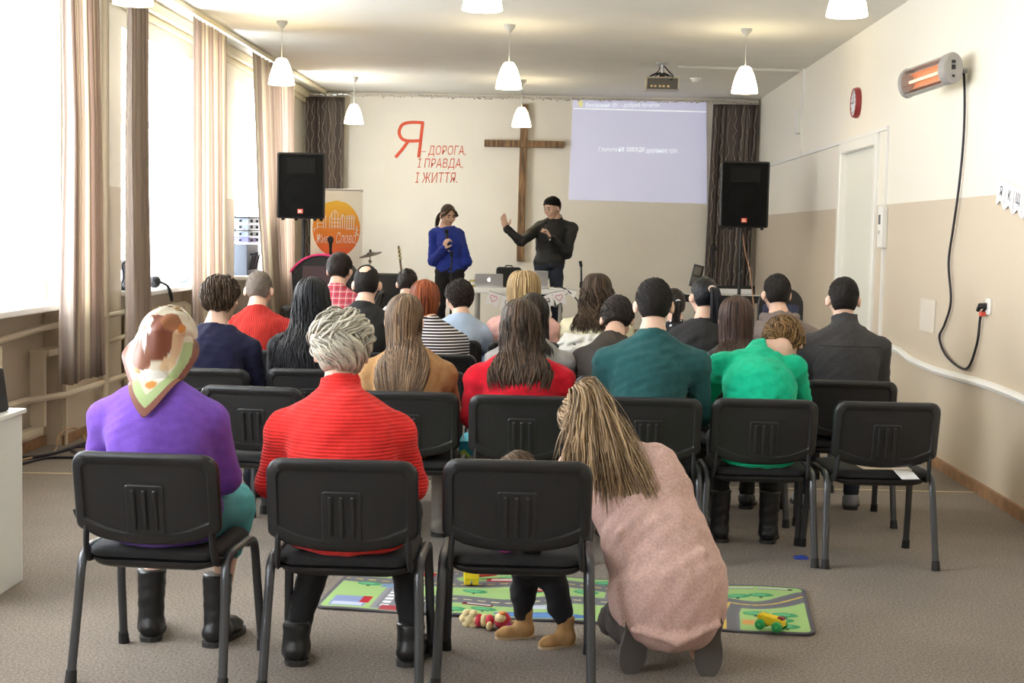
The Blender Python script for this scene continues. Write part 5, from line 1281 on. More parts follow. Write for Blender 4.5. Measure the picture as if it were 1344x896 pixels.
# ---- shoes (shared meshes)
M_leather = mat('black_leather', (.015, .015, .016), .38, bump=.25, bscale=35)
M_sole = mat('rubber_sole', (.03, .027, .025), .7)
_sh = {}
def shoe_mesh(kind):
    if kind in _sh: return _sh[kind]
    h = {'shoe': .085, 'ankle': .15, 'boot': .27, 'tall': .34, 'toddler': .115}[kind]; s = .55 if kind == 'toddler' else 1.0; fat = 1.25 if kind == 'toddler' else 1.0
    P = [cone((0, -.035 * s, .045 * s), (0, -.01 * s, .05 * s), .042 * s * fat, .046 * s * fat, .02), cone((0, 0, .05 * s), (0, .12 * s, .034 * s), .046 * s * fat, .037 * s * fat, .02), cone((0, .12 * s, .034 * s), (0, .165 * s, .03 * s), .037 * s * fat, .027 * s * fat, .02)]
    if h > .1: P.append(cone((0, -.012 * s, .06 * s), (0, -.012 * s, h), .048 * s * fat, (.056 if h > .2 else .052) * s * fat, .02))
    A = surf(P, .0075 if kind != 'toddler' else .005, cuts=[((0, 0, .012 * s), (0, 0, -1)), ((0, 0, h), (0, 0, 1))], wrinkle=.0016 if h > .1 else 0, seed=5)
    B = MB(); ol = [(.0, -.085), (.03, -.075), (.043, -.04), (.04, .02), (.05, .09), (.045, .15), (.02, .195), (-.02, .195), (-.045, .15), (-.05, .09), (-.04, .02), (-.043, -.04), (-.03, -.075)]
    ol = [(v_.x, v_.y) for v_ in bez([(x, y, 0) for x, y in ol + ol[:1]], 4)][:-1]
    B.prism([(x * s * (fat if s < 1 else 1), y * s) for x, y in ol], 0, .018 * s)
    me = np_mesh(kind, *A); ms_ = bpy.data.meshes.new('sole'); ms_.from_pydata([tuple(v) for v in B.v], [], B.f)
    _sh[kind] = (me, ms_); return _sh[kind]
def put_shoe(parent, kind, m, an, toe, floor=0.0, pitch=0.0, name=None):
    me, so = shoe_mesh(kind); key = kind + m.name
    if key not in _sh:
        a = me.copy(); a.materials.clear(); a.materials.append(m); b = so.copy(); b.materials.clear(); b.materials.append(M_sole if kind != 'toddler' else mat('tan_sole', (.50, .36, .22), .8)); _sh[key] = (a, b)
    a, b = _sh[key]; toe = unit(toe); rz = math.atan2(-toe[0], toe[1])
    o = link(name or {'shoe': 'shoe', 'ankle': 'boot', 'boot': 'boot', 'tall': 'boot', 'toddler': 'boot'}[kind], a, None, parent, (an[0], an[1], floor), (math.radians(pitch), 0, rz)); link('sole', b, None, o)
    return o

# ---- hair
HC, HR = V3(0, -.012, .030), V3(.077, .098, .092)
HL_P, HL_N = V3(0, .09, .086), unit(V3(0, .60, -.80))
def tubes_np(P, N, W, flat=.4):
    """P: n x S x 3 paths, N normals, W: n x S half widths -> quads of 4-sided tapered locks"""
    n, S, _ = P.shape; T = np.gradient(P, axis=1); T /= np.linalg.norm(T, axis=2, keepdims=True) + 1e-9
    B = np.cross(T, N); B /= np.linalg.norm(B, axis=2, keepdims=True) + 1e-9; N2 = np.cross(B, T)
    V = np.stack([P + B * W[..., None], P + N2 * W[..., None] * flat, P - B * W[..., None], P - N2 * W[..., None] * flat], 2)
    idx = np.arange(n * S * 4).reshape(n, S, 4); a, b = idx[:, :-1], idx[:, 1:]
    F = np.stack([a, np.roll(a, -1, 2), np.roll(b, -1, 2), b], -1).reshape(-1, 4)
    return V.reshape(-1, 3), F
def hair_obj(parent, m, cap, locks, name='hair'):
    Vs, Fs, A = [], [], []; o = 0
    for (v, f, a) in ([cap] if cap is not None else []) + locks:
        Vs.append(v); Fs.append(f + o); A.append(a); o += len(v)
    me = np_mesh(name, np.concatenate(Vs), np.concatenate(Fs)); at_ = me.attributes.new('lock', 'FLOAT', 'POINT'); at_.data.foreach_set('value', np.concatenate(A).astype(np.float32))
    return link(name, me, m, parent)
def hair_cap(C, R, s, t_, cuts=True, vox=.008, low=0.0, bald=None, extra=(), lift=0.0, hl=0.0):
    """hair under-layer following the skull; low>0 lets it reach further down the neck"""
    L = lambda p: C + R @ (np.asarray(p) * s)
    P = [ell_(L(HC + V3(0, -.002, lift)), (HR + V3(t_ * .62, t_, t_)) * s, R, .02), ell_(L(V3(0, -.046, -.016 - low * .5)), V3(.060 + t_ * .4, .042 + t_ * .35, .062 + low) * s, R, .03)] + [ell_(L(c_), np.asarray(r_) * s, R, .02) for c_, r_ in extra]
    v, f = surf(P, vox, cuts=[(L(HL_P + V3(0, 0, hl)), R @ HL_N, 'and', L(V3(0, -.030, 0)), R @ V3(0, 1.0, 0)), (L(V3(0, 0, -.070 - low)), R @ V3(0, -.25, -1.0))] if cuts else [], minus=[ell_(L(bald[0]), V3(*bald[1]) * s, R)] if bald else (), wrinkle=.0012, seed=3, wf=2.0)
    return v, f, np.full(len(v), .38)
def push_sdf(p, prims, dirn, margin=.010, it=6):
    # move points along dirn until they lie outside the garment
    for _ in range(it):
        D = np.full(p.shape[:-1], 1.0)
        for q in prims: D = np.minimum(D, ev(q, p[..., 0], p[..., 1], p[..., 2]))
        p = p + dirn * np.maximum(margin - D, 0)[..., None]
    return p
def pushout(p, coll):
    for (c, r_) in coll:
        q = (p - c) / r_; k = np.linalg.norm(q, axis=-1, keepdims=True); p = np.where(k < 1, c + (p - c) / np.maximum(k, .05), p)
    return p
def long_locks(C, R, s, n, drop, phimax=125, width=.011, wave=0.0, wfreq=16, coll=(), seed=0, prims=None, lift=(1.03, 1.15), inw=0.0, jit=.16, thend=92, part=0.0, S2=13, spread=0.0, phi0=0, curl=0.0, conv=0.0):
    rg = np.random.default_rng(seed); ph = np.radians(rg.uniform(-phimax, phimax, n) + phi0); th0 = rg.uniform(.02, .75, n); lf = rg.uniform(lift[0], lift[1], n)
    te = np.radians(thend) * np.where(np.abs(ph) > 1.75, .86, 1.0) * rg.uniform(.9, 1.05, n); S1 = 10
    u = np.linspace(0, 1, S1)[None]; th = th0[:, None] + (te - th0)[:, None] * u; lift_ = 1 + (lf - 1)[:, None] * np.clip(.5 + u, 0, 1)
    loc = np.stack([np.sin(th) * np.sin(ph)[:, None] + part * (1 - u), -np.sin(th) * np.cos(ph)[:, None], np.cos(th)], -1) * HR * lift_[..., None] + HC
    W1 = C + (loc * s) @ R.T
    p = W1[:, -1]; ze = C[2] - drop * (1 + rg.uniform(-jit, jit * .4, n)); outd = p - C; outd[:, 2] = 0; outd /= np.linalg.norm(outd, axis=1, keepdims=True) + 1e-9
    dz = np.maximum(p[:, 2] - ze, .01) / S2; pts = [W1]; off = rg.uniform(0, 6.28, n); side = np.cross(outd, [0, 0, 1.0]); wv = wave * rg.uniform(.4, 1.3, n)
    pdir = outd * V3(.22, 1, 0); pdir[:, 1] = np.where(outd[:, 1] < .25, np.minimum(pdir[:, 1], -.5), np.maximum(pdir[:, 1], .5)); pdir /= np.linalg.norm(pdir, axis=1, keepdims=True)
    for k in range(1, S2 + 1):
        p = p + np.stack([0 * dz, 0 * dz, -dz], 1) + outd * ((spread - inw * (k / S2)) * dz)[:, None]
        if conv: p = p + np.stack([(C[0] - p[:, 0]) * conv / S2 * (k / S2) * 2, 0 * dz, 0 * dz], 1)
        p = push_sdf(p, prims, pdir) if prims is not None else pushout(p, coll)
        w_ = wv * min(1, k / 4) * np.sin(off + wfreq * k * dz); q = p + side * w_[:, None] + outd * (wv * .6 * np.cos(off * 1.7 + wfreq * k * dz))[:, None]
        if curl: q = q + (outd * -curl * max(0, k / S2 - .7) * 3)
        pts.append(q[:, None])
    P = np.concatenate(pts, 1); N = P - C; N[:, S1:, 2] *= .15; N /= np.linalg.norm(N, axis=2, keepdims=True) + 1e-9
    S = P.shape[1]; x = np.linspace(0, 1, S)[None]; W = width * rg.uniform(.5, 1.25, n)[:, None] * np.clip(np.minimum(.45 + x * 4, (1.02 - x) * 5), .1, 1)
    v, f = tubes_np(P, N, W); a = np.repeat(np.clip(rg.normal(.5, .30, n), 0, 1), S * 4)
    return v, f, a
def short_locks(C, R, s, n, length=.6, width=.008, lift=.012, swirl=0.0, seed=0, base=.010, thmax=2.15, wave=0.0, crown=(0, -.25)):
    rg = np.random.default_rng(seed); cu = rg.uniform(math.cos(thmax), 1, n); th0 = np.arccos(cu); ph0 = rg.uniform(-math.pi, math.pi, n); S = 8; u = np.linspace(0, 1, S)[None]
    ln = length * rg.uniform(.6, 1.2, n)[:, None]; th = th0[:, None] + ln * u; ph = ph0[:, None] + swirl * u * (1.2 - .4 * np.sin(th0))[:, None]
    if wave: ph = ph + wave * np.sin(u * 7 + rg.uniform(0, 6, n)[:, None])
    h = base + lift * rg.uniform(.4, 1.2, n)[:, None] * np.sin(u * 2.6 + .25)
    d = np.stack([np.sin(th) * np.sin(ph), -np.sin(th) * np.cos(ph), np.cos(th)], -1); loc = d * (HR + h[..., None]) + HC
    Rc = np.array(Matrix.Rotation(crown[1], 3, 'X')); loc = (loc - HC) @ Rc.T + HC
    over = np.minimum((loc - HL_P) @ HL_N, loc[..., 1] + .030); ok = over[:, 0] < -.004; loc = loc - np.maximum(over - .004, 0)[..., None] * HL_N
    loc[..., 2] = np.maximum(loc[..., 2], -.088 + .01 * rg.uniform(0, 1, n)[:, None])
    loc, u2 = loc[ok], ok.sum(); P = C + (loc * s) @ R.T; N = P - (C + R @ (HC * s)); N /= np.linalg.norm(N, axis=2, keepdims=True) + 1e-9
    W = width * rg.uniform(.6, 1.2, u2)[:, None] * np.clip(np.minimum(.4 + u * 3, (1.03 - u) * 3.5), .12, 1)
    v, f = tubes_np(P, N, W, .5); return v, f, np.repeat(np.clip(rg.normal(.5, .22, u2), 0, 1), S * 4)
def guide_locks(G, n, width, jit, seed=0, bias=.5, jend=1.0):
    """locks interpolated between hand-laid guide strands G: g x P x 3"""
    G = np.array([[list(v) for v in bez(g, 4)] for g in G]); g, S, _ = G.shape; rg = np.random.default_rng(seed); t_ = rg.uniform(0, g - 1.001, n); i = t_.astype(int); fr_ = (t_ - i)[:, None, None]
    P = G[i] * (1 - fr_) + G[i + 1] * fr_; x = np.linspace(0, 1, S)[None, :, None]; P = P + rg.normal(0, jit, (n, 1, 3)) * (.35 + x * jend) + rg.normal(0, jit * .25, (n, S, 3)) * x
    cut = 1 - .38 * rg.uniform(0, 1, n) ** 1.6   # uneven ends
    for k in range(n):
        L_ = np.linspace(0, (S - 1) * cut[k], S); a = L_.astype(int).clip(0, S - 2); P[k] = P[k, a] * (1 - (L_ - a))[:, None] + P[k, a + 1] * (L_ - a)[:, None]
    C = G.mean((0, 1)); N = P - C; N /= np.linalg.norm(N, axis=2, keepdims=True) + 1e-9
    x = x[..., 0]; W = width * rg.uniform(.5, 1.3, n)[:, None] * np.clip(np.minimum(.5 + x * 3, (1.02 - x) * 4), .1, 1)
    v, f = tubes_np(P, N, W); return v, f, np.repeat(np.clip(rg.normal(bias, .25, n), 0, 1), S * 4)

HM = dict(black=hair_material('hair_black', (.003, .003, .004), (.016, .016, .020), .38), dark=hair_material('hair_dark_brown', (.008, .0055, .0045), (.030, .020, .015)),
          brown=hair_material('hair_brown', (.015, .0095, .006), (.095, .058, .036)), lbrown=hair_material('hair_light_brown', (.035, .021, .012), (.22, .135, .075)),
          blond=hair_material('hair_blonde', (.20, .12, .05), (.62, .45, .24)), red=hair_material('hair_copper', (.085, .016, .005), (.34, .085, .028)), grey=hair_material('hair_grey', (.22, .20, .165), (.74, .68, .55)),
          short=hair_material('hair_cropped', (.006, .005, .0045), (.020, .015, .013), .65), sandy=hair_material('hair_cropped_grey', (.085, .068, .055), (.24, .20, .17), .65), auburn=hair_material('hair_golden_brown', (.05, .024, .009), (.27, .15, .055)), streak=hair_material('hair_streaky', (.060, .034, .018), (.52, .35, .19)))

def add_face(t, C, R, s):
    for sx in (-1, 1):
        p = C + R @ (V3(sx * .032, .083, .012) * s); e_ = obj('eye', MB().ball((0, 0, 0), .0098 * s, 10, 8), mat('eye_lid_brown', (.20, .12, .09), .4), t, tuple(p), smooth=True)  # whole eyeball dark brown, like a lowered lid
        q = R @ (V3(0, .0085, 0) * s); obj('iris', MB().ball(tuple(q), .005 * s, 8, 6), M_eye, e_)
def add_brows_mouth(t, C, R, s, m):
    for sx in (-1, 1): obj('eyebrow', MB().tube([tuple(C + R @ (V3(sx * x, y, z) * s)) for x, y, z in ((.014, .094, .035), (.032, .092, .040), (.050, .080, .034))], [.004, .005, .003], n=6, sq=.6), m, t, smooth=True)
    obj('lips', MB().tube([tuple(C + R @ (V3(x, y, -.053) * s)) for x, y in ((-.022, .088), (0, .0965), (.022, .088))], [.003, .006, .003], n=6), mat('lips', (.50, .20, .17), .5), t, smooth=True)

def finish_person(t, J, top, bottom, shoes, hair=None, vox=.0105, tvox=.0115, wr=.0026, collar=None, sleeve=1.0, neckcut=.012, skirt=False, face=False, topname='sweater', botname='trousers', legcut=.97, hands=True, hem=None, seed=0, shoe_pitch=0.0, floor=0.0, botwr=.003, tope=.012, extra=()):
    C, R, s = J['head'], J['R'], J.get('hs', 1.0); bs = J.get('s', 1.0)
    nk = J['neck']; nb = C + R @ (V3(0, -.03, -.075) * s)
    B = head_prims(C, R, s) + [cone(nb, nk, .052 * s, .058 * s, .025), cone(nk, nk - unit(nk - J['pelvis']) * .08 * bs, .058 * s, .07 * s, .03)]
    B += torso_prims(J, -.014) + arm_prims(J, -.006) + leg_prims(J, -.010)
    for q in ('L', 'R'):
        an = J['an' + q]; toe = J.get('toe' + q, V3(0, 1, 0)); B.append(cone(an, an + V3(0, 0, -.05 * bs), .034 * bs, .03 * bs, .02))
        if hands: hd = J['hd' + q]; B += hand_prims(J['wr' + q], hd[0], hd[1], hd[2], hd[3], bs if bs > .7 else bs * 1.15)
    sdf_obj('body', B, SKIN, t, vox)
    if face: add_face(t, C, R, s)
    P = torso_prims(J, tope) + arm_prims(J, tope, sleeve)
    nd = unit(nb - nk); cuts = [(nk + nd * neckcut * bs, nd, .10 * bs)]
    P += list(extra)
    if collar: P.append(cone(nk - nd * .02, nk + nd * collar[0], .072 * s, collar[1] * s, .012)); cuts = [(nk + nd * collar[0], nd, .088 * bs)]
    else: P.append(cone(nk - nd * .03, nk + nd * .03, .072 * s, .066 * s, .02))
    if hem is not None: cuts.append((V3(0, 0, hem), V3(0, 0, -1)))
    tp = sdf_obj(topname, P, top, t, tvox, cuts=cuts, wrinkle=wr, seed=seed)
    if bottom is not None:
        pe = J['pelvis']; Pb = [ell_(pe, V3(.168 * J.get('g', 1), .132 * J.get('g', 1), .115) * bs + .004, None, .05)]
        if skirt:
            Pb += leg_prims(J, .022, cut=.35); k0 = (J['hipL'] + J['hipR']) / 2; k1 = (J['knL'] + J['knR']) / 2; Pb.append(cone(k0, k1, .09, .075, .06))
        else: Pb += leg_prims(J, .006, cut=legcut)
        sdf_obj('skirt' if skirt else botname, Pb, bottom, t, .0125, wrinkle=botwr, seed=seed + 50)
    if shoes:
        for q in ('L', 'R'): put_shoe(t, shoes[0], shoes[1], J['an' + q], J.get('toe' + q, V3(0, 1, 0)), floor, shoe_pitch)
    J['_top'] = P
    return tp

def seated(hx, hy, htop, sw=.185, g=1.0, d=1.0, yaw=0, pitch=8, roll=0, px=0.0, ank=((-.13, .34), (.13, .34)), kn=.14, hs=1.0, s=1.0, neckdy=-.035, sdrop=.132, slump=0.0, elb=.035, lg=1.0, neckdx=0.0):
    """joints of someone sitting on a stacking chair; local origin under the chair centre, facing +y"""
    R = rotm(yaw, pitch, roll); C = V3(hx, hy, htop) - R @ V3(0, -.012, .122) * hs - V3(0, 0, 0)
    nk = C + R @ (V3(0, -.035, -.105) * hs) + V3(neckdx - (hx - px) * .12, neckdy * .4, -.028)
    pel = V3(px, -.075, .575 if s == 1 else .47 + .105 * s); J = dict(pelvis=pel, neck=nk, head=C, R=R, g=g, d=d, hs=hs, s=s, lg=lg)
    J['chest'] = pel + (nk - pel) * .62 + V3(0, -.028 - slump, 0)
    for q, sx in (('L', -1), ('R', 1)):
        sh = nk + V3(sx * sw, -.005 - slump * .5, -sdrop); J['sh' + q] = sh
        J['el' + q] = V3(px + (sh[0] - px) * 1.0 + sx * elb, sh[1] + .07, .56 + (sh[2] - .56) * .36); J['wr' + q] = V3(px + sx * .09, .24 * s, .47 + .17 * s)
        J['hip' + q] = pel + V3(sx * .085 * s, .01, -.02); J['kn' + q] = V3(px + sx * kn, .36 * s, .47 + .058 * s); a = ank[0 if sx < 0 else 1]; J['an' + q] = V3(px + a[0], a[1], .09)
        J['toe' + q] = V3(sx * .22, 1, 0); J['hd' + q] = (V3(-sx * .45, .8, -.35), V3(0, -.1, -1), V3(-sx, -.1, .2), .5)
    return J
def body_coll(J, e=.022):
    ch, nk = J['chest'], J['neck']; g, s = J.get('g', 1), J.get('s', 1); c2 = nk + V3(0, 0, -.08); hw_ = abs(J['shR'][0] - J['shL'][0]) / 2
    return [(ch, V3(.165 * g, .125 * J.get('d', 1), .19) * s + e), (c2, V3(hw_ + .05, .088, .085) * s + e * .8), ((ch + J['pelvis']) / 2, V3(.16 * g, .13 * g, .19) * s + e)]
# ---- garments
T = dict(purple=knit('purple_wool', (.165, .075, .42), 'Z', 70, .12), redrib=knit('red_ribbed_wool', (.70, .032, .028), 'Z', 26, .55), tan=knit('tan_wool', (.36, .20, .085), 'Z', 80, .12), crimson=knit('crimson_wool', (.50, .010, .022), 'Z', 60, .15),
         teal=knit('teal_wool', (.022, .085, .088), 'Z', 80, .10), green=knit('green_jersey', (.008, .42, .23), 'Z', 90, .06), navy=knit('navy_jersey', (.016, .016, .042), 'Z', 90, .06), black=mat('black_jersey', (.010, .010, .012), .85), charcoal=mat('charcoal_fleece', (.045, .043, .045), .95, var=.12, vscale=60, bump=.2, bscale=150),
         brick=knit('dark_red_ribbed_wool', (.40, .028, .022), 'X', 26, .6), greyk=knit('grey_wool', (.28, .27, .26), 'Z', 70, .15), brownj=mat('dark_brown_jacket', (.030, .022, .018), .75, bump=.2, bscale=30), pink=knit('pale_pink_wool', (.68, .40, .36), 'Z', 70, .15), cream=mat('cream_yellow_cotton', (.74, .70, .50), .8, bump=.15, bscale=30),
         sky=mat('light_blue_cotton', (.33, .42, .56), .8, bump=.15, bscale=30), hood=mat('grey_brown_hoodie', (.17, .135, .125), .9, var=.1, vscale=40), royal=knit('royal_blue_wool', (.032, .055, .33), 'Z', 70, .12), shirt=mat('black_shirt', (.011, .011, .012), .6, bump=.1, bscale=20), rose=knit('dusty_rose_wool', (.54, .355, .31), 'X', 90, .2, var=.16),
         jeans=mat('dark_jeans', (.022, .03, .05), .85, var=.2, vscale=50), trous=mat('black_trousers', (.010, .010, .012), .8), turq=mat('turquoise_skirt', (.06, .32, .34), .8), greyt=mat('grey_brown_trousers', (.085, .068, .062), .85), tod=mat('black_toddler_trousers', (.012, .012, .016), .85))
T['stripe'] = band_material('striped_jersey', 2, [(0.0, (.014, .013, .018)), (.62, (.62, .58, .60))], .85, 1 / .0185)
def plaid():
    m = bpy.data.materials.new('red_plaid_cotton'); m.use_nodes = True; nt = m.node_tree; b = nt.nodes['Principled BSDF']; b.inputs['Roughness'].default_value = .85
    tc = nt.nodes.new('ShaderNodeTexCoord'); sp = nt.nodes.new('ShaderNodeSeparateXYZ'); nt.links.new(tc.outputs['Object'], sp.inputs[0]); outs = []
    for ax_ in (0, 2):
        mm = nt.nodes.new('ShaderNodeMath'); mm.operation = 'MULTIPLY'; mm.inputs[1].default_value = 1 / .046; nt.links.new(sp.outputs[ax_], mm.inputs[0])
        f_ = nt.nodes.new('ShaderNodeMath'); f_.operation = 'FRACT'; nt.links.new(mm.outputs[0], f_.inputs[0]); r_ = nt.nodes.new('ShaderNodeValToRGB'); r_.color_ramp.interpolation = 'CONSTANT'; e = r_.color_ramp.elements
        e.new(.5); e.new(.7); e[0].position = 0; e[0].color = (.52, .04, .07, 1); e[1].position = .45; e[1].color = (.75, .60, .60, 1); e[2].position = .60; e[2].color = (.60, .12, .15, 1); e[3].position = .86; e[3].color = (.16, .05, .10, 1)
        nt.links.new(f_.outputs[0], r_.inputs['Fac']); outs.append(r_.outputs['Color'])
    x = nt.nodes.new('ShaderNodeMix'); x.data_type = 'RGBA'; x.inputs[0].default_value = .5; nt.links.new(outs[0], x.inputs[6]); nt.links.new(outs[1], x.inputs[7]); nt.links.new(x.outputs[2], b.inputs['Base Color']); return m
T['plaid'] = plaid()
def dots(name, base, dot, scale, thr=.28):
    m = bpy.data.materials.new(name); m.use_nodes = True; nt = m.node_tree; b = nt.nodes['Principled BSDF']; b.inputs['Roughness'].default_value = .85
    tc = nt.nodes.new('ShaderNodeTexCoord'); v = nt.nodes.new('ShaderNodeTexVoronoi'); v.inputs['Scale'].default_value = scale; v.inputs['Randomness'].default_value = .25; nt.links.new(tc.outputs['Object'], v.inputs['Vector'])
    r_ = nt.nodes.new('ShaderNodeValToRGB'); r_.color_ramp.interpolation = 'CONSTANT'; e = r_.color_ramp.elements; e[0].color = tuple(dot) + (1,); e[1].position = thr; e[1].color = tuple(base) + (1,)
    nt.links.new(v.outputs['Distance'], r_.inputs['Fac']); nt.links.new(r_.outputs['Color'], b.inputs['Base Color']); return m
T['dots'] = dots('black_dotted_knit', (.012, .012, .014), (.45, .45, .47), 42, .25); T['polka'] = dots('polka_dot_cotton', (.014, .014, .018), (.7, .7, .72), 30, .3); T['pattern'] = dots('pale_patterned_cotton', (.72, .70, .66), (.35, .38, .42), 40, .3)
T['zebra'] = mat('zebra_knit', (.03, .03, .035), .85, var=.0)

def sit(idx, label, hpx, hpy, hy=.06, px=0.0, **k):
    cx_, cyy = CH[idx][0], CH[idx][1]; p = atY(hpx, hpy, cyy + hy); t = thing('person', label, 'person', (cx_, cyy, 0), 0, 'audience seated on the black chairs')
    hair = k.pop('hairtop', .014)
    return t, seated(p.x - cx_, hy, p.z - hair, px=px, **k)

# --- front row: purple sweater, flowered headscarf
t, J = sit(0, 'person in a purple sweater and flowered headscarf seated front left', 228, 404, .08, sw=.180, g=1.10, d=1.05, pitch=14, roll=4, yaw=-10, ank=((-.17, .36), (.10, .31)), elb=.045, sdrop=.135, slump=.015)
finish_person(t, J, T['purple'], T['turq'], ('boot', M_leather), skirt=True, tvox=.010, seed=1, wr=.0024, extra=[ell_((0, -.115, .505), (.18, .10, .04), None, .03)])
C, R = J['head'], J['R']
# headscarf sheet with its printed pattern
NU, NV = 121, 131; rowsS = []
for j in range(NV):
    v = j / (NV - 1)
    if v < .52:       # over the skull, front edge at the forehead
        a = -1.15 + (v / .52) * 2.75   # angle from forehead over the crown down to the nape
        cy_, cz_ = math.sin(-a), math.cos(a); rowsS.append(('h', a))
    else: rowsS.append(('d', (v - .52) / .48))
uu = np.linspace(-1, 1, NU); PS = np.zeros((NV, NU, 3)); ch, nk = J['chest'], J['neck']
nape = None
for j, (kd, q) in enumerate(rowsS):
    if kd == 'h':
        w_ = 1.95 - .12 * abs(q)
        ang = uu * w_   # sideways wrap over the head
        d_ = np.stack([np.sin(ang), -np.sin(q) * np.cos(ang), np.cos(q) * np.cos(ang)], -1)
        loc = d_ * (HR + .016 + .003 * np.sin(ang * 9 + q * 4)[:, None]) + HC; loc[:, 1] -= .010 * max(0, q); loc[:, 2] = np.maximum(loc[:, 2], -.085)
        PS[j] = C + loc @ R.T
    else:
        if nape is None: nape = PS[j - 1].copy()
        half = .165 * (1 - q) ** .75 + .001; mid = C + R @ V3(0, -.118, -.05); tip = mid + V3(.015, -.075, -.215)
        c_ = mid * (1 - q) + tip * q; row = np.stack([c_[0] + uu * half, c_[1] + .55 * (uu * half) ** 2 / .11 + .006 * np.sin(uu * 6 + q * 3), np.full(NU, c_[2]) + .045 * (1 - q) * np.abs(uu) ** 2], -1)
        f_ = min(1, q / .25); f_ = f_ * f_ * (3 - 2 * f_); row = nape * (1 - f_) + row * f_ ; row = push_sdf(row, J['_top'], V3(0, -1, .15), .022); PS[j] = row
idx = np.arange(NU * NV).reshape(NV, NU); F = np.stack([idx[:-1, :-1], idx[:-1, 1:], idx[1:, 1:], idx[1:, :-1]], -1).reshape(-1, 4)
me = np_mesh('headscarf', PS.reshape(-1, 3), F)
U, Vv = np.meshgrid(uu, np.linspace(0, 1, NV)); colr = np.zeros((NV, NU, 3)); colr[:] = hexl('E9DCC4')
def blob(cu, cv, ru, rv, c_, rot=0.0):
    a, b_ = (U - cu), (Vv - cv); ca, sa = math.cos(rot), math.sin(rot); x, y = a * ca + b_ * 2 * sa, -a * sa + b_ * 2 * ca; colr[(x / ru) ** 2 + (y / rv / 2) ** 2 < 1] = hexl(c_)
blob(.06, 0.510, .50, .105, '8E4E36'); blob(.30, 0.430, .22, .07, 'A8683F'); blob(-.30, 0.610, .26, .05, '9A5A3A'); blob(.52, 0.530, .12, .10, 'E6BE96', .4); blob(.52, 0.440, .07, .055, 'D9822E'); blob(.36, 0.630, .18, .03, 'EBC79C'); blob(-.1, 0.685, .45, .04, 'F4EEE6'); blob(.08, 0.765, .20, .028, 'DE963F'); blob(.30, 0.710, .14, .03, 'F6F0E8'); blob(-.42, 0.665, .10, .02, 'E39A45')
blob(-.05, .20, .55, .045, 'F2EADC'); blob(.15, .15, .45, .03, 'B3C070'); blob(.12, .255, .42, .006, '4A3024', .10); blob(.0, .285, .09, .028, '6E3E2A'); blob(-.5, .34, .12, .06, 'E9D2B4')
for k in range(6): a = k * math.pi / 3 + .3; blob(-.24 + .115 * math.cos(a), 0.500 + .052 * math.sin(a), .085, .030, 'FFF8F0', a)
blob(-.24, 0.500, .035, .014, 'B97A3A')
# green stripe and brown border along the two lower edges of the triangle
tri = np.clip((Vv - .52) / .48, 0, 1); edge = 1 - np.abs(U); dist = np.where(tri > 0, edge * (1 - tri) * .15 + 0 * U, 9)
colr[(tri > .10) & (dist < .050)] = hexl('B5C98C'); colr[(tri > .05) & (dist < .020)] = hexl('8E5340'); colr[(np.abs(U) > .90) & (Vv < .6)] = hexl('6E4030')
at_ = me.color_attributes.new('print', 'FLOAT_COLOR', 'POINT'); at_.data.foreach_set('color', np.concatenate([colr * .62, np.ones((NV, NU, 1))], -1).astype(np.float32).ravel())
o = link('headscarf', me, attr_material('silk_print', .45, 'print', .4), t); o.modifiers.new('thickness', 'SOLIDIFY').thickness = .003
hair_obj(t, HM['blond'], None, [short_locks(C, R, 1, 234, .5, 0.0047, 0.0108, .3, 4, base=.008, thmax=.5, crown=(0, .9))])

# --- front row: grey hair, red pullover
t, J = sit(1, 'grey-haired person in a red ribbed pullover seated in the front row', 449, 406, .07, sw=.195, g=1.12, d=1.1, pitch=6, ank=((-.22, .14), (.20, .17)), elb=.055, sdrop=.145, px=.0, hairtop=.03, slump=.01)
finish_person(t, J, T['redrib'], T['trous'], ('ankle', M_leather), collar=(.045, .070), tvox=.010, seed=2, wr=.0026, extra=[ell_((0, -.125, .505), (.20, .105, .045), None, .03)])
C, R = J['head'], J['R']
hair_obj(t, HM['grey'], hair_cap(C, R, 1, .020, low=.012), [short_locks(C, R, 1, 1092, .75, 0.0052, 0.0180, 1.1, 8, base=.014, thmax=2.25, wave=.06), short_locks(C, R, 1, 312, .6, 0.0057, 0.0240, -.9, 9, base=.020, thmax=1.2, wave=.08)])

# --- second row
t, J = sit(4, 'person with long straight light brown hair in a tan sweater', 531, 385, .05, px=.0, sw=.175, pitch=6, neckdx=.02)
finish_person(t, J, T['tan'], T['jeans'], ('tall', mat('grey_suede', (.22, .20, .17), .9)), seed=3)
C, R = J['head'], J['R']; co = body_coll(J)
hair_obj(t, HM['lbrown'], hair_cap(C, R, 1, .016, low=.05), [long_locks(C, R, 1, 1092, .345, 128, 0.0055, .004, 14, (), 21, J['_top'], (1.10, 1.22), spread=.02, part=.10, conv=1.0, jit=.40)])
t, J = sit(5, 'person with long brown hair in a bright red sweater', 684, 392, .05, sw=.200, g=1.05, pitch=10)
finish_person(t, J, T['crimson'], T['jeans'], ('shoe', M_leather), seed=4)
C, R = J['head'], J['R']; co = body_coll(J)
hair_obj(t, HM['brown'], hair_cap(C, R, 1, .018, low=.05), [long_locks(C, R, 1, 1092, .275, 130, 0.0060, .012, 22, (), 22, J['_top'], (1.12, 1.27), spread=.05, curl=.015, conv=.35, jit=.3)])
t, J = sit(6, 'man with short dark hair in a dark teal sweater', 859, 363, .03, px=-.01, sw=.215, g=1.15, d=1.1, pitch=3, sdrop=.145, hs=1.04)
finish_person(t, J, T['teal'], T['jeans'], ('shoe', M_leather), seed=5, wr=.003)
C, R = J['head'], J['R']
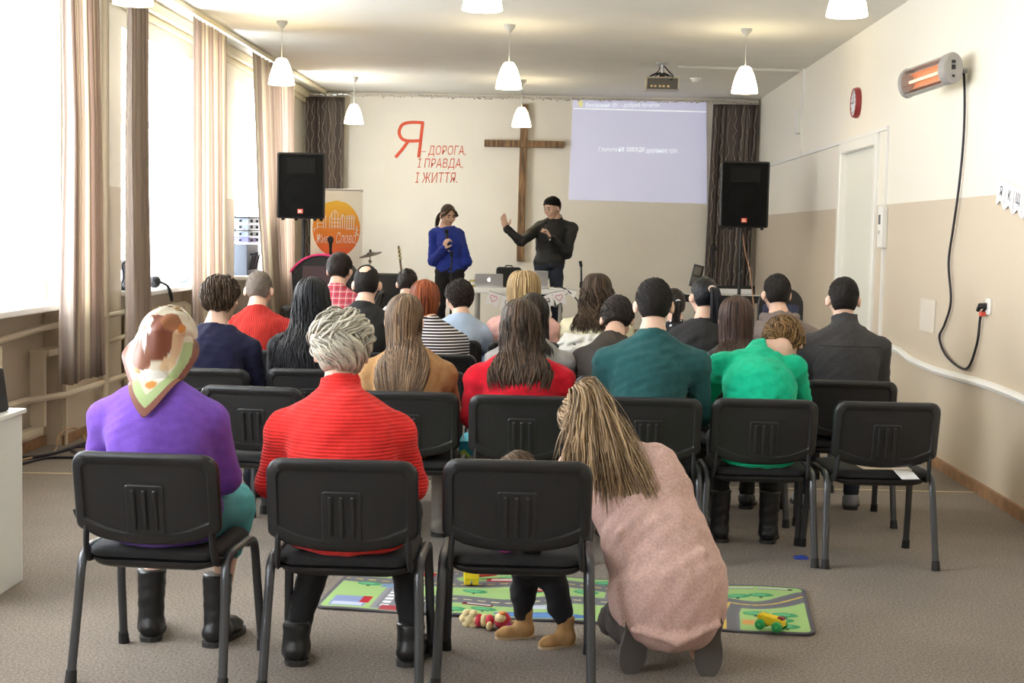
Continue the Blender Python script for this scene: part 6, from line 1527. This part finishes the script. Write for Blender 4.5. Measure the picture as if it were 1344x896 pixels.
hair_obj(t, HM['short'], hair_cap(C, R, 1.04, .009), [short_locks(C, R, 1.04, 780, .35, 0.0031, 0.0036, .5, 10, base=.007, thmax=2.2)])
t, J = sit(7, 'person in a bright green top bending the head forward', 1030, 428, .36, px=.0, sw=.190, g=1.08, pitch=62, yaw=-12, sdrop=.0, slump=.06, hairtop=.02, neckdy=0)
J['neck'] = V3(.05, .20, 1.0); J['chest'] = V3(.01, .0, .84)
for q, sx in (('L', -1), ('R', 1)): J['sh' + q] = V3(.01 + sx * .180, .13, .925); J['el' + q] = V3(sx * .27, .26, .70)
finish_person(t, J, T['green'], T['trous'], ('boot', M_leather), collar=(.03, .068), seed=6, wr=.0022, extra=[ell_((0, -.13, .505), (.18, .105, .05), None, .03)])
C, R = J['head'], J['R']
hair_obj(t, HM['auburn'], hair_cap(C, R, 1, .022), [short_locks(C, R, 1, 780, .8, 0.0047, 0.0180, .7, 11, base=.016, thmax=2.2, wave=.12)])

# --- third row
t, J = sit(9, 'short-haired person in a navy sweater seated by the window side', 290, 359, .05, sw=.185, pitch=2, yaw=-22, hairtop=.028, g=1.0, px=-.01, sdrop=.14)
finish_person(t, J, T['navy'], T['jeans'], ('shoe', M_leather), seed=7, neckcut=-.01)
C, R = J['head'], J['R']
hair_obj(t, HM['brown'], hair_cap(C, R, 1, .018), [short_locks(C, R, 1, 936, .7, 0.0047, 0.0168, .25, 12, base=.014, thmax=2.1)])
t, J = sit(10, 'person with long wavy black hair in black', 410, 364, .06, px=-.05, sw=.17, pitch=6)
finish_person(t, J, T['black'], T['trous'], ('shoe', M_leather), seed=8)
C, R = J['head'], J['R']; co = body_coll(J)
hair_obj(t, HM['black'], hair_cap(C, R, 1, .02, low=.05), [long_locks(C, R, 1, 988, .52, 130, 0.0066, .014, 20, (), 24, J['_top'], (1.14, 1.30), spread=.10, jit=.3)])
t, J = sit(12, 'dark-haired person in grey partly hidden behind the red sweater', 700, 385, .05, sw=.19, pitch=14)
finish_person(t, J, T['greyk'], T['jeans'], ('shoe', M_leather), seed=9, vox=.012, tvox=.013)
C, R = J['head'], J['R']
hair_obj(t, HM['dark'], hair_cap(C, R, 1, .018, low=.03), [long_locks(C, R, 1, 520, .20, 125, 0.0060, .004, 14, (), 25, J['_top'], (1.10, 1.20))])
t, J = sit(13, 'boy with short brown hair in a dark brown jacket leaning forward', 812, 390, .22, px=-.09, sw=.165, pitch=34, yaw=-8, slump=.03, hairtop=.022)
finish_person(t, J, T['brownj'], T['jeans'], ('shoe', M_leather), seed=10, wr=.004)
C, R = J['head'], J['R']
hair_obj(t, HM['dark'], hair_cap(C, R, 1, .016), [short_locks(C, R, 1, 728, .5, 0.0042, 0.0084, .5, 13, base=.012, thmax=2.15)])
t, J = sit(14, 'person with a smooth dark brown bob in a dotted black cardigan', 967, 388, .05, px=.0, sw=.17, pitch=4)
finish_person(t, J, T['dots'], T['trous'], ('shoe', M_leather), seed=11)
C, R = J['head'], J['R']
hair_obj(t, hair_material('hair_chestnut', (.018, .010, .009), (.085, .045, .032), .35), hair_cap(C, R, 1, .02, low=.06), [long_locks(C, R, 1, 832, .245, 132, 0.0060, .003, 14, (), 26, J['_top'], (1.12, 1.26), inw=.1, jit=.1)])
t, J = sit(15, 'man with cropped hair in a charcoal fleece jacket at the right', 1108, 361, .03, sw=.195, pitch=2, g=1.08, hs=1.02, sdrop=.135, px=.02)
tp = finish_person(t, J, T['charcoal'], T['jeans'], ('shoe', mat('grey_trainers', (.25, .25, .27), .6)), collar=(.05, .070), seed=12)
C, R = J['head'], J['R']; hair_obj(t, HM['short'], hair_cap(C, R, 1.02, .006), [short_locks(C, R, 1.02, 572, .22, 0.0026, 0.0018, .3, 14, base=.005, thmax=2.2)])
lc = J['chest'] + V3(.0, -.150, .105)
obj('triangle_logo', MB().tube([tuple(lc + V3(x, 0, z)) for x, z in ((-.024, 0), (.024, 0), (.008, .038), (-.008, .038))], .0022, n=4, closed=True), M_black, tp)
nkb = J['neck']; obj('yoke_seam', MB().tube([tuple(lc + V3(x, .012 + 1.3 * x * x, -.015)) for x in np.linspace(-.17, .17, 13)], .003, n=5), M_blackm, tp)

# --- fourth row
t, J = sit(16, 'man with short greying hair in a dark red ribbed sweater', 341, 354, .06, px=.04, sw=.195, pitch=16, g=1.1, slump=.02, sdrop=.13)
finish_person(t, J, T['brick'], T['jeans'], ('shoe', M_leather), seed=13)
C, R = J['head'], J['R']; hair_obj(t, HM['sandy'], hair_cap(C, R, 1, .006), [short_locks(C, R, 1, 572, .25, 0.0026, 0.0018, .3, 15, base=.005, thmax=2.2)])
t, J = sit(17, 'balding man in a black sweater', 482, 347, .03, sw=.20, pitch=6, g=1.1, hairtop=.008, px=.02)
finish_person(t, J, T['black'], T['jeans'], ('shoe', M_leather), seed=14)
C, R = J['head'], J['R']; hair_obj(t, HM['short'], hair_cap(C, R, 1, .007, bald=((-.010, -.075, .108), (.042, .045, .042))), [])
t, J = sit(18, 'person with copper-red bobbed hair in a striped top', 558, 365, .05, px=.03, sw=.19, pitch=5, neckdx=.015, hairtop=.025)
tp = finish_person(t, J, T['stripe'], T['trous'], ('shoe', M_leather), seed=15, wr=.002)
nk = J['neck']; sdf_obj('black_collar', [cone(nk + V3(0, 0, -.03), nk + V3(0, 0, .035), .085, .066, .02), ell_(nk + V3(0, -.02, -.055), (.14, .095, .045), None, .03)], T['black'], t, .011, cuts=[(nk + V3(0, 0, .035), (0, 0, 1))])
C, R = J['head'], J['R']; hair_obj(t, HM['red'], hair_cap(C, R, 1, .02, low=.04), [long_locks(C, R, 1, 780, .135, 125, 0.0060, .003, 14, (), 27, None, (1.10, 1.28), inw=.5, jit=.12, thend=96)])
t, J = sit(20, 'person with a long black ponytail in a black top', 925, 362, .05, px=.0, sw=.165, pitch=0, yaw=18)
finish_person(t, J, T['black'], T['trous'], ('shoe', M_leather), seed=16, neckcut=-.015)
C, R = J['head'], J['R']; tie = C + R @ V3(.01, -.108, .055); rg = np.random.default_rng(31); G = []
for q in np.linspace(-.028, .028, 5): G.append([tuple(tie + V3(q * .3, .0, .0)), tuple(tie + V3(q * .8 + .015, -.035, .0)), tuple(tie + V3(q + .025, -.045, -.08)), tuple(tie + V3(q + .03, -.03, -.2)), tuple(tie + V3(q * .8 + .03, -.02, -.32)), tuple(tie + V3(q * .4 + .02, -.02, -.43))])
G2 = []
for a in np.linspace(0, 2 * math.pi, 13)[:-1]:
    pts = []
    for f_ in (1.0, .7, .4, .15): 
        th = f_ * 1.55; d_ = V3(math.sin(th) * math.sin(a), -math.cos(th), math.sin(th) * math.cos(a)); pts.append(tuple(C + R @ (d_ * (HR + .014) + HC + V3(0, -.004, .018 * (1 - f_)))))
    G2.append(pts[:3] + [tuple(tie)])
hp = hair_obj(t, HM['black'], hair_cap(C, R, 1, .010), [guide_locks(G, 260, .0055, .006, 31)])
obj('hair_tie', MB().tube([tuple(tie + V3(.02 * math.cos(a), -.012, .02 * math.sin(a))) for a in np.linspace(0, 6.28, 14)[:-1]], .008, n=6, closed=True), mat('tan_hair_tie', (.55, .42, .33), .4), hp, smooth=True)
t, J = sit(21, 'man with short dark hair in a grey-brown hoodie', 1020, 358, .04, sw=.185, pitch=4, yaw=8, px=.0)
tp = finish_person(t, J, T['hood'], T['jeans'], ('shoe', M_leather), seed=17, wr=.004)
nk = J['neck']; sdf_obj('hood', [cone(nk + V3(-.10, -.02, -.01), nk + V3(0, -.085, -.045), .032, .045, .03), cone(nk + V3(0, -.085, -.045), nk + V3(.10, -.02, -.01), .045, .032, .03), ell_(nk + V3(0, -.085, -.10), (.115, .055, .09), None, .04)], T['hood'], t, .010, wrinkle=.003, seed=4)
C, R = J['head'], J['R']; hair_obj(t, HM['short'], hair_cap(C, R, 1, .010), [short_locks(C, R, 1, 572, .3, 0.0031, 0.0030, .3, 16, base=.008, thmax=2.2)])

# --- fifth row and beyond
t, J = sit(22, 'man with short brown hair in a red plaid shirt', 447, 331, .08, sw=.185, pitch=12, px=.02, yaw=-10)
finish_person(t, J, T['plaid'], T['jeans'], ('shoe', M_leather), collar=(.02, .068), seed=18, topname='shirt', vox=.012, tvox=.013)
C, R = J['head'], J['R']; hair_obj(t, HM['dark'], hair_cap(C, R, 1, .014), [short_locks(C, R, 1, 520, .4, 0.0036, 0.0060, .4, 17, base=.010, thmax=2.15)])
t, J = sit(23, 'person with short dark hair in a light blue shirt', 602, 366, .06, px=.06, sw=.175, pitch=12, yaw=25, hairtop=.025)
finish_person(t, J, T['sky'], T['jeans'], ('shoe', M_leather), collar=(.015, .068), seed=19, topname='shirt', vox=.012, tvox=.013)
C, R = J['head'], J['R']; hair_obj(t, HM['dark'], hair_cap(C, R, 1, .018, low=.015), [short_locks(C, R, 1, 624, .8, 0.0047, 0.0150, .4, 18, base=.014, thmax=2.2, wave=.1)])
t, J = sit(24, 'person with a blonde bob in a pale pink sweater', 688, 355, .05, sw=.195, pitch=4, hairtop=.03)
finish_person(t, J, T['pink'], T['jeans'], ('shoe', M_leather), seed=20, vox=.012, tvox=.013)
C, R = J['head'], J['R']; hair_obj(t, HM['blond'], hair_cap(C, R, 1, .024, low=.05), [long_locks(C, R, 1, 832, .185, 130, 0.0066, .003, 14, (), 28, None, (1.3, 1.62), inw=.25, jit=.08)])
t, J = sit(25, 'person with long curly brown hair in a cream-yellow blouse', 784, 357, .06, sw=.20, pitch=4, px=-.05, hairtop=.03)
finish_person(t, J, T['cream'], T['jeans'], ('shoe', M_leather), seed=21, wr=.004, topname='blouse', vox=.012, tvox=.013)
C, R = J['head'], J['R']; hair_obj(t, HM['brown'], hair_cap(C, R, 1, .022, low=.05), [long_locks(C, R, 1, 728, .27, 130, 0.0066, .030, 30, (), 29, J['_top'], (1.20, 1.42), spread=.04)])
t, J = sit(26, 'girl with a ponytail in a polka-dot top', 884, 377, .05, sw=.14, pitch=6, s=.86, hs=.95, px=.02, yaw=20)
finish_person(t, J, T['polka'], T['jeans'], ('shoe', M_leather), seed=22, vox=.012, tvox=.013)
C, R = J['head'], J['R']; tie = C + R @ V3(-.01, -.108, .02)
G = [[tuple(tie + V3(q * .3, 0, 0)), tuple(tie + V3(q, -.03, -.01)), tuple(tie + V3(q - .01, -.03, -.1)), tuple(tie + V3(q * .6 - .015, -.02, -.2))] for q in np.linspace(-.02, .02, 4)]
hp = hair_obj(t, HM['dark'], hair_cap(C, R, .95, .010), [guide_locks(G, 130, .005, .006, 33)]); obj('hair_tie', MB().tube([tuple(tie + V3(.014 * math.cos(a), -.01, .014 * math.sin(a))) for a in np.linspace(0, 6.28, 12)[:-1]], .006, n=6, closed=True), M_paper, hp, smooth=True)
t, J = sit(27, 'child with dark hair and a small bun in a pale patterned shirt', 535, 352, .05, sw=.14, pitch=12, s=.86, hs=.92)
finish_person(t, J, T['pattern'], T['jeans'], ('shoe', M_leather), seed=23, vox=.012, tvox=.013, topname='shirt')
C, R = J['head'], J['R']; hair_obj(t, HM['dark'], hair_cap(C, R, .92, .012, extra=[((.0, -.09, .10), (.03, .03, .025))]), [short_locks(C, R, .92, 390, .4, 0.0036, 0.0036, .2, 19, base=.010, thmax=2.15)])

# --- white coat over the chair back
c_ = CH[25]; t = thing('white_coat', 'white coat with a brown leather patch hung over a chair back', 'coat', (c_[0], c_[1], 0))
sdf_obj('coat_cloth', [ell_((-.04, -.265, .70), (.27, .048, .18), None, .04), ell_((-.24, -.22, .58), (.11, .10, .30), None, .05), cone((-.22, -.26, .83), (.2, -.26, .83), .03, .03, .03)], mat('white_coat_cloth', (.68, .67, .63), .8), t, .013, wrinkle=.006, seed=6)
obj('leather_patch', MB().box(.0, .16, -.33, -.318, .76, .86), mat('brown_leather', (.10, .04, .028), .45), t, bevel=.003); obj('seam', MB().box(.078, .082, -.332, -.33, .76, .86), M_black, t)

# ------------------------------------------------------------------ the two speakers on the stage
SZ = .20
def standing(bx, by, headtop, facing, pose, hs=1.0, sw=.17, g=.9, pitch=12, turn=0, roll=0, female=False):
    """local coords at the feet, figure turned towards -y"""
    R = rotm(180 + turn, pitch, roll); C = V3(0, 0, headtop - SZ) - R @ V3(0, -.012, .122) * hs; J = dict(head=C, R=R, hs=hs, g=g, d=.92, s=1.0, lg=.92)
    nk = C + R @ V3(0, -.035, -.105) * hs + V3(0, .01, -.028); J['neck'] = nk; J['pelvis'] = V3(0, .01, nk[2] - .50); J['chest'] = V3(0, .012, nk[2] - .18)
    for q, sx in (('L', 1), ('R', -1)):   # their left is on +x
        J['sh' + q] = nk + V3(sx * sw, .01, -.105); J['hip' + q] = J['pelvis'] + V3(sx * .085, 0, -.05); J['kn' + q] = V3(sx * .10, -.01, .50); J['an' + q] = V3(sx * .11, .01, .09); J['toe' + q] = V3(sx * .25, -1, 0)
    J.update(pose); return J
def hand_mic(parent_label, p0, p1, lab):
    d_ = unit(p1 - p0); t = thing('microphone', lab, 'microphone', tuple(p0)); L_ = np.linalg.norm(p1 - p0)
    a = obj('handle', MB().tube([(0, 0, 0), tuple(d_ * (L_ - .05))], [.011, .017], n=10), M_black, t, smooth=True); obj('grille_ball', MB().ball(tuple(d_ * (L_ - .02)), .027, 12, 8), M_blackm, t, smooth=True); obj('end_ring', MB().tube([(0, 0, 0), tuple(d_ * .012)], .0125, n=10), M_chrome, t)
# woman in royal blue
bx, by = -1.235, 16.75; wtop = atY(586, 268, by).z - .012
def wl(x, y, Y): p = atY(x, y, Y); return V3(p.x - bx, p.y - by, p.z - SZ)
pose = dict(elL=V3(.20, .02, 1.03), wrL=V3(.13, .14, .93), elR=V3(-.195, .0, 1.03), wrR=V3(-.055, -.20, 1.185))
pose['hdR'] = (V3(.30, -.25, .9), V3(.6, .75, 0), V3(.5, -.6, .3), 1.15); pose['hdL'] = (V3(-.6, .3, -.5), V3(0, 1, 0), V3(-.5, 0, .5), .4)
J = standing(bx, by, wtop, 0, pose, sw=.138, g=.84, pitch=20, turn=30)
J['head'] = J['head'] + V3(-.015, 0, 0); J['neck'] = J['neck'] + V3(-.012, 0, 0)
t = thing('person', 'woman in a royal blue sweater holding a microphone, standing on the stage', 'person', (bx, by, SZ))
finish_person(t, J, T['royal'], T['trous'], ('shoe', M_leather), vox=.0075, tvox=.010, seed=30, face=True, hem=J['pelvis'][2] - .04, wr=.002, neckcut=-.028)
add_brows_mouth(t, J['head'], J['R'], 1, HM['dark'])
C, R = J['head'], J['R']; tie = C + R @ V3(.03, -.105, -.01)
G = [[tuple(tie + V3(0, 0, 0)), tuple(tie + R @ V3(q, -.03, -.01)), tuple(tie + R @ V3(q + .02, -.04, -.09)), tuple(tie + R @ V3(q * .6 + .03, -.035, -.19))] for q in np.linspace(-.02, .02, 4)]
fr_l = [[tuple(C + R @ V3(x0, .045, .115)), tuple(C + R @ V3(x0 + s_ * .045, .085, .085)), tuple(C + R @ V3(s_ * .082, .06, .03)), tuple(C + R @ V3(s_ * .086, .0, -.01))] for x0, s_ in ((.01, -1), (.012, -1), (.0, 1), (.005, 1))]
hair_obj(t, hair_material('hair_dark_chestnut', (.03, .018, .012), (.10, .06, .04)), hair_cap(C, R, 1, .011, vox=.006, hl=.018), [guide_locks(G, 150, .0055, .006, 41), guide_locks(fr_l[:2], 40, .009, .006, 42), guide_locks(fr_l[2:], 40, .009, .006, 43)])
hb = np.array([bx, by, SZ]); m0 = hb + J['wrR'] + unit(pose['hdR'][0]) * .07
hand_mic('', m0 + V3(.035, .0, -.10), m0 + V3(.0, .055, .15), 'black microphone held by the woman in the blue sweater')
# man in black
bx, by = -.085, 16.8; mtop = atY(720, 257, by).z - .022
def loc(x, y, Y): p = atY(x, y, Y); return V3(p.x - bx, p.y - by, p.z - SZ)
pose = dict(elR=loc(684, 317, 16.45), wrR=loc(664, 299, 16.35), elL=V3(.205, -.03, 1.145), wrL=loc(722, 311, 16.5))
pose['hdR'] = (V3(-.28, .0, 1), V3(.5, -.86, 0), V3(.8, .5, .25), .22); pose['hdL'] = (V3(-.45, -.1, .8), V3(-.5, .6, 0), V3(-.3, .6, .5), 1.2)
J = standing(bx, by, mtop, 0, pose, sw=.190, g=.98, pitch=20, turn=-42, hs=1.02)
for q, sx in (('L', 1), ('R', -1)): J['an' + q] = J['an' + q] + V3(0, .03, 0)
t = thing('person', 'man in a black shirt gesturing with a raised hand, standing on the stage', 'person', (bx, by, SZ))
finish_person(t, J, T['shirt'], T['jeans'], ('shoe', M_leather), vox=.0075, tvox=.010, seed=31, face=True, hem=J['pelvis'][2] - .10, wr=.003, collar=(.014, .074), topname='shirt', sleeve=.93)
add_brows_mouth(t, J['head'], J['R'], 1.02, HM['dark'])
C, R = J['head'], J['R']; hair_obj(t, HM['short'], hair_cap(C, R, 1.02, .009, vox=.006, hl=.012), [short_locks(C, R, 1.02, 676, .4, 0.0036, 0.0072, .4, 20, base=.010, thmax=2.0)])
hb = np.array([bx, by, SZ]); m0 = hb + J['wrL'] + unit(pose['hdL'][0]) * .06
hand_mic('', m0 + V3(.03, -.02, -.09), m0 + V3(-.035, .035, .13), 'black microphone held by the man in the black shirt')

# ------------------------------------------------------------------ kneeling woman and toddler
KB = np.array([.42, 5.10, 0.0]); t = thing('person', 'woman with long streaky hair in a dusty rose sweater kneeling beside the empty chair', 'person', tuple(KB))
K = lambda x, y, z: V3(x - KB[0], y, z)
R = rotm(38, 42, -14); J = dict(R=R, hs=1.0, s=1.0, g=1.14, d=1.12, lg=1.0)
J['pelvis'] = K(.425, .06, .33); J['chest'] = K(.335, .20, .60); J['neck'] = K(.225, .33, .775); J['head'] = K(.145, .37, .855)
J['shL'] = K(.10, .36, .69); J['shR'] = K(.375, .20, .735); J['elL'] = K(.06, .40, .52); J['wrL'] = K(-.02, .24, .505); J['elR'] = K(.44, .42, .60); J['wrR'] = K(.20, .52, .50)
J['hdL'] = (V3(-1, -.2, -.05), V3(0, 0, -1), V3(0, 1, .2), .4); J['hdR'] = (V3(-.8, .5, 0), V3(0, 0, -1), V3(.3, .8, .2), .4)
J['hipL'] = K(.335, .08, .29); J['hipR'] = K(.52, .08, .29); J['knL'] = K(.27, .42, .09); J['knR'] = K(.56, .42, .10); J['anL'] = K(.325, .075, .125); J['anR'] = K(.545, .085, .125)
ex = [ell_(K(.435, .03, .29), (.205, .165, .20), rotm(0, 0, 10), .06), ell_(K(.40, .09, .45), (.185, .15, .18), rotm(0, -25, 12), .06), ell_(K(.52, .10, .24), (.10, .14, .16), None, .05), cone(K(.30, .10, .22), K(.27, .25, .26), .06, .05, .05), cone(K(.54, -.06, .47), K(.40, -.115, .40), .012, .016, .02), cone(K(.40, -.115, .40), K(.27, -.05, .36), .016, .012, .02), cone(K(.30, -.10, .20), K(.45, -.135, .17), .012, .016, .02), cone(K(.45, -.135, .17), K(.60, -.07, .22), .016, .012, .02), cone(K(.25, .0, .52), K(.30, -.07, .40), .014, .012, .02), cone(K(.46, .0, .60), K(.36, -.03, .56), .012, .014, .02)]
tp = finish_person(t, J, T['rose'], T['greyt'], None, seed=40, tvox=.009, wr=.0022, tope=.018, vox=.010, botwr=.004, extra=ex, legcut=1.0, hem=.10)
for an, rz, rx in ((K(.315, -.035, .185), .20, 70), (K(.575, -.02, .185), -.08, 74)):
    o = link('shoe', shoe_mesh('ankle')[0].copy(), mat('grey_brown_suede', (.075, .06, .052), .8), t, (an[0], an[1], an[2]), (math.radians(-rx), 0, rz)); link('sole', shoe_mesh('ankle')[1].copy(), mat('grey_rubber', (.10, .09, .08), .8), o)
C = J['head']; G = []
for f_ in np.linspace(0, 1, 9):       # strands part over the crown and fall across the back and shoulder
    cr = C + R @ V3(.0 + .03 * f_, -.03, .128)
    e = K(.03, .27, .70) * (1 - f_) + K(.40, .045, .62) * f_ + V3(0, -.045 * math.sin(f_ * 3.14), -.06 * math.sin(f_ * 3.14))
    m1 = C + R @ V3(-.095 + .14 * f_, -.075 - .045 * math.sin(f_ * 3.1), .055); m2 = m1 * .5 + e * .5 + V3(.0, -.055 - .02 * math.sin(f_ * 3.1), .035)
    G.append([tuple(cr), tuple(cr * .45 + m1 * .55 + R @ V3(0, -.02, .03)), tuple(m1), tuple(m2), tuple(e)])
co = [(J['chest'], V3(.19, .155, .20)), (J['neck'] + V3(.0, -.02, -.06), V3(.17, .11, .11))]
hl = guide_locks(G, 1200, .0043, .017, 51, .5, 1.1); hv = push_sdf(hl[0].astype(float), J['_top'], V3(0, -1, .1), .004)
hair_obj(t, HM['streak'], hair_cap(C, R, 1, .020, low=.03), [(hv, hl[1], hl[2]), short_locks(C, R, 1, 520, 1.0, 0.0047, 0.0120, .3, 52, base=.016, thmax=1.6)])

TB = np.array([-.05, 5.52, 0.0]); t = thing('person', 'toddler in tan boots and black trousers standing behind the empty chair', 'person', tuple(TB))
K = lambda x, y, z: V3(x - TB[0], y - TB[1], z)
R = rotm(35, 14, 0); J = dict(R=R, hs=.80, s=.56, g=1.02, d=1.15, lg=1.12, head=K(-.135, 5.60, .625), neck=K(-.11, 5.60, .52), pelvis=K(-.045, 5.55, .305), chest=K(-.08, 5.585, .44))
for q, sx in (('L', -1), ('R', 1)):
    J['sh' + q] = J['neck'] + V3(sx * .085, .01 * sx, -.04); J['el' + q] = J['sh' + q] + V3(sx * .035, .05, -.085); J['wr' + q] = J['sh' + q] + V3(sx * .0, .14, -.10); J['hd' + q] = (V3(0, 1, 0), V3(0, 0, -1), V3(-sx, 0, 0), .4)
J['hipL'] = K(-.085, 5.55, .285); J['hipR'] = K(-.005, 5.53, .285); J['knL'] = K(-.10, 5.56, .185); J['knR'] = K(.035, 5.49, .19); J['anL'] = K(-.10, 5.575, .085); J['anR'] = K(.062, 5.475, .085)
finish_person(t, J, T['zebra'], T['tod'], None, seed=41, vox=.0075, tvox=.009, wr=.002, legcut=1.0, botwr=.003)
zb = T['zebra']; 
ug = mat('tan_suede', (.44, .25, .10), .9, var=.15, vscale=25)
put_shoe(t, 'toddler', ug, J['anL'], V3(-1, -.35, 0)); put_shoe(t, 'toddler', ug, J['anR'], V3(-.9, -.55, 0))
C = J['head']; hair_obj(t, HM['lbrown'], hair_cap(C, R, .80, .010, vox=.006), [short_locks(C, R, .80, 312, .6, 0.0036, 0.0072, .4, 53, base=.008, thmax=1.9)])
